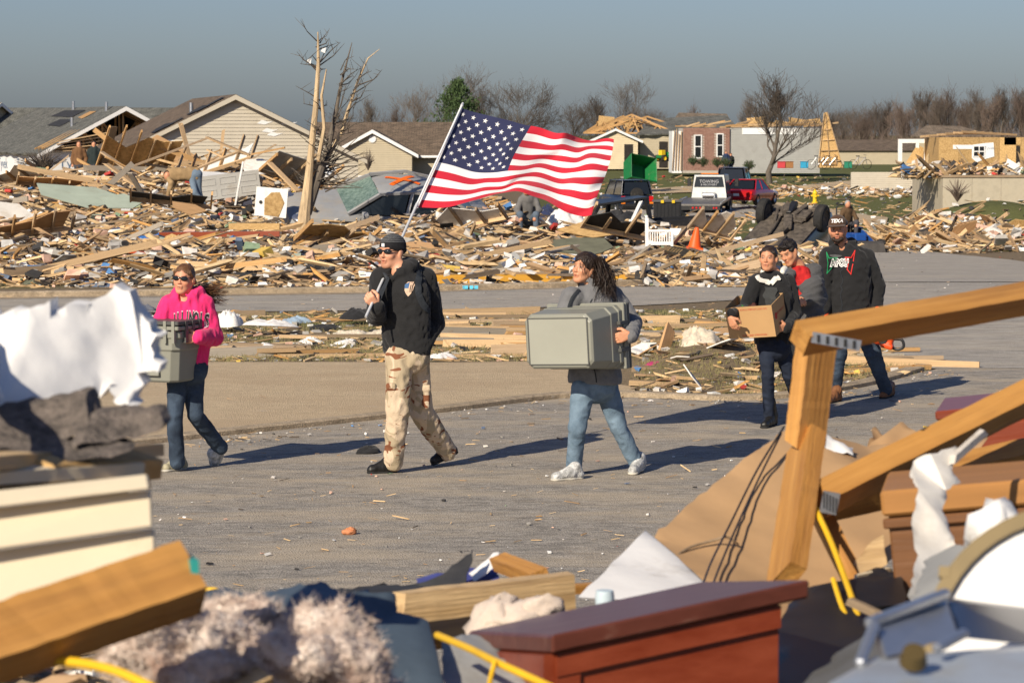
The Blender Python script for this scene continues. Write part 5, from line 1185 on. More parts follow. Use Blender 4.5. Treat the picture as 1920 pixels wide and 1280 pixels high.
rw = [[Vector((lerp(-1.2, -1.85, t), y * lerp(.56, .7, t), lerp(1.33, .96, t))) for y in np.linspace(-1, 1, 7)] for t in (0, .5, 1)]; MB().quadgrid(rw).build('rear_window', SHAT, o)
for s_ in (-1, 1):
    mb = MB()
    for a, b in (((1.12, .76, .9), (.43, .59, 1.33)), ((.43, .59, 1.34), (-.35, .63, 1.45)), ((-.35, .63, 1.45), (-1.2, .59, 1.33)), ((-1.2, .59, 1.33), (-1.85, .74, .96)), ((-.2, .8, .93), (-.3, .62, 1.44)), ((-1.15, .8, .95), (-1.12, .6, 1.36))): mb.beam((a[0], s_ * a[1], a[2]), (b[0], s_ * b[1], b[2]), .07, .06)
    mb.build('window_pillars', SILC, o)
    for q in ([(.95, .93), (-.12, .945), (-.22, 1.39), (.36, 1.3)], [(-.28, .95), (-1.08, .96), (-1.08, 1.32), (-.36, 1.4)], [(-1.2, .96), (-1.6, .97), (-1.22, 1.3)]):
        MB().prism([(x, s_ * lerp(.8, .6, (z - .93) / .45), z) for x, z in q], Vector(), (0, s_ * .006, 0)).build('side_window', GLASSD, o)
    for x in (-.12, -1.05): MB().box((x - .05, s_ * .9, .78), (.2, .03, .035)).build('door_handle', SILC, o, .01)
    for x in (.85, -.2, -1.15): MB().box((x, s_ * .892, .6), (.012, .01, .55)).build('door_seam', SHADOWB, o)
    sm = SDF(.012); sm.box((.78, s_ * .98, .97), (.07, .1, .06), None, .03, .02); link('wing_mirror', sm.mesh('wing_mirror'), SILC, o)
    for x in (1.45, -1.4): wheel(o, (x, s_ * .8, .3), .32, .2, (0, s_, 0))
ORX = M('orange spray paint', (.85, .15, .01), .6, .1, 8)
for a, b in (((.15, -.3), (-.55, .12)), ((-.5, -.38), (.12, .2))):
    pts = []; 
    for t in np.linspace(0, 1, 8): x, y = lerp(a[0], b[0], t), lerp(a[1], b[1], t); z = interp(-x, [-.42, -.1, .35, .8, 1.2], [1.33, 1.42, 1.46, 1.43, 1.33]) - .06 * (y / .6) ** 2 + .02; pts.append(Vector((x, y, z)))
    g = []; d_ = (pts[-1] - pts[0]).normalized(); s_ = Vector((-d_.y, d_.x, 0)) * .055
    for p in pts: g.append([p - s_, p + s_])
    MB().quadgrid(g).build('sprayed_cross', ORX, o)
for s_ in (-1, 1): sm = SDF(.012); sm.ell((2.15, s_ * .62, .66), (.16, .2, .08), None, .02); link('headlamp', sm.mesh('headlamp'), METAL, o)
# overturned SUV, underside up
fx = Vector((-.42, -.78, -.36)).normalized(); nz_ = Vector((-.12, -.42, .88)); nz_ = (nz_ - fx * nz_.dot(fx)).normalized(); zc = -nz_; yc = zc.cross(fx)
o = empty('overturned_suv', P(1455, 474, 75)); o.rotation_euler = Matrix((fx, yc, zc)).transposed().to_euler(); tag(o, 'dark sport utility car lying on its crushed roof with wheels in the air', 'car'); o.location -= zc * .62
GRIME = M('undercarriage grime', (.06, .05, .042), .85, .4, 7, .5, col2=(.14, .115, .09))
car_body([(2.2, .32, .75, .85), (2.05, .26, .95, .95), (1.2, .24, 1.02, 1), (0, .24, 1.05, 1), (-1.4, .24, 1.05, 1), (-2.1, .28, 1.02, .95), (-2.25, .4, .9, .88)], 1.8, None).build('body', NAVY, o)
MB().bx(-2.0, 2.0, -.78, .78, .2, .236).build('floor_pan', GRIME, o)
car_body([(.9, 1.0, 1.1, .9), (.3, 1.0, 1.38, .84), (-1.2, 1.0, 1.4, .84), (-2.1, 1.0, 1.12, .88)], 1.75, None).build('crushed_roof', NAVY, o)
for x, y in ((1.35, .78), (1.35, -.78), (-1.3, .78), (-1.3, -.78)): wheel(o, (x, y * 1.05, .1), .37, .24, (0, 1 if y > 0 else -1, 0), GRIME)
r9 = random.Random(9)
for k in range(22): MB().box((r9.uniform(-1.9, 1.7), r9.uniform(-.6, .6), r9.uniform(.08, .17)), (r9.uniform(.1, .9), r9.uniform(.05, .3), r9.uniform(.06, .16)), Matrix.Rotation(r9.gauss(0, .2), 3, 'Z')).build('underbody_part', r9.choice((GRIME, BLACKP, GRIME)), o, .02)
MB().tube(smoothline([(1.3, .1, .16), (.6, .2, .14), (-.2, .22, .13), (-1.0, .3, .14), (-1.9, .5, .16)], 4), .045, 8).build('exhaust_pipe', GRIME, o); MB().cyl((-1.3, .2, .1), (-1.85, .35, .12), .12, 12).build('silencer', GRIME, o)
for x in (1.35, -1.3): MB().cyl((x, -.75, .26), (x, .75, .26), .05, 8).build('axle', GRIME, o)
MB().box((-1.3, 0, .2), (.28, .26, .2)).build('differential', GRIME, o, .05); MB().box((1.45, 0, .17), (.6, .7, .1)).build('engine_guard', GRIME, o, .03); MB().box((.3, -.1, .15), (.9, .4, .1)).build('fuel_tank', GRIME, o, .04)
MB().box((2.24, 0, .55), (.1, 1.5, .22)).build('bumper', BLACKP, o, .04); MB().box((-2.28, 0, .58), (.1, 1.55, .2)).build('bumper', BLACKP, o, .04)
for s_ in (-1, 1): MB().box((2.16, s_ * .62, .85), (.1, .34, .16)).build('headlamp', METAL, o, .03)
cloth(P(1425, 452, 73.2), .5, .3, .1, .3, cloth_mat('white', CLC['white']), 'white cloth thrown over the underside of the overturned car', v=2)
# crushed black pickup
c0 = G(1205, 74); o = empty('crushed_pickup', (c0.x, 74, c0.z + .05), (0, math.radians(3), math.radians(180 + 8))); tag(o, 'crushed black pickup truck with torn open cab behind the strand board', 'pickup truck')
MB().bx(-.2, 1.5, -.9, .9, .4, .98).build('cab_lower', BLKC, o, .06); MB().prism([(1.5, -.88, .4), (2.4, -.85, .4), (2.4, -.85, .78), (1.5, -.88, .95)], Vector(), (0, 1.74, 0)).build('bonnet', BLKC, o, .05)
for s_ in (-1, 1): MB().bx(-2.0, -.22, s_ * .9 - .04, s_ * .9 + .04, .42, .95).build('bed_side', BLKC, o, .03)
MB().bx(-2.05, -1.99, -.86, .86, .42, .93).build('tailgate', BLKC, o, .03); MB().bx(-1.98, -.22, -.85, .85, .42, .5).build('bed_floor', SHADOWB, o)
mb = MB(); mb.beam((-.1, -.75, 1.0), (-.05, -.65, 1.55), .1, .08); mb.beam((.75, -.78, 1.0), (.7, -.66, 1.52), .1, .08); mb.beam((1.5, -.78, .95), (1.3, -.66, 1.48), .08, .08); mb.beam((-.1, .75, 1.0), (-.05, .65, 1.5), .1, .08); mb.beam((1.5, .78, .95), (1.2, .66, 1.4), .08, .08); mb.build('cab_frame', BLKC, o)['kind'] = 'stuff'
MB().prism([(-.1, -.68, 1.5), (1.32, -.68, 1.45), (1.25, .66, 1.38), (-.1, .66, 1.5)], (0, 0, 0), (0, 0, .07)).build('roof', BLKC, o, .02)
MB().box((-2.03, -.9, .75), (.07, .1, .28)).build('tail_lamp', REDL, o, .01); MB().box((-2.1, 0, .42), (.1, 1.7, .15)).build('bumper', METAL, o, .03)
for x, y in ((1.4, -.8), (-1.0, -.8), (1.4, .8), (-1.0, .8)): wheel(o, (x, y, .32), .36, .24, (0, 1 if y > 0 else -1, 0))
cloth(P(1165, 420, 71), .7, .5, .5, .2, TAR, 'black plastic sheet sagging over the crushed pickup', v=3)
def rear_car(name, label, px, py, d, yaw, paint, L, W, H, suv, wheels=.34):
    """car seen from behind: x axis forward"""
    p = P(px, py, d); o = empty(name, (p.x, d, p.z), (0, 0, math.radians(yaw))); tag(o, label, 'car'); b = H * (.56 if suv else .62); h2 = L / 2
    if suv:
        car_body([(h2, .35, b * .8, .8), (h2 - .2, .25, b * .95, .95), (h2 - 1.1, .22, b, 1), (0, .22, b, 1), (-h2 + .1, .25, b, 1), (-h2, .35, b - .05, .95)], W, None).build('body', paint, o); cabin(o, ((h2 - 1.3, b - .02), (-h2 + .05, b - .02)), ((h2 - 1.9, H - .05), (-h2 + .3, H - .05)), W * .93, W * .78, paint, GLASSD)
    else:
        car_body([(h2, .35, b * .7, .8), (h2 - .2, .25, b * .82, .95), (h2 - 1.2, .22, b * .95, 1), (0, .22, b, 1), (-h2 + .7, .25, b, 1), (-h2 + .1, .28, b * .97, .97), (-h2, .38, b * .88, .9)], W, None).build('body', paint, o); cabin(o, ((h2 - 1.5, b - .05), (-h2 + .65, b - .02)), ((h2 - 2.15, H - .05), (-h2 + 1.35, H - .05)), W * .9, W * .68, paint, GLASSD)
    for s_ in (-1, 1):
        lamp(o, (-h2 - .0, s_ * W * .42, b * .8), (.08, W * .12, b * .28 if suv else .14), REDL, 'tail_lamp')
        if suv: lamp(o, (-h2 - .0, s_ * W * .42, b * .58), (.08, W * .12, .1), AMB, 'indicator_lamp')
        for x in (h2 - .9, -h2 + .85): wheel(o, (x, s_ * (W / 2 - .1), wheels), wheels, .22, (0, s_, 0))
    MB().box((-h2 - .03, 0, b * .45), (.12, W * .92, .16)).build('bumper', paint if not suv else BLACKP, o, .03); MB().box((-h2 - .04, 0, b * .68), (.02, .32, .14)).build('number_plate', WINT, o)
    return o
sv = rear_car('parked_suv', 'dark blue sport utility car parked past the flag edge', 1172, 399, 150, 90 + 14, NAVY, 4.5, 1.8, 1.75, True); MB().lathe((-2.3, .05, 1.02), [(0, .12), (.2, .12), (.34, .1), (.34, 0)], 20, (-1, 0, 0)).build('spare_wheel', RUBBER, sv)
for s_ in (-.5, .5): MB().tube([(-1.6, s_, 1.79), (.4, s_, 1.79)], .02, 6).build('roof_rack', BLACKP, sv)
rear_car('red_coupe', 'red coupe parked on the far street beside the tow truck', 1407, 384, 152, 90 - 24, REDC, 4.5, 1.85, 1.38, False, .31); rear_car('dark_sedan', 'dark blue car parked beyond the red coupe', 1378, 366, 168, 90 - 10, NAVY, 4.6, 1.85, 1.65, True, .32)
# tow truck seen from behind
p = P(1322, 408, 146); o = empty('tow_truck', (p.x, 146, p.z), (0, 0, math.radians(90 - 12))); tag(o, 'flatbed tow truck with white cab back parked on the far street', 'tow truck')
o.scale = (.95, .92, .9); MB().bx(1.6, 3.6, -1.05, 1.05, .6, 1.3).build('cab_lower', BLKC, o, .05)
cb = MB(); cb.prism([(1.55, -1.02, 1.3), (1.6, -.86, 2.45), (1.6, .86, 2.45), (1.55, 1.02, 1.3)], (0, 0, 0), (1.6, 0, -.02)); cb.build('cab', NAVY, o, .04); MB().prism([(1.52, -1.0, 1.05), (1.56, -.83, 2.4), (1.56, .83, 2.4), (1.52, 1.0, 1.05)], (0, 0, 0), (-.03, 0, 0)).build('cab_back', WHC, o)
MB().prism([(1.49, -.85, 1.72), (1.515, -.74, 2.3), (1.515, .74, 2.3), (1.49, .85, 1.72)], (0, 0, 0), (-.02, 0, 0)).build('rear_window', GLASSD, o)
put_text('TOWING', .26, o, (1.462, 0, 2.02), (math.pi / 2, 0, -math.pi / 2), M('window decal', (.4, .4, .42), .6, .2, 20)); put_text('& RECOVERY', .16, o, (1.46, 0, 1.84), (math.pi / 2, 0, -math.pi / 2), MATS['window decal'])
bed = MB(); bed.prism([(1.4, -1.2, 1.0), (-3.2, -1.3, .75), (-3.2, 1.3, .75), (1.4, 1.2, 1.0)], (0, 0, 0), (0, 0, .1)); bed.build('flatbed', M('steel deck', (.16, .15, .14), .5, .2, 5, metal=.5, dirt_amt=.2), o); 
for s_ in (-1, 1): MB().beam((1.4, s_ * 1.22, 1.12), (-3.2, s_ * 1.32, .88), .06, .1).build('side_rail', METAL, o)
MB().bx(-3.25, -3.19, -1.3, 1.3, .52, .74).build('tail_beam', BLKC, o)
for y in (-1.1, -.95, -.2, 0, .2, .95, 1.1): MB().lathe((-3.255, y, .64), [(0, .02), (.05, .02), (.055, 0)], 10, (-1, 0, 0)).build('tail_lamp', REDL, o)
MB().cyl((1.3, -.3, 1.25), (1.3, .3, 1.25), .14, 12).build('winch_drum', METAL, o); 
for s_ in (-1, 1): MB().bx(1.2, 1.4, s_ * .34 - .03, s_ * .34 + .03, 1.1, 1.42).build('winch_bracket', METAL, o); MB().box((3.0, s_ * 1.35, 1.95), (.12, .22, .45)).build('mirror', BLACKP, o, .02); wheel(o, (2.6, s_ * .95, .48), .48, .28, (0, s_, 0)); wheel(o, (-1.2, s_ * .85, .48), .48, .5, (0, s_, 0))
MB().bx(1.7, 1.85, -.5, .5, 2.43, 2.5).build('light_bar', AMB, o, .02)
for s_ in (-1, 1): MB().box((2.9, s_ * 1.15, 1.95), (.05, .35, .04)).build('mirror_arm', BLACKP, o)
# blue compact tractor with front bucket
p = P(1592, 462, 84); o = empty('loader_tractor', (p.x, 84, gh(p.x, 84)), (0, 0, math.radians(-90 + 14))); tag(o, 'blue compact loader tractor with roll bar on the road bend', 'tractor'); BLU = M('tractor blue', (.014, .07, .28), .4, .1, 6, coat=.3)
o.scale = (.7,) * 3
MB().bx(.3, 1.4, -.26, .26, .5, .85).build('bonnet', BLU, o, .05); MB().bx(-.7, .3, -.25, .25, .4, .7).build('chassis', BLACKP, o, .03); MB().bx(-.5, -.05, -.22, .22, .75, .85).build('seat', BLACKP, o, .03); MB().bx(-.58, -.48, -.22, .22, .85, 1.2).build('seat_back', BLACKP, o, .03)
for s_ in (-1, 1): wheel(o, (-.45, s_ * .55, .5), .5, .32, (0, s_, 0), BLU); wheel(o, (1.15, s_ * .48, .3), .3, .22, (0, s_, 0), BLU); MB().beam((.4, s_ * .42, .9), (1.9, s_ * .42, .4), .08, .12).build('loader_arm', BLU, o); MB().tube([(-.6, s_ * .35, .6), (-.6, s_ * .35, 1.9), (-.6, s_ * .2, 2.0)], .035, 8).build('roll_bar_post', BLACKP, o); MB().bx(-.85, -.1, s_ * .5 - .18, s_ * .5 + .18, 1.0, 1.06).build('mudguard', BLU, o, .02)
MB().tube([(-.6, -.2, 2.0), (-.6, .2, 2.0)], .035, 8).build('roll_bar_top', BLACKP, o); MB().prism([(1.9, -.75, .1), (2.3, -.75, .08), (2.1, -.75, .45), (1.9, -.75, .55)], (0, 0, 0), (0, 1.5, 0)).build('bucket', M('worn bucket steel', (.1, .09, .08), .6, .2, 5, metal=.4), o); MB().tube([(.2, 0, 1.0), (.05, 0, 1.2)], .02, 6).build('steering_column', BLACKP, o); MB().lathe((.03, 0, 1.22), [(.15, -.015), (.18, 0), (.15, .015)], 16, (-.5, 0, .8)).build('steering_wheel', BLACKP, o); MB().cyl((-.6, -.42, 1.3), (-.6, -.42, 1.4), .05, 10).build('beacon', AMB, o)
TRACTOR = o
# green tipped bin and mower
p = P(1188, 352, 178); o = empty('tipped_bin', (p.x, 178, p.z + .05), (math.radians(-12), math.radians(28), math.radians(25))); tag(o, 'big green open bin tipped over on the far lawn', 'waste bin'); GRN = M('bin green', (.012, .16, .045), .5, .12, 5, dirt_amt=.15)
mb = MB(); A_ = [Vector(v) for v in ((-.75, -.6, 0), (.75, -.6, 0), (.75, .6, 0), (-.75, .6, 0))]; B_ = [Vector((v.x * 1.25, v.y * 1.3, 1.25)) for v in A_]; C_ = [v * .96 + Vector((0, 0, .04)) for v in B_]; D_ = [Vector((v.x * .95, v.y * .95, .05)) for v in A_]
mb.add(A_ + B_ + C_ + D_, [(3, 2, 1, 0)] + [(i, (i + 1) % 4, 4 + (i + 1) % 4, 4 + i) for i in range(4)] + [(4 + i, 4 + (i + 1) % 4, 8 + (i + 1) % 4, 8 + i) for i in range(4)] + [(8 + i, 8 + (i + 1) % 4, 12 + (i + 1) % 4, 12 + i) for i in range(4)] + [(12, 13, 14, 15)]); mb.build('tub', GRN, o, .03); mb = MB(); mb.bx(-.97, .97, -.8, -.74, 1.12, 1.22); mb.build('rim_bar', GRN, o); MB().box((.0, -.72, .75), (.3, .02, .12), Matrix.Rotation(-.14, 3, 'X')).build('yellow_sticker', YEL, o)
o.rotation_euler = (math.radians(72), math.radians(10), math.radians(28)); o.location.z += .85
p = P(1247, 303, 212); o = empty('garden_tractor', (p.x, 212, p.z), (0, 0, .6)); tag(o, 'green and yellow garden tractor near the porch house', 'mower')
MB().bx(.1, .9, -.25, .25, .3, .7).build('bonnet', GRN, o, .04); MB().bx(-.6, .1, -.35, .35, .25, .45).build('deck', GRN, o, .03); MB().bx(-.5, -.1, -.2, .2, .46, .85).build('seat', YEL, o, .03)
for s_ in (-1, 1): wheel(o, (-.4, s_ * .4, .25), .25, .2, (0, s_, 0), YEL); wheel(o, (.65, s_ * .36, .18), .18, .15, (0, s_, 0), YEL)
# bicycles in the far yard
for k, px in enumerate((1535, 1556, 1612)):
    p = P(px, 318, 186); o = empty('bicycle', (p.x, 186, p.z + .0), (.1, 0, .15 * k)); tag(o, 'bicycle standing among belongings before the grey sided wall', 'bicycle', 'bicycles in the far yard'); 
    for x in (-.5, .5): MB().lathe((x, 0, .33), [(.3, -.02), (.33, 0), (.3, .02), (.3, -.02)], 20, (0, 1, 0)).build('wheel', RUBBER, o)
    mb = MB(); [mb.cyl(a_, b_, .018, 6) for a_, b_ in (((-.5, 0, .33), (-.15, 0, .8)), ((-.15, 0, .8), (.35, 0, .78)), ((-.15, 0, .8), (-.05, 0, .3)), ((-.05, 0, .3), (.35, 0, .78)), ((-.05, 0, .3), (-.5, 0, .33)), ((.35, 0, .85), (.5, 0, .33)))]; mb.build('frame', METAL, o); MB().cyl((.33, -.25, .95), (.33, .25, .95), .015, 6).build('handlebar', BLACKP, o); MB().box((-.18, 0, .88), (.25, .12, .05)).build('saddle', BLACKP, o, .01)
# ------------------------------------------------------------------ people
def setcolfn(me, fn):
    n = len(me.vertices); co = np.empty(n * 3); me.vertices.foreach_get('co', co); setcol(me, fn(co.reshape(-1, 3)))
def gauss(p, c, r): return np.exp(-(((p - np.array(c)) / np.array(r)) ** 2).sum(1))
class Fig:
    def __init__(s, name, label, foot, d, fwd, tone=(1, 1, 1), h=.006, seed=1):
        s.d = d; s.base = Vector(foot); s.root = empty(name, s.base); tag(s.root, label, 'person'); s.fwd = Vector((fwd[0], fwd[1], 0)).normalized(); s.tone = tone; s.h = h; s.seed = seed
        s.body = SDF(h); s.headM = None
    def J(s, px, py, dy=0.0): return P(px, py, s.d + dy) - s.base
    def head(s, px, py, dy, yaw, pitch=0, roll=0, size=1.0, male=True, neck=None, mouth_open=0.0, jaw=1.0):
        c = s.J(px, py, dy); R = (Matrix.Rotation(math.radians(yaw), 3, 'Z') @ Matrix(((-1, 0, 0), (0, -1, 0), (0, 0, 1))) @ Matrix.Rotation(math.radians(pitch), 3, 'X') @ Matrix.Rotation(math.radians(roll), 3, 'Y'))
        s.headM = Matrix.Translation(c) @ R.to_4x4() @ Matrix.Scale(size, 4); s.hs = size; b = s.body
        T = lambda x, y, z: s.headM @ Vector((x, y, z)); q = size
        b.ell(T(0, -.018, .036), Vector((.075, .096, .08)) * q, R, .02); b.ell(T(0, .025, -.03), Vector((.058, .066, .082)) * q, R, .03)
        for sx in (-1, 1):
            b.cone(T(sx * .052, -.008, -.04), T(sx * .02, .06, -.094), .02 * q * jaw, .019 * q * jaw, .025)
            b.ell(T(sx * .037, .056, -.026), Vector((.024, .024, .022)) * q, R, .02)
            b.ell(T(sx * .078, -.012, -.004), Vector((.011, .024, .034)) * q, R, .008)
            b.ell(T(sx * .031, .098, .004), Vector((.02, .018, .012)) * q, R, .012, 'sub'); b.ell(T(sx * .031, .074, .004), Vector((.0135, .0135, .011)) * q, R, .003)
            b.ell(T(sx * .01, .095, -.032), Vector((.0075, .009, .0065)) * q, R, .006)
        b.cone(T(0, .066, -.095), T(0, .06, -.09), .021 * q, .021 * q, .02); br = .0105 if male else .0065; b.cone(T(-.036, .08 if male else .076, .026), T(.036, .08 if male else .076, .026), br * q, br * q, .014)
        nf = 1 if male else .82; b.cone(T(0, .086, .012), T(0, .086 + .02 * nf, -.027), .0065 * q * nf, .0105 * q * nf, .01)
        b.cone(T(-.015, .088, -.056), T(.015, .088, -.056), .007 * q, .007 * q, .006); b.cone(T(-.013, .087, -.07), T(.013, .087, -.07), .008 * q, .008 * q, .006)
        b.ell(T(0, .099, -.0635), Vector((.021 if male else .016, .01, .003 + mouth_open)) * q, R, .004, 'sub')
        nb = neck if neck is not None else T(0, -.03, -.17)
        b.chain([T(0, -.02, -.05), nb], [.056 * q if male else .044 * q, .062 * q if male else .053 * q], .03); s.neck = nb; s.male = male
        return s
    def hand(s, wrist, direc, normal, curl=.5, side=1, sc=1.0, thumb=(.5, .4), spread=.0, glove=None):
        """side=+1: thumb along direc x normal"""
        b = glove if glove is not None else s.body; d = Vector(direc).normalized(); n = Vector(normal); n = (n - d * n.dot(d)).normalized(); t = d.cross(n) * side; q = sc
        wrist = Vector(wrist); lens = [.074, .083, .078, .062]
        for i in range(4):
            off = t * (.03 - i * .02) * q; k = wrist + d * (.088 - .006 * abs(i - 1.2)) * q + off
            b.cone(wrist + off * .55 + d * .012 * q, k, .015 * q, .0125 * q, .012); a = 0; p = k; L = lens[i] * q; r = [.0098, .0092, .0084, .0068]
            for j in range(3):
                a += curl * (1.15 if j else .9); e = p + (d * math.cos(a) + n * math.sin(a) + t * spread * (1.5 - i)) * L * (.44, .32, .24)[j]; b.cone(p, e, r[j] * q, r[j + 1] * q, .004); p = e
        p0 = wrist + d * .025 * q + t * .026 * q + n * .006 * q; p1 = p0 + (d * .6 + t * .7 + n * thumb[1]).normalized() * .042 * q; p2 = p1 + (d * .9 + t * (.35 - thumb[0] * .5) + n * thumb[1] * 1.2).normalized() * .034 * q; p3 = p2 + (d * .9 - t * thumb[0] * .6 + n * thumb[1]).normalized() * .026 * q
        b.chain([p0, p1, p2, p3], [.016 * q, .0125 * q, .0108 * q, .0085 * q], .006)
        return s
    def core(s, pelvis, chest, shL, shR, arms, legs):
        b = s.body; f = s.fwd
        b.cone(pelvis, chest, .1, .11, .03, flat=f, fl=.7); b.cone(chest, s.neck, .09, .055, .04, flat=f, fl=.7); b.cone(shL, shR, .04, .04, .03)
        for a in arms: b.chain(a, [.04, .03, .025], .012)
        for l in legs: b.chain(l, [.055, .038, .03], .02)
    def finish(s, stubble=0.0, brow=(.25, .2, .18), lip=(.85, .55, .5), scl=True, hairc=None):
        me = s.body.mesh('body'); Mi = np.array(s.headM.inverted()); tone = np.array(s.tone)
        def fn(p):
            c = np.ones((len(p), 3)) * tone; q = p @ Mi[:3, :3].T + Mi[:3, 3]
            hm = ((np.abs(q) < .14).all(1))[:, None]
            def mixc(c, w_, col): w_ = np.clip(w_, 0, 1)[:, None] * hm; return c * (1 - w_) + np.array(col) * w_
            c = mixc(c, .35 * (gauss(q, (-.04, .07, -.03), (.025, .03, .02)) + gauss(q, (.04, .07, -.03), (.025, .03, .02)) + gauss(q, (0, .11, -.02), (.02, .03, .02))), tone * np.array((1.08, .8, .74)))
            if stubble: c = mixc(c, stubble * np.clip(gauss(q, (0, .075, -.085), (.055, .05, .035)) + .8 * gauss(q, (0, .1, -.043), (.028, .02, .009)) + .6 * (gauss(q, (-.055, .02, -.06), (.02, .05, .04)) + gauss(q, (.055, .02, -.06), (.02, .05, .04))), 0, 1), np.array(brow) * .9)
            c = mixc(c, 1.1 * (gauss(q, (0, .1, -.056), (.02, .02, .0055)) + gauss(q, (0, .1, -.0705), (.017, .02, .006))), tone * np.array(lip))
            c = mixc(c, 1.2 * gauss(q, (0, .09, -.0635), (.019, .02, .0035)), (.1, .03, .03))
            for sx in (-1, 1):
                c = mixc(c, 1.1 * (gauss(q, (sx * .033, .09, .025), (.02, .03, .0045))), brow)
                c = mixc(c, (.7 if s.male else .45) * gauss(q, (sx * .031, .085, .006), (.021, .03, .012)), tone * .42)  # eye socket shade painted into the skin colour
                if scl:
                    c = mixc(c, 1.3 * gauss(q, (sx * .031, .086, .003), (.0125, .02, .0045)), (.75, 1.05, 1.35)); c = mixc(c, 1.5 * gauss(q, (sx * .031, .088, .003), (.0055, .02, .0055)), (.04, .04, .04)); c = mixc(c, 1.2 * gauss(q, (sx * .031, .088, .0105), (.015, .02, .0022)), (.08, .06, .05))
            if hairc is not None:
                sg = lambda t: 1 / (1 + np.exp(-np.clip(t, -30, 30))); x, y, z = q.T; w_ = np.maximum(np.maximum(sg((z - .066 + .25 * np.abs(x)) / .003), sg((.038 - y) / .004) * sg((z - .002) / .004)), sg((-.028 - y) / .004) * sg((z + .07) / .004)); c = mixc(c, w_ * (np.abs(x) < .082), np.array(hairc) / np.array((.56, .31, .2)))
            return c
        setcolfn(me, fn); s.bodyo = link('body', me, SKIN, s.root); return s.bodyo
    def part(s, sdf, name, mat, label=None, it=1, colfn=None):
        me = sdf.mesh(name, it)
        if colfn: setcolfn(me, colfn)
        o = link(name, me, mat, s.root)
        if label: o['label'] = label
        return o
    def hpart(s, me, name, mat):
        if isinstance(me, SDF): me = me.mesh(name)
        o = link(name, me, mat, s.root); o.matrix_local = s.headM; return o
    def trousers(s, pelvis, legs, rr, mat, name='trousers', hipw=.17, fl=.68, seat=.15, cuff=0, amp=.006, h=.0085):
        t = SDF(h); f = s.fwd
        t.ell(pelvis, (hipw, seat, .14), Matrix.Rotation(math.atan2(f.y, f.x) + math.pi / 2, 3, 'Z'), .04)
        for l in legs:
            t.chain(l, rr, .012); 
        n1 = wnoise(s.seed, 16, 8, (1.2, 1.2, .8)); n2 = wnoise(s.seed + 5, 42, 5, (1.0, 1.0, 1.0)); t.disp = lambda p: amp * (.45 * n1(p) + 1.0 * (np.abs(n2(p)) - .7))
        return s.part(t, name, mat)
    def shoe(s, heel, toe, name, mat, w_=.046, sole=None, hgt=.085, h=.006, shaft=None, up=None, toeup=0.0):
        """heel, toe: sole points (local)"""
        heel, toe = Vector(heel), Vector(toe); x = (toe - heel); L = x.length; x.normalize(); z = Vector(up) if up is not None else Vector((0, 0, 1)); z = (z - x * z.dot(x)).normalized(); y = z.cross(x); R = Matrix((x, y, z)).transposed()
        q = lambda a, b, c: heel + x * (a * L) + y * b + z * c
        t = SDF(h); t.cone(q(.14, 0, .04), q(.42, 0, .045), .04, w_ * .82, .02); t.cone(q(.42, 0, .043), q(.86, 0, .034), w_ * .82, w_ * .76, .03); t.cone(q(.12, 0, .04), q(.22, 0, hgt), .038, .044, .02); t.cone(q(.25, 0, hgt), q(.6, 0, .05), .034, .03, .03)
        if shaft is not None: t.cone(q(.2, 0, hgt), shaft, .048, .056, .02)
        t.box(q(.5, 0, -.03), (L, .12, .03), R, .001, .001, 'sub')
        n1 = wnoise(s.seed + 9, 80, 6); t.disp = lambda p: .0018 * n1(p)
        o = s.part(t, name, mat)
        if sole is not None:
            k = SDF(h); k.cone(q(.13, 0, .012), q(.42, 0, .012), .04, .038, .02, flat=z, fl=.36); k.cone(q(.42, 0, .012), q(.86, 0, .014 + toeup), .04, .042, .02, flat=z, fl=.36); so_ = k.mesh('sole'); link('sole', so_, sole, o)
        return o
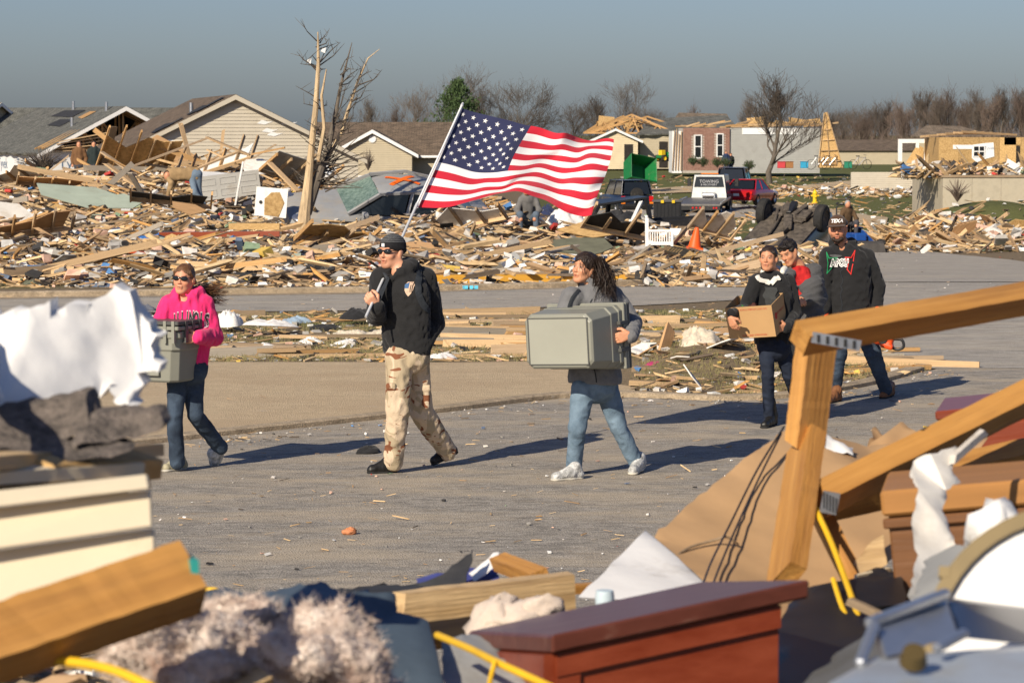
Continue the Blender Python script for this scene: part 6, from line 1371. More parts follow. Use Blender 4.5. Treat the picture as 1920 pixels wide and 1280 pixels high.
def hoodie(fig, pelvis, waist, chest, shL, shR, arms, mat, name='hooded_sweatshirt', rt=(.175, .165, .175), fl=.66, ra=(.08, .066, .048), hood=True, hood_r=.045, amp=.007, hem=True, seed=3, shr=.075, h=.0085, hoodscale=1.0, arm_cut=None):
    t = SDF(h); f = fig.fwd; nk = fig.neck
    t.cone(pelvis, waist, rt[0], rt[1], .04, flat=f, fl=fl); t.cone(waist, chest, rt[1], rt[2], .04, flat=f, fl=fl); t.cone(chest, (shL + shR) / 2 - Vector((0, 0, .03)), rt[2], rt[2] * .8, .05, flat=f, fl=fl * .95)
    t.cone(shL, shR, shr, shr, .05)
    for a in arms: t.chain(a, ra[:len(a)] if len(a) <= 3 else list(ra) + [ra[-1]] * (len(a) - 3), .012)
    t.box(pelvis - Vector((0, 0, .2)), (.4, .4, .15), None, .001, .006, 'sub')
    t.cone(nk - Vector((0, 0, .05 if hood else .11)), nk + Vector((0, 0, .0 if hood else -.06)), .085, .07, .04)
    if hood:
        sd = f.cross(Vector((0, 0, 1))).normalized(); hs = hoodscale
        ring = [nk + f * (.085 * hs) - Vector((0, 0, .055)), nk + f * .06 + sd * .055 * hs + Vector((0, 0, -.01)), nk + sd * .085 * hs + Vector((0, 0, .025)), nk - f * .045 + sd * .08 * hs + Vector((0, 0, .035)), nk - f * .1 * hs + Vector((0, 0, .03))]
        ring2 = [ring[0]] + [p - 2 * sd * (p - nk).dot(sd) for p in ring[1:4]] + [ring[4]]
        for r in (ring, ring2): t.chain(r, [hood_r * .5, hood_r * .62, hood_r * .8, hood_r, hood_r * 1.15], .02)
        t.ell(nk - f * .11 * hs - Vector((0, 0, .05)), Vector((.095, .06, .1)) * hs, Matrix.Rotation(math.atan2(f.y, f.x) + math.pi / 2, 3, 'Z'), .03)
        t.cone(nk + f * .02 + Vector((0, 0, .02)), nk + f * .06 + Vector((0, 0, .12)), .045, .05, .015, 'sub')
        t.cone(nk + f * .03, nk + f * .12 - Vector((0, 0, .02)), .03, .028, .012, 'sub')
    n1 = wnoise(seed, 15, 8, (1, 1, .8)); n2 = wnoise(seed + 3, 36, 5, (1.2, 1.2, .7)); 
    t.disp = lambda p: amp * (.55 * n1(p) + 1.0 * (np.abs(n2(p)) - .7))
    return fig.part(t, name, mat)
def decal(fig, me, c, right, up, target, mat, name, parent=None, off=.005, out=None):
    """drape a flat outline onto a garment"""
    bv = BVHTree.FromPolygons([v.co for v in target.data.vertices], [p.vertices for p in target.data.polygons]); right = Vector(right).normalized(); up = Vector(up).normalized(); n = right.cross(up).normalized()
    bm = bmesh.new(); bm.from_mesh(me); bmesh.ops.triangulate(bm, faces=bm.faces); bmesh.ops.subdivide_edges(bm, edges=[e for e in bm.edges if e.calc_length() > .03], cuts=2, use_grid_fill=False); bmesh.ops.triangulate(bm, faces=bm.faces)
    for v in bm.verts:
        p = c + right * v.co.x + up * v.co.y; hit = bv.ray_cast(p + n * .35, -n)
        v.co = (hit[0] if hit[0] is not None else p) + n * off
    m2 = bpy.data.meshes.new(name); bm.to_mesh(m2); bm.free(); m2.materials.clear(); return link(name, m2, mat, parent or target)
def poly2(pts): return mesh('outline', [(x, y, 0) for x, y in pts], [tuple(range(len(pts)))])
def sunglasses(fig, wrap=1.0):
    mb = SDF(.0035)
    for sx in (-1, 1):
        mb.ell((sx * .034, .09, .006), (.03, .012, .0185), Matrix.Rotation(-sx * .32 * wrap, 3, 'Z'), .004); mb.cone((sx * .06, .075, .012), (sx * .08, -.01, .012), .004, .003, .004)
    mb.cone((-.02, .1, .012), (.02, .1, .012), .005, .005, .004); return fig.hpart(mb, 'sunglasses', GLASSD)
FAB = lambda n, c, **k: M(n, c, .92, .12, 14, .25, bscale=90, sheen=.12, **k)
BLKF = FAB('black fleece', (.012, .012, .013)); DEN = M('blue denim', (.022, .036, .062), .9, .3, 5, .3, col2=(.06, .09, .135), bscale=120); DEN2 = M('light denim', (.1, .16, .225), .9, .3, 5, .3, col2=(.2, .28, .36), bscale=120); DEN3 = M('dark denim', (.012, .018, .035), .9, .3, 7, .2)
LEATH = M('black leather', (.015, .014, .013), .45, .2, 12, .2); TANB = M('brown boot leather', (.2, .085, .035), .6, .2, 10, .2); SNEAK = M('white sneaker', (.42, .42, .4), .7, .5, 30, .4, col2=(.72, .72, .7)); SOLEW = M('pale sole', (.5, .47, .4), .8, .15, 8); SOLEB = M('black sole', (.02, .02, .02), .85, .1, 8)
def camo_mat():
    m = M('desert camouflage', (.56, .44, .31), .92, .06, 10, .25, bscale=90); nt = m.node_tree; b = nt.nodes['Principled BSDF']; src = b.inputs['Base Color'].links[0].from_socket; tc = nd(nt, 'ShaderNodeTexCoord')
    for (sc, th, col, z, dist) in [(5.0, .5, (.4, .32, .21), .7, 1.0), (5.2, .595, (.2, .075, .035), 1.8, 2.0)]:
        mp = nd(nt, 'ShaderNodeMapping'); mp.inputs['Scale'].default_value = (1, 1, z); mp.inputs['Location'].default_value = (sc, 3, 1); nz = nd(nt, 'ShaderNodeTexNoise'); nz.inputs['Scale'].default_value = sc; nz.inputs['Detail'].default_value = 2.0; nz.inputs['Distortion'].default_value = dist
        nt.links.new(tc.outputs['Object'], mp.inputs[0]); nt.links.new(mp.outputs[0], nz.inputs[0]); mr = nd(nt, 'ShaderNodeMapRange'); mr.inputs[1].default_value = th; mr.inputs[2].default_value = th + .015; nt.links.new(nz.outputs[0], mr.inputs[0])
        mx = nd(nt, 'ShaderNodeMix', data_type='RGBA'); nt.links.new(mr.outputs[0], mx.inputs[0]); nt.links.new(src, mx.inputs[6]); mx.inputs[7].default_value = (*col, 1); src = mx.outputs[2]
    nt.links.new(src, b.inputs['Base Color']); return m
CAMO = camo_mat()
def hair_mat(n, c): return M(n, c, .5, .35, 5, .5, stretch=(10, 10, 1.2), spec=.4)
HBRN = hair_mat('brown hair', (.12, .055, .022)); HBLK = hair_mat('black hair', (.012, .008, .006)); HDBR = hair_mat('dark brown hair', (.025, .014, .009))
UP = Vector((0, 0, 1))
def vround(me, mat): me.materials.clear(); me.materials.append(mat); return me

# ---- man with flag
f = Fig('person', 'man in black hooded sweatshirt and desert camouflage trousers carrying a flag', GF(760, 884), 21.35, (-.55, -.84), (1.12, 1.02, .98), seed=2)
J = f.J; nk = J(748, 507, .0)
f.head(734, 473, .02, -36, 2, 0, 1.04, True, nk, .003, 1.05)
shR, shL = J(716, 523, .0), J(797, 523, .08); pel, wst, chs = J(762, 650), J(760, 600), J(758, 553)
aR = [shR, J(706, 592, -.06), J(708, 577, -.24)]; aL = [shL, J(815, 606, .1), J(796, 645, -.06)]
lR = [J(748, 672, -.06), J(746, 768, -.16), J(737, 868, -.08)]; lL = [J(778, 672, .06), J(790, 772, .12), J(838, 846, .36)]
f.core(pel, chs, shL, shR, [aR, aL], [lR, lL])
f.hand(J(707, 574, -.25), (-.45, -.3, .5), (-.1, .7, .3), .95, -1, 1.05, (.9, .8))
f.finish(.35, (.3, .2, .15))
top = hoodie(f, pel, wst, chs, shL, shR, [aR, aL], BLKF, rt=(.195, .19, .195), seed=5, hood_r=.05, hoodscale=1.25, ra=(.088, .078, .055), shr=.085)
tr = f.trousers(J(764, 668), [lR, lL], [.1, .088, .072], CAMO, 'camouflage_trousers', .175, amp=.009)
for l, sd in ((lL, 1), (lR, -1)):
    k = l[0].lerp(l[1], .72); s_ = f.fwd.cross(UP) * -sd; t = SDF(.008); t.box(k + Vector((.045 * sd, -.03, 0)), (.035, .065, .085), None, .02, .01); t.box(k + Vector((.05 * sd, -.035, .075)), (.038, .07, .025), None, .015, .01); link('cargo_pocket', t.mesh('cargo_pocket'), CAMO, tr)
sh_ = GF(743, 886) - f.base; f.shoe(sh_, GF(690, 889) - f.base, 'boot', LEATH, .05, SOLEB, .1); f.shoe(J(858, 850, .46), GF(812, 876) - f.base + Vector((0, 0, .01)), 'boot', LEATH, .05, SOLEB, .1, up=(-.3, .1, 1))
bn = SDF(.005); bn.ell((0, -.018, .045), (.088, .11, .092), None, .01); bn.box((0, 0, -.14), (.2, .2, .14), Matrix.Rotation(.28, 3, 'X'), .001, .004, 'sub'); bn.ell((0, -.018, .03), (.092, .114, .042), Matrix.Rotation(.2, 3, 'X'), .006); bn.box((0, 0, -.165), (.2, .2, .14), Matrix.Rotation(.28, 3, 'X'), .001, .004, 'sub')
def beanie_col(p):
    z = p[:, 2]; st = ((z > .075) & (np.sin(z * 420) > -.2)).astype(float)[:, None]; return np.array((.013, .013, .015)) * (1 - st) + np.array((.12, .125, .13)) * st
bm_ = bn.mesh('knit_cap'); setcolfn(bm_, beanie_col); f.hpart(bm_, 'knit_cap', M('knit wool', (1, 1, 1), .95, .2, 60, .5, attr=True))
lb = MB().box((.0, .098, .052), (.026, .006, .024)); o = lb.build('cap_badge', WINT, f.root); o.matrix_local = f.headM
sunglasses(f)
pt = [(-.035, -.02), (-.02, -.05), (.0, -.075), (.02, -.05), (.035, -.02), (.04, .03), (.02, .06), (-.02, .06), (-.04, .03)]
e = J(760, 541, -.2); rt_ = -f.fwd.cross(UP); rt_ = UP.cross(-f.fwd) * -1; rt_ = Vector((-f.fwd.y, f.fwd.x, 0))
ptc = decal(f, poly2([(x * .8, y * .8) for x, y in pt]), e, rt_, UP, top, M('patch cream', (.6, .42, .3), .8, .1, 9), 'chest_emblem')
decal(f, poly2([(-.03, .0), (-.002, .0), (-.002, .046), (-.03, .03)]), e, rt_, UP, top, M('patch blue', (.05, .12, .25), .8, .1, 9), 'emblem_field', ptc, .007)
for x in (.008, .02): decal(f, poly2([(x, -.03), (x + .005, -.03), (x + .005, .045), (x, .045)]), e, rt_, UP, top, BLKF, 'emblem_bar', ptc, .007)
STRAP = M('strap webbing', (.02, .024, .03), .7, .2, 20, .2)
def ribbon_on(fig, target, pts, wd, mat, name, off=.006):
    bv = BVHTree.FromPolygons([v.co for v in target.data.vertices], [p.vertices for p in target.data.polygons]); g = []; cen = (pel + chs) / 2
    for i, p in enumerate(pts):
        t = (pts[min(i + 1, len(pts) - 1)] - pts[max(0, i - 1)]).normalized(); r = bv.find_nearest(p); q, n = r[0], r[1]; s_ = t.cross(n).normalized() * wd / 2; g.append([q - s_ + n * off, q + n * off * 1.6, q + s_ + n * off])
    me = MB().quadgrid(g); o = me.build(name, mat, fig.root); return o
ribbon_on(f, top, smoothline([J(783, 505, .0), J(786, 515, -.08), J(784, 535, -.16), J(788, 560, -.17), J(802, 585, -.1)], 5), .05, STRAP, 'backpack_strap'); ribbon_on(f, top, smoothline([J(725, 508, -.1), J(716, 520, -.2), J(710, 545, -.25)], 5), .045, STRAP, 'backpack_strap')
FLAGMAN = f; HAND_FM = J(700, 570, -.3) + f.base
# ---- woman in pink
f = Fig('person', 'woman in hot pink sweatshirt and sunglasses carrying grey totes', GF(350, 884), 21.4, (-.25, -.97), (1.1, .92, .85), seed=11)
J = f.J; nk = J(350, 556)
f.head(345, 523, -.02, -14, 2, -3, .97, False, nk, .002, .9)
shR, shL = J(319, 570, -.03), J(382, 571, .02); pel, wst, chs = J(350, 675), J(351, 640), J(350, 597)
aR = [shR, J(296, 622, -.02), J(280, 668, -.1)]; aL = [shL, J(399, 630, .0), J(372, 632, -.26)]
lR = [J(334, 700, -.03), J(327, 780, -.12), J(333, 866, -.05)]; lL = [J(362, 700, .04), J(366, 778, .0), J(413, 838, .3)]
f.core(pel, chs, shL, shR, [aR, aL], [lR, lL]); f.hand(J(373, 632, -.26), (-.85, -.25, -.08), (-.2, .8, -.1), .55, -1, .95, (.2, .3)); f.hand(J(280, 668, -.1), (-.3, -.2, -.8), (-.5, -.6, .1), .4, 1, .95); f.finish(0, (.3, .18, .12), hairc=(.12, .055, .022))
PINK = FAB('hot pink fleece', (.78, .025, .16)); top = hoodie(f, pel, wst, chs, shL, shR, [aR, aL], PINK, rt=(.165, .16, .17), seed=8, ra=(.078, .074, .05), hood_r=.04, shr=.07, hoodscale=1.0)
f.trousers(J(350, 690), [lR, lL], [.085, .06, .058], DEN, 'jeans', .165, seat=.13)
f.shoe(GF(347, 880) - f.base, GF(305, 886) - f.base, 'sneaker', M('worn beige sneaker', (.4, .36, .24), .7, .25, 20), .042, SOLEW, .08); f.shoe(J(416, 848, .36), GF(405, 872) - f.base + Vector((-.0, -.03, .0)), 'sneaker', SNEAK, .042, SOLEW, .08, up=(-.2, -.6, .8))
hr = SDF(.006); hr.ell((0, -.021, .04), (.0768, .098, .0815), None, .01); hr.ell((0, .11, -.024), (.066, .075, .083), None, .012, 'sub'); hr.box((0, .08, -.13), (.2, .12, .1), None, .01, .01, 'sub'); hr.ell((0, -.07, -.02), (.06, .05, .06), None, .03); [hr.cone((sx * .06, .035, .055), (sx * .075, -.035, -.022), .016, .02, .02) for sx in (-1, 1)]; hn = wnoise(4, 90, 6, (1, .3, .6)); hr.disp = lambda p: .0025 * hn(p); f.hpart(hr, 'hair', HBRN)
tl = MB(); rg = random.Random(3); a0 = J(362, 548, .1)
for k in range(260):
    st = a0 + Vector((rg.gauss(0, .018), rg.gauss(0, .02), rg.gauss(0, .02))); e = J(418 + rg.uniform(-30, 14), 555 + rg.uniform(-28, 20), .2 + rg.gauss(0, .05)); m1 = st.lerp(e, .4) + Vector((rg.gauss(0, .015), rg.gauss(0, .02), rg.gauss(-.01, .02))); tl.tube([st, m1, e], [.003, .0025, .0006], 3, False)
tl.build('hair_tail', HBRN, f.root); sunglasses(f, .8)
rt_ = Vector((-f.fwd.y, f.fwd.x, 0)); INKK = M('black print', (.02, .02, .022), .8, .1, 9); INKE = M('white print edge', (.62, .45, .48), .8, .05, 9)
for i, ch in enumerate('ILLINOIS'):
    x = (i - 3.5) * .0325; zz = .0 - (abs(i - 3.5) / 3.5) ** 2 * .022
    for nm_, off, of2, mt in (('letter_edge', .0055, .006, INKE), ('letter', .0025, .009, INKK)):
        me = text_mesh(ch, .07 + off * 1.2, offset=off); 
        for v in me.vertices: v.co.x *= .62; v.co.y *= 1.75
        decal(f, me, J(348, 598, -.2) + rt_ * x + UP * zz, rt_, UP, top, mt, nm_, top, of2)
PW = f
# ---- woman with tote, grey jacket
f = Fig('person', 'woman with long dark hair in grey jacket carrying a tote on its side', GF(1120, 893), 21.15, (-.5, -.86), (1.0, .86, .75), seed=21)
J = f.J; nk = J(1108, 538, .02)
f.head(1096, 503, .0, -42, 8, -4, .98, False, nk, .004, .95)
shR, shL = J(1072, 557, -.08), J(1148, 555, .08); pel, wst, chs = J(1115, 705), J(1115, 650), J(1112, 590)
aR = [shR, J(1048, 620, -.1), J(1010, 650, -.3)]; aL = [shL, J(1186, 606, .0), J(1182, 630, -.34)]
lR = [J(1093, 730, -.05), J(1083, 800, -.12), J(1076, 874, -.02)]; lL = [J(1138, 730, .05), J(1160, 800, .06), J(1190, 862, .15)]
f.core(pel, chs, shL, shR, [aR, aL], [lR, lL]); f.hand(J(1182, 627, -.37), (-.9, -.1, -.25), (-.1, .9, .0), .5, -1, 1.0, (.4, .4)); f.hand(J(1010, 655, -.3), (.3, -.5, -.5), (.4, .3, .2), .4, 1); f.finish(0, (.1, .07, .06), hairc=(.025, .014, .009))
GREYJ = FAB('grey softshell', (.15, .15, .155)); 
top = hoodie(f, pel, wst, chs, shL, shR, [aR, aL], GREYJ, 'jacket', rt=(.215, .185, .175), seed=14, ra=(.078, .07, .058), hood=False, shr=.07, amp=.006)
cl = SDF(.006); cl.cone(nk - UP * .06, nk + UP * .035, .1, .082, .02); cl.cone(nk - UP * .02, nk + UP * .12, .062, .066, .01, 'sub'); cl.cone(nk + f.fwd * .02, nk + f.fwd * .14 + UP * .03, .022, .03, .01, 'sub'); f.part(cl, 'collar', GREYJ)
ribbon_on(f, top, smoothline([J(1110, 560, -.2), J(1102, 600, -.2), J(1112, 660, -.2), J(1114, 720, -.2)], 5), .008, STRAP, 'zip', .004); ribbon_on(f, top, smoothline([J(1085, 545, -.1), J(1073, 560, -.2), J(1065, 590, -.2)], 5), .025, STRAP, 'bag_strap')
f.trousers(J(1116, 722), [lR, lL], [.09, .066, .057], DEN2, 'jeans', .16, seat=.13)
f.shoe(GF(1092, 898) - f.base, GF(1034, 903) - f.base, 'sneaker', SNEAK, .048, SOLEW, .09); f.shoe(GF(1205, 884) - f.base + Vector((0, .04, .03)), GF(1183, 890) - f.base + Vector((0, -.08, 0)), 'sneaker', SNEAK, .048, SOLEW, .09)
hr = SDF(.006); hr.ell((0, -.022, .045), (.086, .107, .087), None, .01); hr.ell((-.01, .115, -.03), (.062, .085, .088), None, .012, 'sub'); hr.box((0, .1, -.12), (.2, .12, .1), None, .01, .01, 'sub'); hr.chain([(-.045, -.03, .04), (-.06, -.045, -.06), (-.055, -.06, -.16)], [.045, .04, .035], .03); hr.chain([(.05, -.02, .04), (.062, -.03, -.06), (.06, -.05, -.13)], [.04, .03, .02], .03); hr.chain([(0, -.08, .02), (-.03, -.09, -.1), (-.05, -.1, -.2)], [.06, .055, .045], .03)
hn = wnoise(4, 110, 6, (1, 1, .15)); hr.disp = lambda p: .004 * hn(p); f.hpart(hr, 'hair', HDBR)
tl = MB(); rg = random.Random(6)
for k in range(520):
    st = J(1118 + rg.uniform(-10, 16), 500 + rg.uniform(-20, 20), .0 + rg.uniform(-.08, .1)); e = J(1132 + rg.uniform(-22, 26), 558 + rg.uniform(-30, 14), rg.uniform(-.16, .08)); m1 = st.lerp(e, .5) + Vector((rg.gauss(.03, .02), rg.gauss(0, .02), rg.gauss(0, .02))); tl.tube([st, m1, e], [.003, .0026, .0006], 3, False)
for k in range(7):
    st = J(1094 + rg.uniform(-10, 14), 478 + rg.uniform(-4, 4), -.11); e = J(1085 + rg.uniform(-4, 20), 515 + rg.uniform(-8, 10), -.13); tl.tube([st, st.lerp(e, .5) + Vector((-.012, -.015, 0)), e], [.0016, .0014, .0008], 3, False)
tl.build('hair_strands', HDBR, f.root); GW = f
# ---- girl with cardboard box
f = Fig('person', 'girl in black jacket and boots carrying a cardboard box', GF(1440, 800), 24.7, (-.35, -.94), (1.0, .84, .72), seed=31)
J = f.J; nk = J(1450, 514, .03)
f.head(1441, 484, -.02, -20, 2, 0, .95, False, nk, .004, .9)
shR, shL = J(1418, 528, -.04), J(1478, 528, .04); pel, wst, chs = J(1450, 635), J(1450, 600), J(1449, 556)
aR = [shR, J(1398, 580, -.06), J(1372, 588, -.36)]; aL = [shL, J(1490, 590, .02), J(1474, 614, -.24)]
lR = [J(1437, 650, -.04), J(1440, 705, -.1), J(1441, 780, -.02)]; lL = [J(1466, 650, .04), J(1480, 705, .08), J(1500, 760, .35)]
f.core(pel, chs, shL, shR, [aR, aL], [lR, lL]); f.hand(J(1476, 612, -.25), (-.8, -.4, -.15), (-.3, .8, .3), .5, -1, .92, (.3, .4)); f.hand(J(1368, 594, -.44), (.35, -.1, -.75), (.5, .7, .1), .4, 1, .92); f.finish(0, (.12, .09, .07), hairc=(.025, .014, .009))
top = hoodie(f, pel, wst, chs, shL, shR, [aR, aL], BLKF, 'jacket', rt=(.17, .16, .16), seed=17, ra=(.068, .062, .045), hood=False, shr=.062, amp=.006)
hd = SDF(.007); sd = f.fwd.cross(UP).normalized(); WHF = FAB('white fleece', (.68, .66, .6))
for q_ in (-1, 1): hd.chain([nk + f.fwd * .02 + sd * q_ * .088 + UP * .02, nk - f.fwd * .06 + sd * q_ * .08 + UP * .04], [.024, .034], .012)
hd.ell(nk - f.fwd * .09, (.085, .06, .07), None, .02); f.part(hd, 'white_hood', WHF)
for pp in ([(1424, 503), (1428, 512), (1434, 521), (1441, 529)], [(1474, 503), (1465, 511), (1453, 520), (1441, 529)]): ribbon_on(f, top, smoothline([J(x, y, -.2) for x, y in pp], 5), .045, WHF, 'hood_lining', .012)
DGR = FAB('charcoal panel', (.04, .042, .042)); ribbon_on(f, top, smoothline([J(1441, 538, -.2), J(1440, 555, -.2), J(1441, 580, -.2)], 4), .11, DGR, 'front_panel', .007)
f.trousers(J(1451, 648), [lR, lL], [.075, .056, .045], DEN3, 'jeans', .15, seat=.13)
f.shoe(GF(1452, 797) - f.base, GF(1428, 802) - f.base + Vector((0, -.12, 0)), 'boot', LEATH, .045, SOLEB, .1, shaft=J(1442, 752, -.03)); f.shoe(J(1506, 772, .42), J(1494, 782, .3), 'boot', LEATH, .045, SOLEB, .1, shaft=J(1502, 745, .36))
hr = SDF(.006); hr.ell((0, -.022, .04), (.0765, .0975, .0813), None, .01); hr.ell((0, .107, -.03), (.066, .078, .086), None, .01, 'sub'); hr.box((0, .07, -.135), (.2, .1, .1), None, .01, .01, 'sub'); hr.ell((.05, -.06, -.05), (.04, .05, .08), None, .03); [hr.cone((sx * .06, .035, .055), (sx * .073, -.03, -.01), .015, .018, .02) for sx in (-1, 1)]; hn = wnoise(4, 90, 6, (1, .3, .6)); hr.disp = lambda p: .002 * hn(p); f.hpart(hr, 'hair', HDBR); GI = f
# ---- boy
f = Fig('person', 'boy in red shirt and open grey coat looking down behind the girl', GF(1500, 770), 25.7, (-.55, -.83), (1.0, .84, .72), seed=41)
J = f.J; nk = J(1496, 500, .05)
f.head(1479, 474, -.02, -38, -20, 14, .93, True, nk, .003, .85)
shR, shL = J(1480, 515, -.06), J(1528, 512, .05); pel, wst, chs = J(1505, 610), J(1505, 575), J(1503, 540)
aR = [shR, J(1480, 560, -.1), J(1488, 560, -.24)]; aL = [shL, J(1536, 560, .06), J(1510, 560, -.16)]
lR = [J(1495, 625, -.03), J(1497, 690, -.08), J(1498, 755, 0)]; lL = [J(1517, 625, .04), J(1522, 690, .1), J(1530, 750, .3)]
f.core(pel, chs, shL, shR, [aR, aL], [lR, lL]); f.hand(J(1510, 560, -.17), (-.8, -.35, -.1), (-.2, .6, -.5), .5, -1, .85); f.hand(J(1488, 560, -.25), (.6, -.5, -.2), (.2, .6, -.5), .4, 1, .85); f.finish(0, (.06, .05, .04), hairc=(.012, .008, .006))
shirt = hoodie(f, pel, wst, chs, shL - Vector((.05, 0, 0)), shR, [], M('red print cotton', (.42, .012, .014), .9, .35, 18, .2, col2=(.55, .02, .02)), 'shirt', rt=(.135, .13, .13), hood=False, seed=9, shr=.05, amp=.005)
ct = SDF(.0085); fw = f.fwd; sd = Vector((-fw.y, fw.x, 0))
ct.cone(pel + sd * .08 - fw * .01 - UP * .06, chs + sd * .08 - fw * .02, .115, .115, .03); ct.cone(chs + sd * .07 - fw * .03, shL, .11, .07, .04); ct.cone(chs - fw * .08, pel - fw * .08, .12, .13, .03); ct.chain(aL, [.075, .072, .055], .03); ct.chain(aR, [.065, .06, .05], .03); ct.cone(nk - fw * .08 - UP * .04 - sd * .05, nk - fw * .05 - UP * .02 + sd * .08, .045, .05, .03); n1 = wnoise(77, 24, 8); n4 = wnoise(78, 40, 5); ct.disp = lambda p: .007 * n1(p) + .01 * (np.abs(n4(p)) - .7); f.part(ct, 'coat', FAB('charcoal coat', (.07, .07, .073)))
f.trousers(J(1506, 622), [lR, lL], [.085, .07, .06], M('black trousers', (.016, .016, .018), .9, .2, 6, .2), 'trousers', .145, seat=.12); f.shoe(GF(1506, 764) - f.base, GF(1488, 768) - f.base, 'shoe', LEATH, .04, SOLEB, .07); f.shoe(GF(1540, 752) - f.base, GF(1522, 756) - f.base, 'shoe', LEATH, .04, SOLEB, .07)
hr = SDF(.006); hr.ell((0, -.022, .044), (.083, .103, .088), None, .01); hr.ell((0, .12, -.02), (.064, .075, .082), None, .01, 'sub'); hr.box((0, .05, -.12), (.2, .12, .1), None, .01, .01, 'sub'); hr.ell((0, .06, .085), (.06, .03, .022), None, .02); hn = wnoise(4, 130, 7, (1, .6, .8)); hr.disp = lambda p: .006 * hn(p); f.hpart(hr, 'hair', HBLK)
# ---- bearded man
f = Fig('person', 'bearded man in brown cap and black zip sweatshirt with lettering', GF(1605, 752), 27.1, (-.22, -.97), (1.05, .88, .78), seed=51)
J = f.J; nk = J(1580, 462, .03)
f.head(1571, 431, -.02, -12, 0, 3, 1.02, True, nk, .001, 1.08)
shR, shL = J(1555, 481, -.03), J(1622, 484, .04); pel, wst, chs = J(1592, 585), J(1591, 545), J(1590, 505)
aR = [shR, J(1546, 535, .0), J(1544, 585, -.08)]; aL = [shL, J(1643, 535, .06), J(1643, 585, -.02)]
lR = [J(1578, 600, -.04), J(1572, 665, -.1), J(1563, 740, -.02)]; lL = [J(1612, 600, .05), J(1636, 660, .06), J(1661, 730, .2)]
f.core(pel, chs, shL, shR, [aR, aL], [lR, lL]); f.hand(J(1543, 588, -.08), (-.05, -.15, -1), (.8, -.4, 0), .5, 1, 1.05); f.hand(J(1645, 588, -.02), (.1, -.1, -1), (-.8, -.3, 0), .9, -1, 1.05); f.finish(.95, (.09, .055, .04))
top = hoodie(f, pel, wst, chs, shL, shR, [aR, aL], BLKF, rt=(.21, .205, .2), seed=25, ra=(.095, .085, .06), hood_r=.045, shr=.085, hoodscale=1.1)
GLOVE = FAB('orange glove', (.75, .07, .015)); 
for a, nm_ in ((aR, 0), (aL, 1)):
    t = SDF(.007); d_ = (a[2] - a[1]).normalized(); t.cone(a[2] - d_ * .03, a[2] + d_ * .05, .058, .046, .01); t.cone(a[2] + d_ * .05, a[2] + d_ * .16, .046, .05, .02); f.part(t, 'glove', GLOVE)
f.trousers(J(1593, 600), [lR, lL], [.098, .078, .062], DEN, 'jeans', .19, seat=.15)
f.shoe(GF(1574, 752) - f.base, GF(1547, 756) - f.base + Vector((0, -.1, 0)), 'boot', TANB, .05, SOLEB, .11, shaft=J(1563, 735, 0)); f.shoe(GF(1672, 742) - f.base, GF(1650, 747) - f.base + Vector((0, -.12, 0)), 'boot', TANB, .05, SOLEB, .11, shaft=J(1661, 728, .2))
cp = SDF(.005); cp.ell((0, -.015, .05), (.087, .108, .092), None, .01); cp.box((0, 0, -.1), (.2, .2, .135), None, .001, .004, 'sub'); cp.cone((-.035, .13, .035), (.035, .13, .035), .05, .05, .02, flat=(0, 0, 1), fl=.16); cp.cone((-.05, .09, .04), (.05, .09, .04), .035, .035, .02, flat=(0, 0, 1), fl=.2)
BRC = FAB('brown cap cotton', (.07, .035, .018)); capo = f.hpart(cp, 'baseball_cap', BRC)
me = text_mesh('TEXA', .045, offset=.002, shear=.2); bv = BVHTree.FromPolygons([v.co for v in capo.data.vertices], [p.vertices for p in capo.data.polygons])
for v in me.vertices:
    x, z = -v.co.x, v.co.y + .085; hit = bv.ray_cast(Vector((x, .3, z)), Vector((0, -1, 0))); v.co = (hit[0] if hit[0] else Vector((x, .09, z))) + Vector((0, .004, 0))
me.materials.clear(); link('cap_lettering', me, WINT, capo)
bd = SDF(.005); bd.cone((-.03, .07, -.085), (.03, .07, -.085), .025, .025, .02); bd.cone((0, .075, -.1), (0, .072, -.11), .026, .02, .02); hn = wnoise(4, 150, 6); bd.disp = lambda p: .002 * hn(p); bd.ell((0, .1, -.066), (.026, .03, .02), None, .008, 'sub'); f.hpart(bd, 'beard', HDBR)
ribbon_on(f, top, smoothline([J(1582, 480, -.25), J(1572, 510, -.25), J(1571, 545, -.25), J(1573, 585, -.25)], 5),   .008, STRAP, 'zip', .003); ribbon_on(f, top, smoothline([J(1575, 470, -.2), J(1573, 482, -.25)], 3), .07, FAB('grey tee', (.1, .1, .1)), 'inner_shirt', .003)
rt_ = Vector((-f.fwd.y, f.fwd.x, 0)); cen = J(1573, 494, -.25)
RD_, GN_, WH_ = M('red print', (.6, .03, .025), .8, .1, 9), M('green print', (.01, .22, .08), .8, .1, 9), M('white print', (.72, .72, .7), .8, .05, 9)
def outl(pts, wd, mat, nm_, off=.006):
    pts = [Vector((x, y, 0)) for x, y in pts]; n = len(pts); c = sum(pts, Vector()) / n
    for i in range(n):
        a, b = pts[i], pts[(i + 1) % n]; d_ = (b - a).normalized(); s_ = Vector((-d_.y, d_.x, 0)) * wd / 2; decal(f, mesh('o', [a - s_ - d_ * wd / 2, b - s_ + d_ * wd / 2, b + s_ + d_ * wd / 2, a + s_ - d_ * wd / 2], [(0, 1, 2, 3)]), cen, rt_, UP, top, mat, nm_, top, off)
outl([(-.13, .1), (-.105, .045), (-.03, .05), (-.05, .025), (-.075, .02), (-.085, -.05), (-.125, -.1), (-.115, .0)], .008, GN_, 'green_letter_outline'); outl([(.13, .115), (.1, .05), (.045, .052), (.05, .028), (.078, .022), (.065, -.06), (.1, -.105), (.115, -.02)], .009, RD_, 'red_letter_outline')
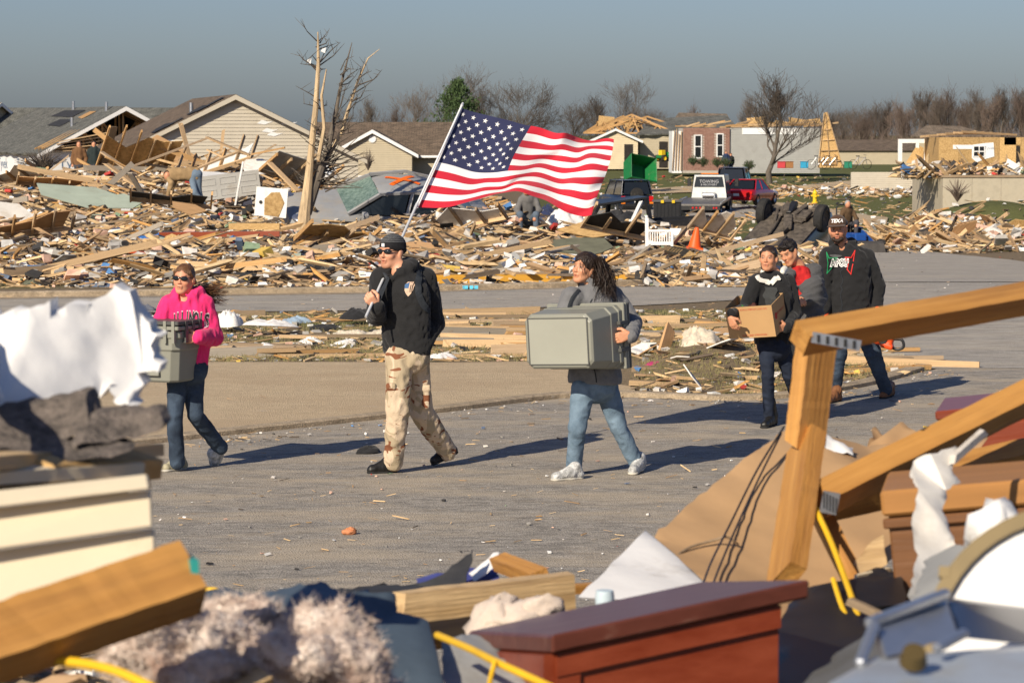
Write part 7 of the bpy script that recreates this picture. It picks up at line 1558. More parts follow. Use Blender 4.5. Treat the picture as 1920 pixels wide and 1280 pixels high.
for i, ch in enumerate('APOU'):
    x = (i - 1.5) * .041 - .008
    for nm_, off, of2, mt in (('letter_edge', .008, .006, WH_), ('letter', -.001, .009, BLKF)):
        me = text_mesh(ch, .07, offset=off)
        for v in me.vertices: v.co.x *= .85; v.co.y *= 1.3
        decal(f, me, cen + rt_ * x - UP * .002, rt_, UP, top, mt, nm_, top, of2)
BM = f
# ------------------------------------------------------------------ carried things
TOTE = M('grey green tote plastic', (.235, .235, .195), .45, .05, 3, .05, spec=.45, dirt_amt=.06, dirt=(.15, .13, .1)); TOTED = M('dark tote lid', (.08, .08, .075), .5, .1, 4)
TOTEL = M('tote base panel', (.3, .3, .25), .5, .05, 3)
def tote_tub(L, W, H, parent, mat, taper=.05, lid=False, name='tub'):
    """open tub; z up, footprint LxW at top"""
    mb = MB()
    def ring(l, w_, z, c): l /= 2; w_ /= 2; return [Vector(v) for v in ((-l + c, -w_, z), (l - c, -w_, z), (l, -w_ + c, z), (l, w_ - c, z), (l - c, w_, z), (-l + c, w_, z), (-l, w_ - c, z), (-l, -w_ + c, z))]
    rs = [ring(L - taper * 2 - .03, W - taper * 2 - .03, 0, .05), ring(L - taper * 2, W - taper * 2, .015, .05), ring(L - taper * .9, W - taper * .9, H * .62, .05), ring(L - taper * .5, W - taper * .5, H * .64, .045), ring(L - taper * .4, W - taper * .4, H - .05, .045), ring(L, W, H - .048, .04), ring(L, W, H, .04), ring(L - .03, W - .03, H, .04), ring(L - taper * 2, W - taper * 2, .03, .05)]
    vs = [v for r in rs for v in r]; fs = [(i * 8 + k, i * 8 + (k + 1) % 8, (i + 1) * 8 + (k + 1) % 8, (i + 1) * 8 + k) for i in range(len(rs) - 1) for k in range(8)]; fs += [tuple(range(8))[::-1], tuple(range(64, 72))]
    mb.add(vs, fs); return mb.build(name, mat, parent, .004)
# two nested totes with lids in the arms of the woman in pink
a = math.radians(24); pc = P(333, 663, PW.d - .42)
n1 = Vector((-math.sin(a), -math.cos(a), 0)); n2 = Vector((math.cos(a), -math.sin(a), 0)); L_, W_ = .6, .42
ctr = pc - n1 * W_ / 2 - n2 * L_ / 2
o = empty('storage_tote', ctr - Vector((0, 0, .225)), (0, 0, -a)); tag(o, 'stacked grey green storage totes held by the woman in pink', 'storage tote')
tote_tub(L_, W_, .385, o, TOTE)
for k in range(2):
    z = .395 + k * .038; mb = MB(); mb.bx(-L_ / 2 - .012, L_ / 2 + .012, -W_ / 2 - .012, W_ / 2 + .012, z, z + .03); mb.build('rim', TOTE if k == 0 else TOTED, o, .006)
for y in (-.1, .0, .1): MB().bx(L_ / 2 - .02, L_ / 2 + .018, y - .018, y + .018, .3, .46).build('rim_rib', TOTED, o)
for x in (.2, .27): MB().bx(x - .012, x + .012, -W_ / 2 - .018, -W_ / 2 + .01, .3, .465).build('rim_rib', TOTE, o)
MB().box((L_ / 2 - .034, -.02, .235), (.004, .13, .11), Matrix.Rotation(.07, 3, 'Y')).build('sticker', M('blue label', (.12, .16, .3), .5, .2, 30, col2=(.45, .48, .55)), o)
for k, (x, z) in enumerate([(-.12, .05), (.06, .05)]): MB().box((x, -W_ / 2 + .028, z + .05), (.13, .02, .1), Matrix.Rotation(-.07, 3, 'X')).build('moulded_panel', TOTE, o, .006)
o.scale = (1.0, 1.0, 1.0)
# tote carried on its side
a = math.radians(30); pc = P(1047, 640, GW.d - .5); W2, H2, D2 = .62, .46, .42
o = empty('storage_tote', pc); tag(o, 'large grey green storage tote carried on its side by the woman in grey', 'storage tote')
xa = Vector((math.cos(a), -math.sin(a), 0)); za = Vector((math.sin(a), math.cos(a), 0)); tilt = Matrix.Rotation(math.radians(-3), 3, 'Y')
R = Matrix((xa, Vector((0, 0, 1)).cross(xa) * 1, Vector((0, 0, 1)))).transposed()
# local frame: x along face width, z-tub axis pointing away from camera
Rt = Matrix((xa, Vector((0, 0, -1)), za)).transposed(); 
if Rt.determinant() < 0: Rt = Matrix((xa, Vector((0, 0, 1)), za)).transposed()
o.rotation_euler = (tilt @ Rt).to_euler(); tote_tub(W2, H2, D2, o, TOTE, .03)
mb = MB(); mb.bx(-.24, .24, -.165, .165, -.004, .0); mb.build('base_panel', TOTEL, o)
mb = MB()
for (x0, x1, y0, y1) in ((-.245, .245, -.172, -.165), (-.245, .245, .165, .172), (-.25, -.24, -.172, .172), (.24, .25, -.172, .172)): mb.bx(x0, x1, y0, y1, -.007, .001)
mb.build('base_groove', TOTED, o)
for k in range(3): MB().bx(-W2 / 2 - .014, W2 / 2 + .014, -H2 / 2 - .014, H2 / 2 + .014, D2 + .004 + k * .034, D2 + .03 + k * .034).build('rim', TOTE if k < 2 else TOTED, o, .006)
for y in (-.1, .0, .1): MB().bx(W2 / 2 - .01, W2 / 2 + .02, y - .014, y + .014, D2 - .07, D2 + .06).build('latch', TOTED, o, .003)
mb = MB(); mb.bx(W2 / 2, W2 / 2 + .035, -.03, .03, D2 - .05, D2 - .01); mb.bx(W2 / 2 + .0, W2 / 2 + .02, -.05, -.03, D2 - .05, D2 - .01); mb.build('handle', TOTE, o, .005)
# cardboard box with print
a = math.radians(22); pc = P(1407, 604, GI.d - .34); bw, bd, bh = .42, .36, .28
o = empty('cardboard_box', pc); tag(o, 'open cardboard produce box with red print carried by the girl', 'cardboard box'); CB = M('box cardboard', (.48, .29, .13), .85, .06, 3, .08)
Rb = Matrix.Rotation(-a, 3, 'Z') @ Matrix.Rotation(math.radians(14), 3, 'X') @ Matrix.Rotation(math.radians(-5), 3, 'Y'); o.rotation_euler = Rb.to_euler(); t_ = .006
MB().bx(-bw / 2, bw / 2, 0, t_, -bh / 2, bh / 2).build('front_wall', CB, o); MB().bx(-bw / 2, bw / 2, bd - t_, bd, -bh / 2, bh / 2).build('back_wall', CB, o); MB().bx(-bw / 2, -bw / 2 + t_, t_ + .001, bd - t_ - .001, -bh / 2, bh / 2).build('side_wall', CB, o); MB().bx(bw / 2 - t_, bw / 2, t_ + .001, bd - t_ - .001, -bh / 2, bh / 2).build('side_wall', CB, o); MB().bx(-bw / 2 + t_ + .001, bw / 2 - t_ - .001, t_ + .001, bd - t_ - .001, -bh / 2, -bh / 2 + t_).build('base', CB, o)
REDI = M('red box ink', (.5, .05, .03), .8, .05, 5)
put_text('DO NOT DOUBLE STACK PALLETS', .021, o, (.0, -.002, bh / 2 - .025), (math.pi / 2, math.pi, 0), REDI); put_text('PERISHABLE KEEP COOL', .021, o, (.02, -.002, -bh / 2 + .025), (math.pi / 2, math.pi, 0), REDI)
put_text('FRESH PRODUCE', .03, o, (bw / 2 + .002, bd * .58, .03), (math.pi / 2, 0, math.pi / 2), REDI); MB().lathe((bw / 2 + .001, bd * .22, .02), [(0, .001), (.03, .001), (.03, 0)], 16, (1, 0, 0)).build('round_mark', REDI, o)
for k, (x, y, c, nm_) in enumerate([(-.1, .12, (.05, .35, .04), 'green_packet'), (-.03, .2, (.06, .02, .015), 'dark_jar')]):
    q = link(nm_, shared(BLV[k], M(nm_, c, .5, .2, 9)), None, None, o.location + Rb @ Vector((x, y, .0)), None, (.06, .05, .1)); tag(q, ('green packet' if k == 0 else 'dark brown jar') + ' sticking up inside the cardboard box', 'groceries')
# chainsaw
pc = P(1657, 636, BM.d - .1); o = empty('chainsaw', pc, (0, .25, -.3)); tag(o, 'orange chainsaw hanging from the hand of bearded man', 'chainsaw'); CO = M('chainsaw orange', (.75, .07, .01), .4, .1, 6, coat=.2)
sd = SDF(.007); sd.box((0, 0, 0), (.095, .06, .06), None, .03, .02); sd.box((-.07, 0, .02), (.05, .055, .05), None, .02, .02); sd.box((.05, -.02, -.05), (.06, .05, .025), None, .015, .015); link('engine_housing', sd.mesh('engine_housing'), CO, o)
MB().tube(smoothline([(-.02, -.07, .02), (.0, -.075, .1), (.02, 0, .13), (.03, .075, .1), (.03, .075, -.03)], 5), .011, 8).build('front_handle', BLACKP, o); MB().tube(smoothline([(.09, 0, .03), (.17, 0, .04), (.2, 0, -.02), (.15, 0, -.06), (.09, 0, -.05)], 5), .014, 8).build('rear_handle', BLACKP, o)
mb = MB(); mb.prism([(-.1, .05, -.035), (-.42, .05, -.03), (-.45, .05, .0), (-.42, .05, .03), (-.1, .05, .035)], (0, 0, 0), (0, .008, 0)); mb.build('guide_bar', METAL, o); MB().lathe((.0, -.062, .0), [(0, .012), (.04, .012), (.045, 0)], 14, (0, -1, 0)).build('starter_cover', BLACKP, o)

# ------------------------------------------------------------------ flag
d0 = 21.2; ptip = P(866, 198, d0 + 1.7); pbot = P(686, 594, d0 - .25)
o = empty('flag_pole', pbot); tag(o, 'slim silver pole leaning over shoulder of man in black sweatshirt', 'pole')
SILV = M('brushed aluminium', (.6, .61, .62), .4, .08, 10, metal=.25); v = ptip - pbot
MB().tube([(0, 0, 0), v * .5], [.0105, .0105], 12).build('lower_tube', SILV, o); MB().tube([v * .5, v], [.0085, .0085], 12).build('upper_tube', M('white tube', (.75, .75, .74), .4, .05, 6), o); MB().tube([v * .49, v * .515], [.0125, .0125], 12).build('joint', SILV, o); MB().tube([v * .998, v * 1.012], [.013, .009], 10).build('tip_cap', SILV, o)
fl = empty('american_flag', ptip); tag(fl, 'large stars and stripes flag rippling from the silver pole', 'flag')
TOPE = [(866, 203), (925, 219), (997, 239), (1052, 246), (1096, 264), (1149, 258)]; MIDE = [(821, 304), (887, 320), (953, 322), (1020, 318), (1082, 322), (1138, 322)]; BOTE = [(783, 389), (861, 387), (935, 358), (1000, 369), (1056, 393), (1112, 407)]
def catm(Pn, t):
    n = len(Pn) - 1; i = min(n - 1, int(t * n)); f_ = t * n - i; p0, p1, p2, p3 = [np.array(Pn[max(0, min(n, i + k))], float) for k in (-1, 0, 1, 2)]
    return .5 * ((2 * p1) + (p2 - p0) * f_ + (2 * p0 - 5 * p1 + 4 * p2 - p3) * f_ ** 2 + (3 * p1 - p0 - 3 * p2 + p3) * f_ ** 3)
VM = 7 / 13
def flagpt(u, v):
    a, b, c = catm(TOPE, u), catm(MIDE, u), catm(BOTE, u)
    # quadratic through the three rows
    l0 = (v - VM) * (v - 1) / (VM * 1.0); l1 = v * (v - 1) / (VM * (VM - 1)); l2 = v * (v - VM) / (1 * (1 - VM)); p = a * l0 + b * l1 + c * l2
    amp = min(1, u * 3.0)
    rp = math.sin(9.0 * u + 3.0 * v + .4) * .075 + math.sin(16 * u - 5.5 * v + 1.0) * .042 + math.sin(27 * u + 9 * v) * .02 + .018 * math.sin(7 * v + 22 * u * v)
    sk = math.sin(14 * u - 4 * v) * 3.4 + math.sin(25 * u + 5 * v) * 1.8 + math.sin(38 * u - 9 * v) * .8
    hoist = lerp(1.68, .76, v)
    return P(p[0] + sk * .6 * amp, p[1] + sk * amp, d0 + .02 + hoist + rp * amp + .12 * u)
NU, NV = 90, 52; vs = []; fs = []; mi = []
for j in range(NV + 1):
    for i in range(NU + 1): vs.append(flagpt(i / NU, j / NV) - ptip)
for j in range(NV):
    for i in range(NU):
        fs.append((j * (NU + 1) + i, j * (NU + 1) + i + 1, (j + 1) * (NU + 1) + i + 1, (j + 1) * (NU + 1) + i)); st = j * 13 // NV
        mi.append(2 if (st < 7 and i < NU * .4) else (0 if st % 2 == 0 else 1))
def flag_mat(n, c): m = M(n, c, .75, .04, 3, .1, bscale=200, sheen=.1); b = m.node_tree.nodes['Principled BSDF']; b.inputs['Transmission Weight'].default_value = 0; return m
me = mesh('cloth', vs, fs, True)
for m_ in (flag_mat('flag red', (.5, .012, .03)), flag_mat('flag white', (.74, .73, .71)), flag_mat('flag navy', (.022, .026, .075))): me.materials.append(m_)
me.polygons.foreach_set('material_index', mi); link('cloth', me, None, fl)
FW = MATS['flag white']
for r in range(9):
    for c in range(6 if r % 2 == 0 else 5):
        cu = .4 * ((2 * c + 1 if r % 2 == 0 else 2 * c + 2) / 12); cv = VM * (r + 1) / 10; pts = []
        for k in range(10):
            rr = .0235 if k % 2 == 0 else .0095; an = k * math.pi / 5; pts.append((cu + rr * math.sin(an) * .62, cv - rr * math.cos(an)))
        for sgn in (1,):
            e = []
            for (u, v_) in [(cu, cv)] + pts:
                p = flagpt(u, v_); q = flagpt(u + .004, v_) - p; w_ = flagpt(u, v_ + .004) - p; n = q.cross(w_).normalized()
                if n.y > 0: n = -n
                e.append(p + n * .004 - ptip)
            link('star', mesh('star', e, [(0, 1 + k, 1 + (k + 1) % 10) for k in range(10)]), FW, fl)
MB().tube([flagpt(0, 0) - ptip, flagpt(0, .5) - ptip, flagpt(0, 1) - ptip], [.007] * 3, 6).build('heading', FW, fl)
# ------------------------------------------------------------------ near rubble
def pgon(name, label, cat, pts, th, mat, group=None, dirn=(0.15, 1, -.1), bulge=0.0, rag=.006):
    P3 = [P(*p) for p in pts]; c = sum(P3, Vector()) / len(P3); base = Vector((c.x, c.y, c.z)); e = Vector(dirn).normalized() * th
    bm = bmesh.new(); fv = [bm.verts.new(p - base) for p in P3]; bm.faces.new(fv); bmesh.ops.triangulate(bm, faces=bm.faces)
    bmesh.ops.subdivide_edges(bm, edges=bm.edges, cuts=3, use_grid_fill=True); bmesh.ops.triangulate(bm, faces=bm.faces)
    if bulge: bmesh.ops.subdivide_edges(bm, edges=[e for e in bm.edges if e.calc_length() > .02], cuts=1, use_grid_fill=True); bmesh.ops.triangulate(bm, faces=bm.faces)
    if bulge:
        for v in bm.verts: q = v.co * 9 + base; v.co.y += bulge * mnoise.noise(q) + bulge * .5 * mnoise.noise(q * 2.7)
    for v in bm.verts:
        if v.is_boundary: q = v.co * 45 + base; v.co += Vector((mnoise.noise(q), 0, mnoise.noise(q + Vector((9, 0, 0))))) * rag + Vector((mnoise.noise(q * 2.3), 0, mnoise.noise(q * 2.3 + Vector((5, 1, 0))))) * rag * .6
    r = bmesh.ops.extrude_face_region(bm, geom=bm.faces[:]); vs_ = [g for g in r['geom'] if isinstance(g, bmesh.types.BMVert)]; bmesh.ops.translate(bm, vec=e, verts=vs_); bmesh.ops.recalc_face_normals(bm, faces=bm.faces)
    me = bpy.data.meshes.new(name); bm.to_mesh(me); bm.free(); me.polygons.foreach_set('use_smooth', [True] * len(me.polygons)); me.set_sharp_from_angle(angle=math.radians(50)); o = link(name, me, mat, None, base)
    if label: tag(o, label, cat, group)
    return o
def lumber(name, label, a, b, wd, th, mat, roll=0.0, parent=None, cat='beam', bev=.003):
    a, b = (P(*a) if not isinstance(a, Vector) else a), (P(*b) if not isinstance(b, Vector) else b); x = b - a; L = x.length; q = x.to_track_quat('X', 'Z').to_matrix() @ Matrix.Rotation(roll, 3, 'X')
    mb = MB(); n = 10
    rg_ = random.Random(int(a.x * 1e4)); mb.quadgrid([[Vector((-L / 2 + L * i / 16 + (rg_.uniform(-.008, .012) if i in (0, 16) else 0), y * (1 + rg_.uniform(-.03, .03)), z * (1 + rg_.uniform(-.03, .03)))) for y, z in ((-wd / 2, -th / 2), (wd / 2, -th / 2), (wd / 2, th / 2), (-wd / 2, th / 2), (-wd / 2, -th / 2))] for i in range(17)], False)
    for i in (0, 80): mb.add([mb.v[i + k] for k in range(4)], [(0, 1, 2, 3)])
    o = mb.build(name, mat, parent, 0); o.matrix_world = Matrix.Translation((a + b) / 2) @ q.to_4x4()
    if label: tag(o, label, cat)
    return o
NEARP = M('near pine lumber', (.44, .2, .045), .6, .18, 2.2, .2, stretch=(.5, 10, 10), col2=(.6, .31, .085), bscale=14, dirt_amt=.45, dirt=(.2, .085, .03), dirt_scale=1.6)
NEARB = M('near pale lumber', (.54, .35, .16), .65, .2, 2.2, .25, stretch=(.5, 10, 10), col2=(.7, .5, .27), bscale=14, dirt_amt=.4, dirt=(.3, .18, .09))
FOAM = M('white foam sheet', (.76, .75, .73), .7, .04, 4, .15, dirt_amt=.05); CREAM = M('cream siding board', (.7, .6, .43), .6, .05, 3, .08, dirt_amt=.12, dirt=(.4, .3, .18))
CARP = M('grey brown carpet', (.11, .095, .085), .98, .5, 45, .5, col2=(.2, .165, .14)); SLATE = M('slate blue board', (.07, .1, .135), .75, .2, 4, .2); BLUEM = M('blue mesh', (.06, .07, .25), .8, .2, 20)
YCORD = M('yellow cord', (.75, .45, .02), .5, .1, 8); DRSR = M('brown cabinet veneer', (.15, .062, .022), .45, .2, 3, .1, stretch=(.6, 8, 8), col2=(.22, .1, .04), spec=.45); CHERRY = M('cherry veneer', (.2, .03, .008), .4, .2, 3, .06, stretch=(.6, 8, 8), spec=.5, coat=.15, col2=(.24, .05, .02)); CHERT = M('cherry table top', (.1, .03, .02), .35, .2, 3, .05, stretch=(.6, 8, 8), dirt_amt=.2, dirt=(.2, .13, .1))
# wooden truss on the right: one nailed-together thing
tb = P(1500, 1000, 5.9); tr_ = empty('broken_roof_truss', tb); tag(tr_, 'broken pine roof truss rising in front of the cardboard sheet', 'roof truss')
def tm(nm_, a, b, wd, th, mat, roll=0.0):
    o = lumber(nm_, None, a, b, wd, th, mat, roll); o.parent = tr_; o.matrix_parent_inverse = Matrix.Translation(tb).inverted(); return o
tm('post', (1533, 628, 6.0), (1508, 838, 5.95), .038, .089, NEARP, .25); tm('post', (1512, 832, 5.95), (1474, 1085, 5.6), .038, .098, NEARP, -.6)
tm('top_chord', (1500, 634, 5.75), (1990, 548, 6.2), .052, .052, NEARP, .62); tm('web', (1535, 938, 5.8), (1990, 712, 6.3), .055, .06, NEARP, .62); tm('bottom_chord', (1530, 945, 6.05), (1990, 842, 6.4), .05, .075, NEARP, .6); tm('web', (1528, 940, 5.95), (1640, 1165, 5.7), .038, .085, NEARP, .5)
for (px, py, d, sx, sy) in [(1568, 640, 5.725, .1, .022), (1556, 942, 5.74, .035, .045)]:
    o = MB().box(P(px, py, d) - tb, (sx, .003, sy), Matrix.Rotation(.18, 3, 'Y')).build('nail_plate', METAL, tr_)
    for k in range(5): MB().box(P(px, py, d) - tb + Vector(((k - 2) * sx * .18, -.003, (k - 2) * -.003)), (sx * .06, .004, sy * .7)).build('plate_slot', BLACKP, o)
# cardboard sheet
pgon('cardboard_sheet', 'large flattened brown cardboard sheet leaning behind the broken truss', 'cardboard', [(1228, 1003, 6.3), (1300, 940, 6.5), (1395, 862, 6.7), (1478, 800, 6.9), (1540, 815, 7.0), (1590, 850, 7.0), (1625, 835, 7.0), (1640, 800, 7.1), (1665, 822, 7.1), (1690, 790, 7.1), (1740, 825, 7.1), (1800, 800, 7.1), (1850, 820, 7.0), (1760, 960, 6.6), (1660, 1060, 6.3), (1560, 1130, 6.1), (1480, 1160, 5.9), (1340, 1110, 6.0)], .006, CARD, None, (.15, 1, -.3), .02)
pgon('torn_paper', 'white torn paper on the top edge of the cardboard sheet', 'paper', [(1538, 806, 6.86), (1560, 822, 6.86), (1600, 838, 6.86), (1598, 850, 6.82), (1560, 846, 6.82), (1542, 832, 6.82)], .003, FOAM)
for k, (pts) in enumerate([[(1470, 800, 6.75), (1420, 880, 6.6), (1370, 980, 6.35), (1335, 1050, 6.1), (1318, 1095, 5.9)], [(1465, 812, 6.74), (1425, 892, 6.58), (1382, 985, 6.33), (1350, 1060, 6.1), (1335, 1100, 5.9)]]):
    b0 = P(*pts[0]); o = MB().tube([p - b0 for p in smoothline([P(*q) for q in pts], 5)], .0026, 6).build('black_wire', BLACKP, None, loc=b0); tag(o, 'thin black wire hanging down the cardboard sheet', 'wire', 'wires on the cardboard')
b0 = P(1268, 1042, 6.2); o = MB().tube([p - b0 for p in smoothline([P(1268, 1042, 6.2), P(1295, 1025, 6.25), P(1340, 1012, 6.28), P(1362, 1006, 6.28), P(1384, 1020, 6.3)], 5)], .003, 6).build('dry_twig', PINE3, None, loc=b0); tag(o, 'dry twig stuck to the cardboard sheet', 'twig')
pgon('drywall_triangle', 'white triangular drywall corner pointing up before the cardboard', 'drywall', [(1210, 993, 6.25), (1330, 1100, 5.9), (1290, 1125, 5.75), (1085, 1118, 5.75), (1150, 1055, 6.0)], .012, FOAM)
# cherry table
A_, B_, L_ = P(1035, 1190, 4.45), P(1518, 1086, 4.6), P(878, 1183, 4.95); T_ = L_ + (B_ - A_); o = empty('cherry_desk', A_); tag(o, 'overturned red brown cherry desk with heavy top at the foot of the rubble', 'desk')
dn = Vector((0, 0, -.03)); MB().prism([Vector(), B_ - A_, T_ - A_, L_ - A_], Vector(), dn).build('desk_top', CHERT, o, .004)
u = (B_ - A_); w2 = (L_ - A_); ins = u * .03 + w2 * .05
MB().prism([ins + dn * 1.05, u * .9 + w2 * .05 + dn * 1.05, u * .9 + w2 * .05 + Vector((0, 0, -.9)), ins + Vector((0, 0, -.9))], Vector(), w2.normalized() * .02).build('front_panel', CHERRY, o)
MB().prism([ins + dn * 1.05, u * .03 + w2 * .95 + dn * 1.05, u * .03 + w2 * .95 + Vector((0, 0, -.9)), ins + Vector((0, 0, -.9))], Vector(), u.normalized() * -.02).build('side_panel', CHERRY, o)
MB().prism([ins + dn * 1.1 - w2.normalized() * .012, u * .9 + w2 * .05 + dn * 1.1 - w2.normalized() * .012, u * .9 + w2 * .05 + Vector((0, 0, -.07)) - w2.normalized() * .012, ins + Vector((0, 0, -.07)) - w2.normalized() * .012], Vector(), w2.normalized() * .01).build('apron_rail', CHERRY, o)
MB().prism([ins + Vector((0, 0, -.07)) - w2.normalized() * .008, u * .12 + w2 * .05 + Vector((0, 0, -.07)) - w2.normalized() * .008, u * .12 + w2 * .05 + Vector((0, 0, -.9)) - w2.normalized() * .008, ins + Vector((0, 0, -.9)) - w2.normalized() * .008], Vector(), w2.normalized() * .006).build('leg_post', CHERRY, o)
# middle timbers
o = lumber('timber_offcut', 'pale timber offcut with dark stamped marks beside the white drywall corner', (748, 1150, 5.8), (1065, 1112, 6.0), .04, .088, NEARB, .0)
for k, (px, py) in enumerate([(962, 1118), (970, 1130), (985, 1113), (1045, 1106), (1050, 1100)]):
    q = P(px, py, 5.865 + (px - 748) * .0006); s_ = MB().box((0, 0, 0), (.03, .003, .005), Matrix.Rotation(.4 - .5 * k, 3, 'Y')).build('stamp_mark', BLACKP, None); s_.parent = o; s_.matrix_world = Matrix.Translation(q - Vector((0, .022, 0)))
lumber('orange_stick', 'orange brown wood stick poking up behind the timber offcut', (935, 1052, 6.4), (1015, 1082, 6.2), .04, .03, NEARP, .3); lumber('pale_lath', 'pale lath under the timber offcut', (790, 1185, 5.5), (1060, 1155, 5.7), .04, .02, NEARB, .2); lumber('orange_plank', 'orange plank under the timber offcut', (740, 1200, 5.3), (1010, 1165, 5.5), .06, .025, NEARP, .4); lumber('pine_batten', 'thin pine batten behind the white drywall corner', (1000, 1108, 6.3), (1130, 1100, 6.4), .03, .02, NEARP)
pgon('black_cloth', 'black cloth pulled up to a point behind the timber offcut', 'cloth', [(620, 1105, 6.2), (700, 1097, 6.3), (770, 1098, 6.3), (830, 1075, 6.3), (868, 1045, 6.35), (887, 1030, 6.35), (880, 1065, 6.3), (868, 1100, 6.2), (780, 1125, 6.0), (650, 1125, 6.0)], .01, TAR, None, (.1, 1, -.2), .03)
pgon('blue_mesh', 'blue edged mesh fabric behind the black cloth', 'fabric', [(780, 1085, 6.55), (830, 1072, 6.55), (900, 1062, 6.5), (932, 1062, 6.5), (936, 1085, 6.4), (870, 1110, 6.3), (785, 1110, 6.3)], .006, BLUEM, None, (.1, 1, -.2), .02); pgon('white_scrap', 'white curled scrap over the blue mesh', 'scrap', [(880, 1075, 6.42), (925, 1037, 6.45), (934, 1036, 6.45), (932, 1060, 6.4), (890, 1090, 6.35)], .004, FOAM)
for k, (px, py, s_) in enumerate([(915, 1168, .045), (955, 1160, .05), (1000, 1155, .045)]): clump(P(px, py, 5.15), (s_ * 1.3, s_, s_ * .7), M('cream foam', (.6, .5, .42), .9, .1, 9, .3), 'cream foam lump between timber offcut and cherry desk', 'foam lumps by the desk', 'foam_lump', 'foam', k)
o = empty('jar_cap', P(1134, 1128, 5.25)); tag(o, 'small pale blue jar standing on the cherry desk edge', 'jar'); MB().lathe((0, 0, -.02), [(0, 0), (.017, 0), (.018, .03), (.016, .042), (0, .042)], 16).build('jar_body', M('pale blue plastic', (.5, .6, .65), .5, .05, 9), o)
# left stack
pgon('white_foam_board', 'thick torn white foam board on top of the near left stack', 'foam board', [(-60, 590, 4.40), (60, 580, 4.40), (150, 573, 4.45), (200, 585, 4.50), (213, 548, 4.50), (246, 545, 4.50), (262, 598, 4.50), (290, 612, 4.50), (292, 690, 4.45), (268, 702, 4.45), (250, 760, 4.40), (215, 752, 4.40), (205, 728, 4.40), (150, 748, 4.35), (0, 765, 4.25), (-60, 770, 3.80)], .05, FOAM, None, (.1, 1, .05), .02, .016)
pgon('carpet_fold', 'grey brown carpet folded beneath the white foam board', 'carpet', [(-60, 765, 4.2), (60, 755, 4.2), (160, 737, 4.2), (176, 760, 4.2), (168, 800, 4.1), (120, 830, 4.1), (-60, 850, 4.05)], .05, CARP, None, (.1, 1, .05), .016)
pgon('carpet_fold', 'dark carpet end sticking out beside the folded carpet', 'carpet', [(135, 790, 4.15), (190, 765, 4.15), (245, 770, 4.15), (300, 765, 4.15), (308, 800, 4.1), (250, 822, 4.1), (140, 835, 4.05)], .05, CARP, None, (.1, 1, .05), .016)
pgon('carpet_fold', 'lowest flat carpet fold resting on the laths', 'carpet', [(-60, 838, 4.1), (100, 826, 4.1), (230, 828, 4.1), (240, 850, 4.05), (0, 880, 4.0), (-60, 880, 4.0)], .04, CARP, None, (.1, 1, .05), .014)
for k, (a, b, th, m_, lab) in enumerate([((-60, 868, 3.85), (268, 842, 4.55), .02, NEARB, 'uppermost pale lath under the carpet rolls'), ((-60, 890, 3.90), (235, 872, 4.15), .018, CREAM, 'cream lath second under the carpet rolls'), ((60, 880, 4.00), (268, 868, 4.20), .03, OSB, 'ragged orange strand board edge in the near left stack'), ((-60, 915, 3.90), (255, 890, 4.15), .016, NEARB, 'pale lath just above the cream siding'), ((-60, 905, 3.95), (215, 900, 4.15), .02, DRYW, 'white plaster strip above the cream siding')]): lumber('lath' if k in (0, 1, 3) else 'strip', lab, a, b, .07, th, m_, .1 * k, None, 'lath', .002)
cs = empty('cream_siding_panel', P(120, 1010, 3.7)); tag(cs, 'cream lap siding panel in the near left stack', 'siding')
for k, (y0l, y1l, y0r, y1r) in enumerate([(925, 955, 888, 915), (957, 1035, 917, 985), (1037, 1140, 988, 1062)]):
    q = [P(-60, y0l, 3.66), P(275 + k * 8, y0r, 3.74), P(280 + k * 6, y1r, 3.71), P(-60, y1l, 3.62)]; me = MB().prism([p - cs.location for p in q], Vector(), (0.0, .012, -.002)).build('siding_board', CREAM, cs, .002); me.location.y += -.006 * k
lumber('near_pine_stud', 'thick pine stud with teal painted end lying across the near left stack', (-90, 1235, 3.3), (350, 1084, 3.5), .075, .06, NEARP, .75); o = MB().box(P(357, 1081, 3.5), (.01, .06, .05), Matrix.Rotation(.3, 3, 'Z')).build('teal_paint_end', M('teal paint', (.03, .3, .27), .6, .1, 5)); tag(o, 'teal painted end of the thick pine stud', 'paint mark')
lumber('pale_splint', 'pale splint under the thick pine stud', (200, 1185, 3.95), (325, 1142, 4.1), .05, .02, NEARB, .3)
rg = random.Random(2)
FIB = M('fibre insulation', (.62, .42, .33), .98, .3, 14, .9, col2=(.84, .75, .66), bscale=60)
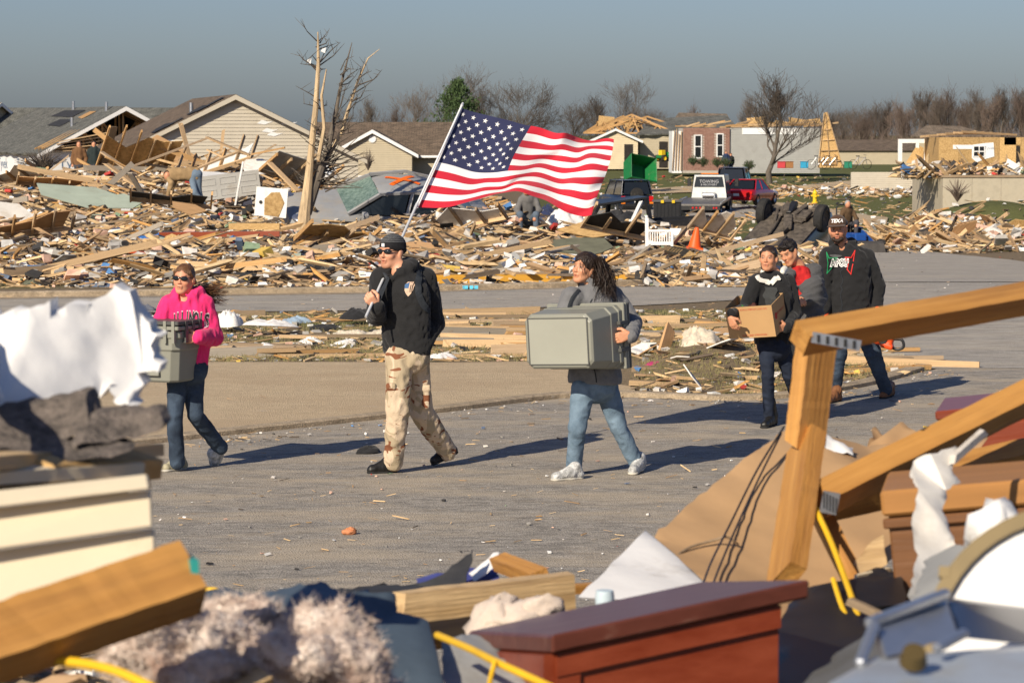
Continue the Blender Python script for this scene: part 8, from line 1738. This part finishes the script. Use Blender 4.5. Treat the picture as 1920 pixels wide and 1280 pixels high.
def fuzz(px, py, d, s, seed, lab):
    c = P(px, py, d); t = SDF(.007); r2 = random.Random(seed)
    for k in range(8): t.ell(Vector((r2.gauss(0, s * .55), r2.gauss(0, s * .4), r2.gauss(0, s * .25))), Vector((s * r2.uniform(.35, .6), s * r2.uniform(.3, .5), s * r2.uniform(.22, .4))), None, .03)
    n1 = wnoise(seed, 60, 9); n2 = wnoise(seed + 1, 150, 9); t.disp = lambda p: .007 * n1(p) + .004 * n2(p); me = t.mesh('insulation_batt', 0); o = link('insulation_batt', me, FIB, None, c); tag(o, lab, 'insulation')
    nv = len(me.vertices); co = np.empty(nv * 3); me.vertices.foreach_get('co', co); no = np.empty(nv * 3); me.vertices.foreach_get('normal', no); g2 = np.random.RandomState(seed); i = g2.randint(0, nv, 9000); a = co.reshape(-1, 3)[i]; dr = no.reshape(-1, 3)[i] * .6 + g2.normal(0, .7, (9000, 3)); L = g2.uniform(.003, .013, (9000, 1)); s_ = np.cross(dr, g2.normal(0, 1, (9000, 3))); s_ /= np.linalg.norm(s_, axis=1)[:, None] + 1e-6
    V = np.stack([a - s_ * .0007, a + s_ * .0007, a + dr * L], 1).reshape(-1, 3); fb = link('fibres', mesh('fibres', V, [(3 * k, 3 * k + 1, 3 * k + 2) for k in range(9000)]), FIB, o); fb['kind'] = 'stuff'
fuzz(310, 1225, 3.7, .11, 1, 'pinkish insulation batt beneath the thick pine stud'); fuzz(450, 1190, 4.1, .1, 2, 'pink fluffy insulation batt in front of the slate boards'); fuzz(590, 1225, 4.0, .1, 3, 'pale fluffy insulation batt nearest the cherry desk'); fuzz(480, 1275, 3.7, .1, 4, 'low pale insulation batt at the front of the rubble'); fuzz(650, 1285, 3.8, .08, 5, 'small insulation batt below the slate boards')
lumber('pale_board', 'pale flat board lying in the insulation', (380, 1215, 3.85), (470, 1290, 3.6), .06, .012, NEARB, .3)
pgon('slate_board', 'slate blue board standing behind the pale insulation', 'board', [(660, 1110, 4.75), (740, 1110, 4.8), (742, 1150, 4.75), (800, 1160, 4.7), (838, 1300, 4.4), (690, 1300, 4.4), (655, 1180, 4.6)], .012, SLATE); pgon('slate_board', 'long crumpled slate sheet behind the pink insulation', 'board', [(345, 1115, 4.9), (420, 1100, 5.0), (470, 1112, 5.0), (560, 1098, 5.1), (600, 1090, 5.1), (640, 1112, 5.0), (690, 1105, 5.0), (690, 1190, 4.7), (560, 1210, 4.6), (360, 1170, 4.7)], .01, SLATE, None, (.1, 1, -.2), .05)
pgon('torn_sheet', 'grey torn panel below the cherry desk', 'panel', [(830, 1195, 4.75), (900, 1185, 4.9), (960, 1240, 4.7), (1010, 1300, 4.5), (830, 1300, 4.5)], .01, GREYB, None, (.1, 1, -.2), .03)
def cord(lab, pts, r, mat, grp=None):
    b0 = P(*pts[0]); o = MB().tube([p - b0 for p in smoothline([P(*q) for q in pts], 5)], r, 8).build('yellow_cord', mat, None, loc=b0); tag(o, lab, 'cord', grp)
cord('yellow cord crossing in front of the cherry desk', [(820, 1190, 4.55), (880, 1215, 4.35), (930, 1240, 4.2), (1000, 1272, 4.1), (1060, 1300, 4.0)], .006, YCORD); cord('yellow cord hanging from the desk cord', [(928, 1240, 4.18), (920, 1270, 4.15), (915, 1300, 4.1)], .004, YCORD); cord('yellow cord at the foot of the near left stack', [(60, 1235, 3.4), (150, 1242, 3.35), (220, 1258, 3.3), (290, 1290, 3.25)], .006, YCORD)
cord('yellow strap hanging from the broken truss', [(1530, 955, 5.75), (1560, 1020, 5.6), (1590, 1100, 5.4), (1618, 1180, 5.2)], .006, YCORD); cord('shorter yellow strap beside the hanging one', [(1562, 1085, 5.4), (1580, 1140, 5.3), (1605, 1185, 5.2)], .005, YCORD); cord('bright yellow cord end behind the slate sheet', [(370, 1108, 5.2), (400, 1106, 5.2), (420, 1112, 5.15)], .006, YCORD)
# right hand furniture and metal
o = empty('cherry_dresser', P(1850, 850, 7.4)); tag(o, 'red brown cherry dresser standing beyond the broken truss', 'dresser'); o.rotation_euler = (0, math.radians(-7), math.radians(-12))
MB().bx(-.1, .4, 0, .35, -.25, .1).build('carcass', CHERRY, o, .004); MB().bx(-.12, .42, -.02, .37, .101, .125).build('top', CHERRY, o, .004)
for k in range(2):
    dr = MB().bx(-.08, .38, -.012, -.001, -.22 + k * .16, -.08 + k * .16).build('drawer_front', CHERRY, o, .004); MB().bx(.1, .2, -.03, -.013, -.16 + k * .16, -.145 + k * .16).build('drawer_pull', METAL, dr)
o = empty('brown_cabinet', P(1650, 920, 5.5)); tag(o, 'dark brown cabinet with light edged top behind the ragged plaster', 'cabinet'); o.rotation_euler = (0, math.radians(-6), math.radians(-10))
MB().bx(.01, .5, .01, .3, -.55, -.052).build('carcass', DRSR, o, .004); MB().bx(0, .55, -.01, .32, -.05, .0).build('top', M('orange veneer edge', (.36, .17, .05), .5, .15, 3, stretch=(.6, 8, 8)), o, .006); MB().bx(.0, .52, -.004, .009, -.075, -.055).build('moulding', DRSR, o, .003)
pgon('ragged_plaster', 'ragged pale plaster strip hanging over the brown cabinet', 'plaster', [(1712, 870, 5.2), (1745, 850, 5.2), (1790, 838, 5.25), (1800, 850, 5.25), (1785, 880, 5.2), (1800, 900, 5.2), (1775, 920, 5.15), (1770, 960, 5.1), (1790, 1010, 5.05), (1800, 1040, 5.0), (1765, 1055, 5.0), (1745, 1075, 4.95), (1715, 1130, 4.8), (1705, 1120, 4.8), (1718, 1040, 5.0), (1706, 990, 5.05), (1722, 920, 5.1), (1708, 890, 5.2)], .012, DRYW, None, (.1, 1, -.1), .02); lumber('plaster_lath', 'white plaster splinter poking from the ragged plaster', (1785, 862, 5.2), (1842, 812, 5.3), .012, .014, DRYW); clump(P(1870, 1010, 4.6), (.08, .05, .05), FOAM, 'white plaster lump beside the brass rimmed drum', None, 'plaster_lump', 'plaster', 1); pgon('dark_felt', 'torn dark felt below the ragged plaster', 'felt', [(1735, 1050, 4.9), (1790, 1020, 4.9), (1830, 1030, 4.8), (1820, 1090, 4.7), (1760, 1130, 4.6), (1710, 1120, 4.7)], .01, GREYB, None, (.1, 1, -.2), .02)
pgon('cream_board', 'cream triangular board showing under the truss', 'board', [(1600, 1050, 5.75), (1655, 1000, 5.85), (1662, 1060, 5.7), (1612, 1078, 5.65)], .012, NEARB); lumber('cream_lath', 'thin cream lath below the cream triangular board', (1605, 1082, 5.6), (1665, 1068, 5.7), .012, .01, CREAM); lumber('broken_stick', 'short broken stick on the yellow straps', (1590, 1125, 5.2), (1645, 1150, 5.15), .014, .014, PINE3)
pgon('black_plastic_sheet', 'black plastic sheeting bunched under the broken truss', 'plastic sheet', [(1465, 1150, 5.3), (1520, 1090, 5.6), (1560, 1105, 5.6), (1640, 1060, 5.7), (1690, 1080, 5.5), (1700, 1160, 5.2), (1640, 1300, 4.6), (1440, 1300, 4.6)], .01, M('black sheeting', (.009, .009, .01), .5, .2, 8), None, (.1, 1, -.3), .06)
dc = P(2010, 1215, 3.45); o = empty('bass_drum', dc); tag(o, 'white drum with brass hoop lying at the front of the rubble', 'drum'); ax = Vector((-.28, -.85, .42)).normalized(); o.rotation_euler = ax.to_track_quat('Z', 'Y').to_euler()
BRASS = M('brass hoop', (.11, .078, .03), .5, .2, 6, metal=.3); MB().lathe((0, 0, 0), [(0, .0), (.168, .0)], 40).build('drum_head', FOAM, o); MB().lathe((0, 0, 0), [(.163, .004), (.163, .014), (.182, .014), (.182, -.03), (.17, -.03)], 48).build('hoop', BRASS, o); MB().lathe((0, 0, 0), [(.169, -.002), (.169, -.3), (0, -.3)], 40).build('shell', WHITE, o)
for k in range(8): a = k * .785 + .3; MB().box((.183 * math.cos(a), .183 * math.sin(a), -.01), (.014, .014, .05)).build('lug', BRASS, o)
o = empty('chrome_appliance', P(1720, 1200, 3.1)); tag(o, 'shiny chrome appliance casing at the front edge of the rubble', 'appliance')
def cq(nm_, pts, th, mat): MB().prism([P(*p) - o.location for p in pts], Vector(), (0, th, -.004)).build(nm_, mat, o, .003)
cq('upper_panel', [(1640, 1170, 3.1), (1775, 1120, 3.3), (1800, 1190, 3.15), (1660, 1235, 3.0)], .05, M('dull chrome', (.36, .38, .42), .35, .15, 5, .1, metal=.7)); cq('side_panel', [(1802, 1195, 3.14), (1778, 1125, 3.3), (1990, 1150, 3.4), (1990, 1215, 3.2)], .05, M('dark blue enamel', (.012, .018, .04), .25, .1, 4)); cq('lower_tray', [(1560, 1290, 2.85), (1650, 1238, 3.0), (1990, 1215, 3.05), (1990, 1330, 2.8), (1560, 1330, 2.8)], .05, M('grey enamel', (.32, .35, .38), .3, .1, 4, dirt_amt=.2)); MB().beam(P(1628, 1168, 3.08) - o.location, P(1775, 1112, 3.28) - o.location, .012, .012).build('trim_bar', MATS['dull chrome'], o, .003); MB().beam(P(1612, 1245, 2.98) - o.location, P(1640, 1170, 3.08) - o.location, .012, .01).build('trim_bar', MATS['dull chrome'], o, .003); MB().beam(P(1755, 1215, 2.98) - o.location, P(1810, 1185, 3.05) - o.location, .012, .01).build('trim_bar', MATS['dull chrome'], o, .003); MB().lathe(P(1712, 1240, 2.94) - o.location, [(0, .016), (.012, .016), (.015, 0)], 14, (0, -.6, .8)).build('knob', BRASS, o)
pgon('grey_fabric', 'dark grey fabric between black sheeting and chrome casing', 'fabric', [(1500, 1290, 3.9), (1560, 1230, 4.0), (1640, 1180, 4.1), (1680, 1190, 4.0), (1600, 1290, 3.6)], .02, cloth_mat('dark grey', (.06, .058, .055)), None, (.1, 1, -.3), .03)
# body of the near heap under everything
def heap_z(x, y):
    u = x / y; s_ = interp(u, [-.25, -.19, -.13, -.11, -.03, .02, .1, .15, .2, .3], [1.75, 1.75, 1.55, 1.38, 1.36, 1.4, 1.42, 1.55, 1.6, 1.6])
    return s_ * sstep(1.6, 2.7, y) * (1 - sstep(5.6, 8.6, y)) + .05 * mnoise.noise(Vector((x * 3, y * 3, 2)))
vs = []; ys = np.linspace(1.5, 9, 32); us = np.linspace(-.32, .32, 46)
for y in ys:
    for u in us: x = u * max(y, 4.5); vs.append((x, y, max(-.02, heap_z(x, y) - .22)))
o = link('near_rubble_heap', mesh('near_rubble_heap', vs, [(i * 46 + j, i * 46 + j + 1, (i + 1) * 46 + j + 1, (i + 1) * 46 + j) for i in range(31) for j in range(45)], True), M('rubble dirt', (.09, .07, .05), .95, .4, 9, .6)); tag(o, 'dark packed rubble under the near boards and furniture', 'rubble', kind='stuff')
pts = []
for k in range(3600):
    y = rg.uniform(2.7, 7.6); u = rg.uniform(-.25, .25); x = u * y; pts.append((x, y, max(0, heap_z(x, y) - .19) + rg.uniform(-.03, .06)))
litter('near_rubble_scraps', 'splinters and plaster scraps filling gaps of the near rubble', pts, .02, .09, 22, .4)
# ------------------------------------------------------------------ people in the distance
def far_person(label, px, py, d, hgt, pts, cols, foot=None, bend=False):
    """pts in units of body height relative to feet: head, neck, hip, handL, elbL, handR, elbR, kneeL, footL, kneeR, footR as (x, y, z)"""
    b = P(px, py, d); o = empty('person', b); tag(o, label, 'person', None); q = {k: Vector(v) * hgt for k, v in pts.items()}; h = .016; tone = (1, .85, .75)
    B = SDF(h); hd, nk, hp = q['head'], q['neck'], q['hip']; B.ell(hd, (.08, .095, .115), None, .02); B.cone(hd - (hd - nk) * .3, nk, .055, .06, .03); B.cone(nk, hp, .1, .1, .04)
    for s_ in 'LR': sh_ = nk + Vector((.15 if s_ == 'L' else -.15, 0, -.06)); B.chain([sh_, q['elb' + s_], q['hand' + s_]], [.045, .035, .03], .02); B.ell(q['hand' + s_], (.045, .045, .05), None, .02); B.chain([hp + Vector((.08 if s_ == 'L' else -.08, 0, 0)), q['knee' + s_], q['foot' + s_]], [.07, .05, .04], .03)
    me = B.mesh('body'); setcol(me, np.ones((len(me.vertices), 3)) * np.array(tone)); link('body', me, SKIN, o)
    T = SDF(h); T.cone(hp, nk - Vector((0, 0, .05)), .16, .17, .05, flat=(0, 1, 0), fl=.75); n1 = wnoise(7, 22, 6); T.disp = lambda p: .008 * n1(p)
    for s_ in 'LR': sh_ = nk + Vector((.16 if s_ == 'L' else -.16, 0, -.07)); T.chain([sh_, q['elb' + s_], q['elb' + s_].lerp(q['hand' + s_], .8)], [.075, .062, .048], .04)
    link('jacket', T.mesh('jacket'), M('far cloth %s' % (cols[0],), cols[0], .9, .15, 9, .2), o)
    L = SDF(h); L.ell(hp, (.16, .13, .13), None, .04)
    for s_ in 'LR': L.chain([hp + Vector((.08 if s_ == 'L' else -.08, 0, 0)), q['knee' + s_], q['foot' + s_]], [.09, .072, .06], .04); sh_ = SDF(h); f0 = q['foot' + s_]; sh_.cone(f0 + Vector((0, .03, .0)), f0 + Vector((0, -.12, -.02)), .05, .042, .02); link('shoe', sh_.mesh('shoe'), LEATH, o)
    link('trousers', L.mesh('trousers'), M('far cloth %s' % (cols[1],), cols[1], .9, .15, 9, .2), o)
    H = SDF(h); H.ell(hd + Vector((0, .02, .03)), (.088, .1, .1), None, .02); H.ell(hd + Vector((0, -.1, -.03)), (.08, .08, .1), None, .01, 'sub'); link('hair' if len(cols) < 4 else 'hat', H.mesh('hair'), M('far cloth %s' % (cols[2],), cols[2], .9, .15, 9), o); return o
STAND = dict(head=(0, 0, .93), neck=(0, 0, .85), hip=(0, 0, .52), elbL=(.13, .02, .66), handL=(.12, -.05, .52), elbR=(-.13, .02, .66), handR=(-.12, -.05, .52), kneeL=(.05, -.01, .28), footL=(.06, 0, .03), kneeR=(-.05, -.01, .28), footR=(-.06, 0, .03))
SIT = dict(head=(-.02, -.1, .56), neck=(0, -.04, .48), hip=(0, .06, .18), elbL=(.14, -.08, .32), handL=(.08, -.22, .2), elbR=(-.14, -.08, .32), handR=(-.09, -.22, .2), kneeL=(.1, -.2, .26), footL=(.1, -.18, .03), kneeR=(-.1, -.2, .26), footR=(-.1, -.18, .03))
BEND = dict(head=(-.26, -.05, .4), neck=(-.19, -.02, .45), hip=(.1, 0, .42), elbL=(-.2, .1, .3), handL=(-.24, .1, .14), elbR=(-.2, -.12, .3), handR=(-.25, -.12, .12), kneeL=(.14, .03, .2), footL=(.2, .03, .02), kneeR=(.1, -.06, .18), footR=(.22, -.05, .02))
far_person('person in grey sweatshirt and mask crouching by the black cabinet', 990, 440, 63, 1.75, SIT, ((.14, .135, .13), (.1, .13, .17), (.04, .025, .02)))
far_person('person in tan jacket bending over boards below the tall heap', 352, 386, 66, 1.75, BEND, ((.3, .2, .1), (.14, .19, .25), (.05, .03, .02)))
far_person('person in brown coat half hidden behind the left debris', 149, 362, 96, 1.75, STAND, ((.16, .08, .035), (.05, .05, .06), (.1, .05, .03))); far_person('person in dark green coat half hidden behind the left debris', 177, 360, 98, 1.75, STAND, ((.02, .03, .03), (.03, .03, .04), (.02, .018, .015)))
far_person('person in blue coat standing on the far lawn', 1361, 331, 198, 1.78, STAND, ((.02, .035, .09), (.04, .05, .08), (.03, .02, .02))); far_person('person in black coat standing on the far lawn', 1370, 331, 199, 1.62, STAND, ((.015, .015, .02), (.035, .05, .09), (.02, .015, .012)))
dv = far_person('driver in brown jacket and grey cap seated on the blue tractor', 1590, 430, 84, 1.75, SIT, ((.1, .06, .03), (.06, .06, .07), (.3, .3, .3), 1)); dv.location = TRACTOR.matrix_basis @ Vector((-.3, 0, .62)); dv.rotation_euler = (0, 0, .24)
for k, (px, c) in enumerate([(1508, (.03, .3, .5)), (1480, (.3, .14, .05)), (1590, (.02, .2, .12)), (1465, (.5, .05, .06))]):
    p = P(px, 314, 188); o = empty('moving_bin', p); tag(o, ['sky blue bin', 'brown wooden crate', 'green lidded tub', 'red bin'][k] + ' set out before the grey sided wall', 'bin'); MB().bx(-.25, .25, -.2, .2, -.05, .35).build('bin_body', M('bin colour %d' % k, c, .5, .1, 6), o, .02); MB().bx(-.27, .27, -.22, .22, .352, .4).build('bin_lid', M('bin lid %d' % k, tuple(x * .7 for x in c), .5, .1, 6), o, .01)
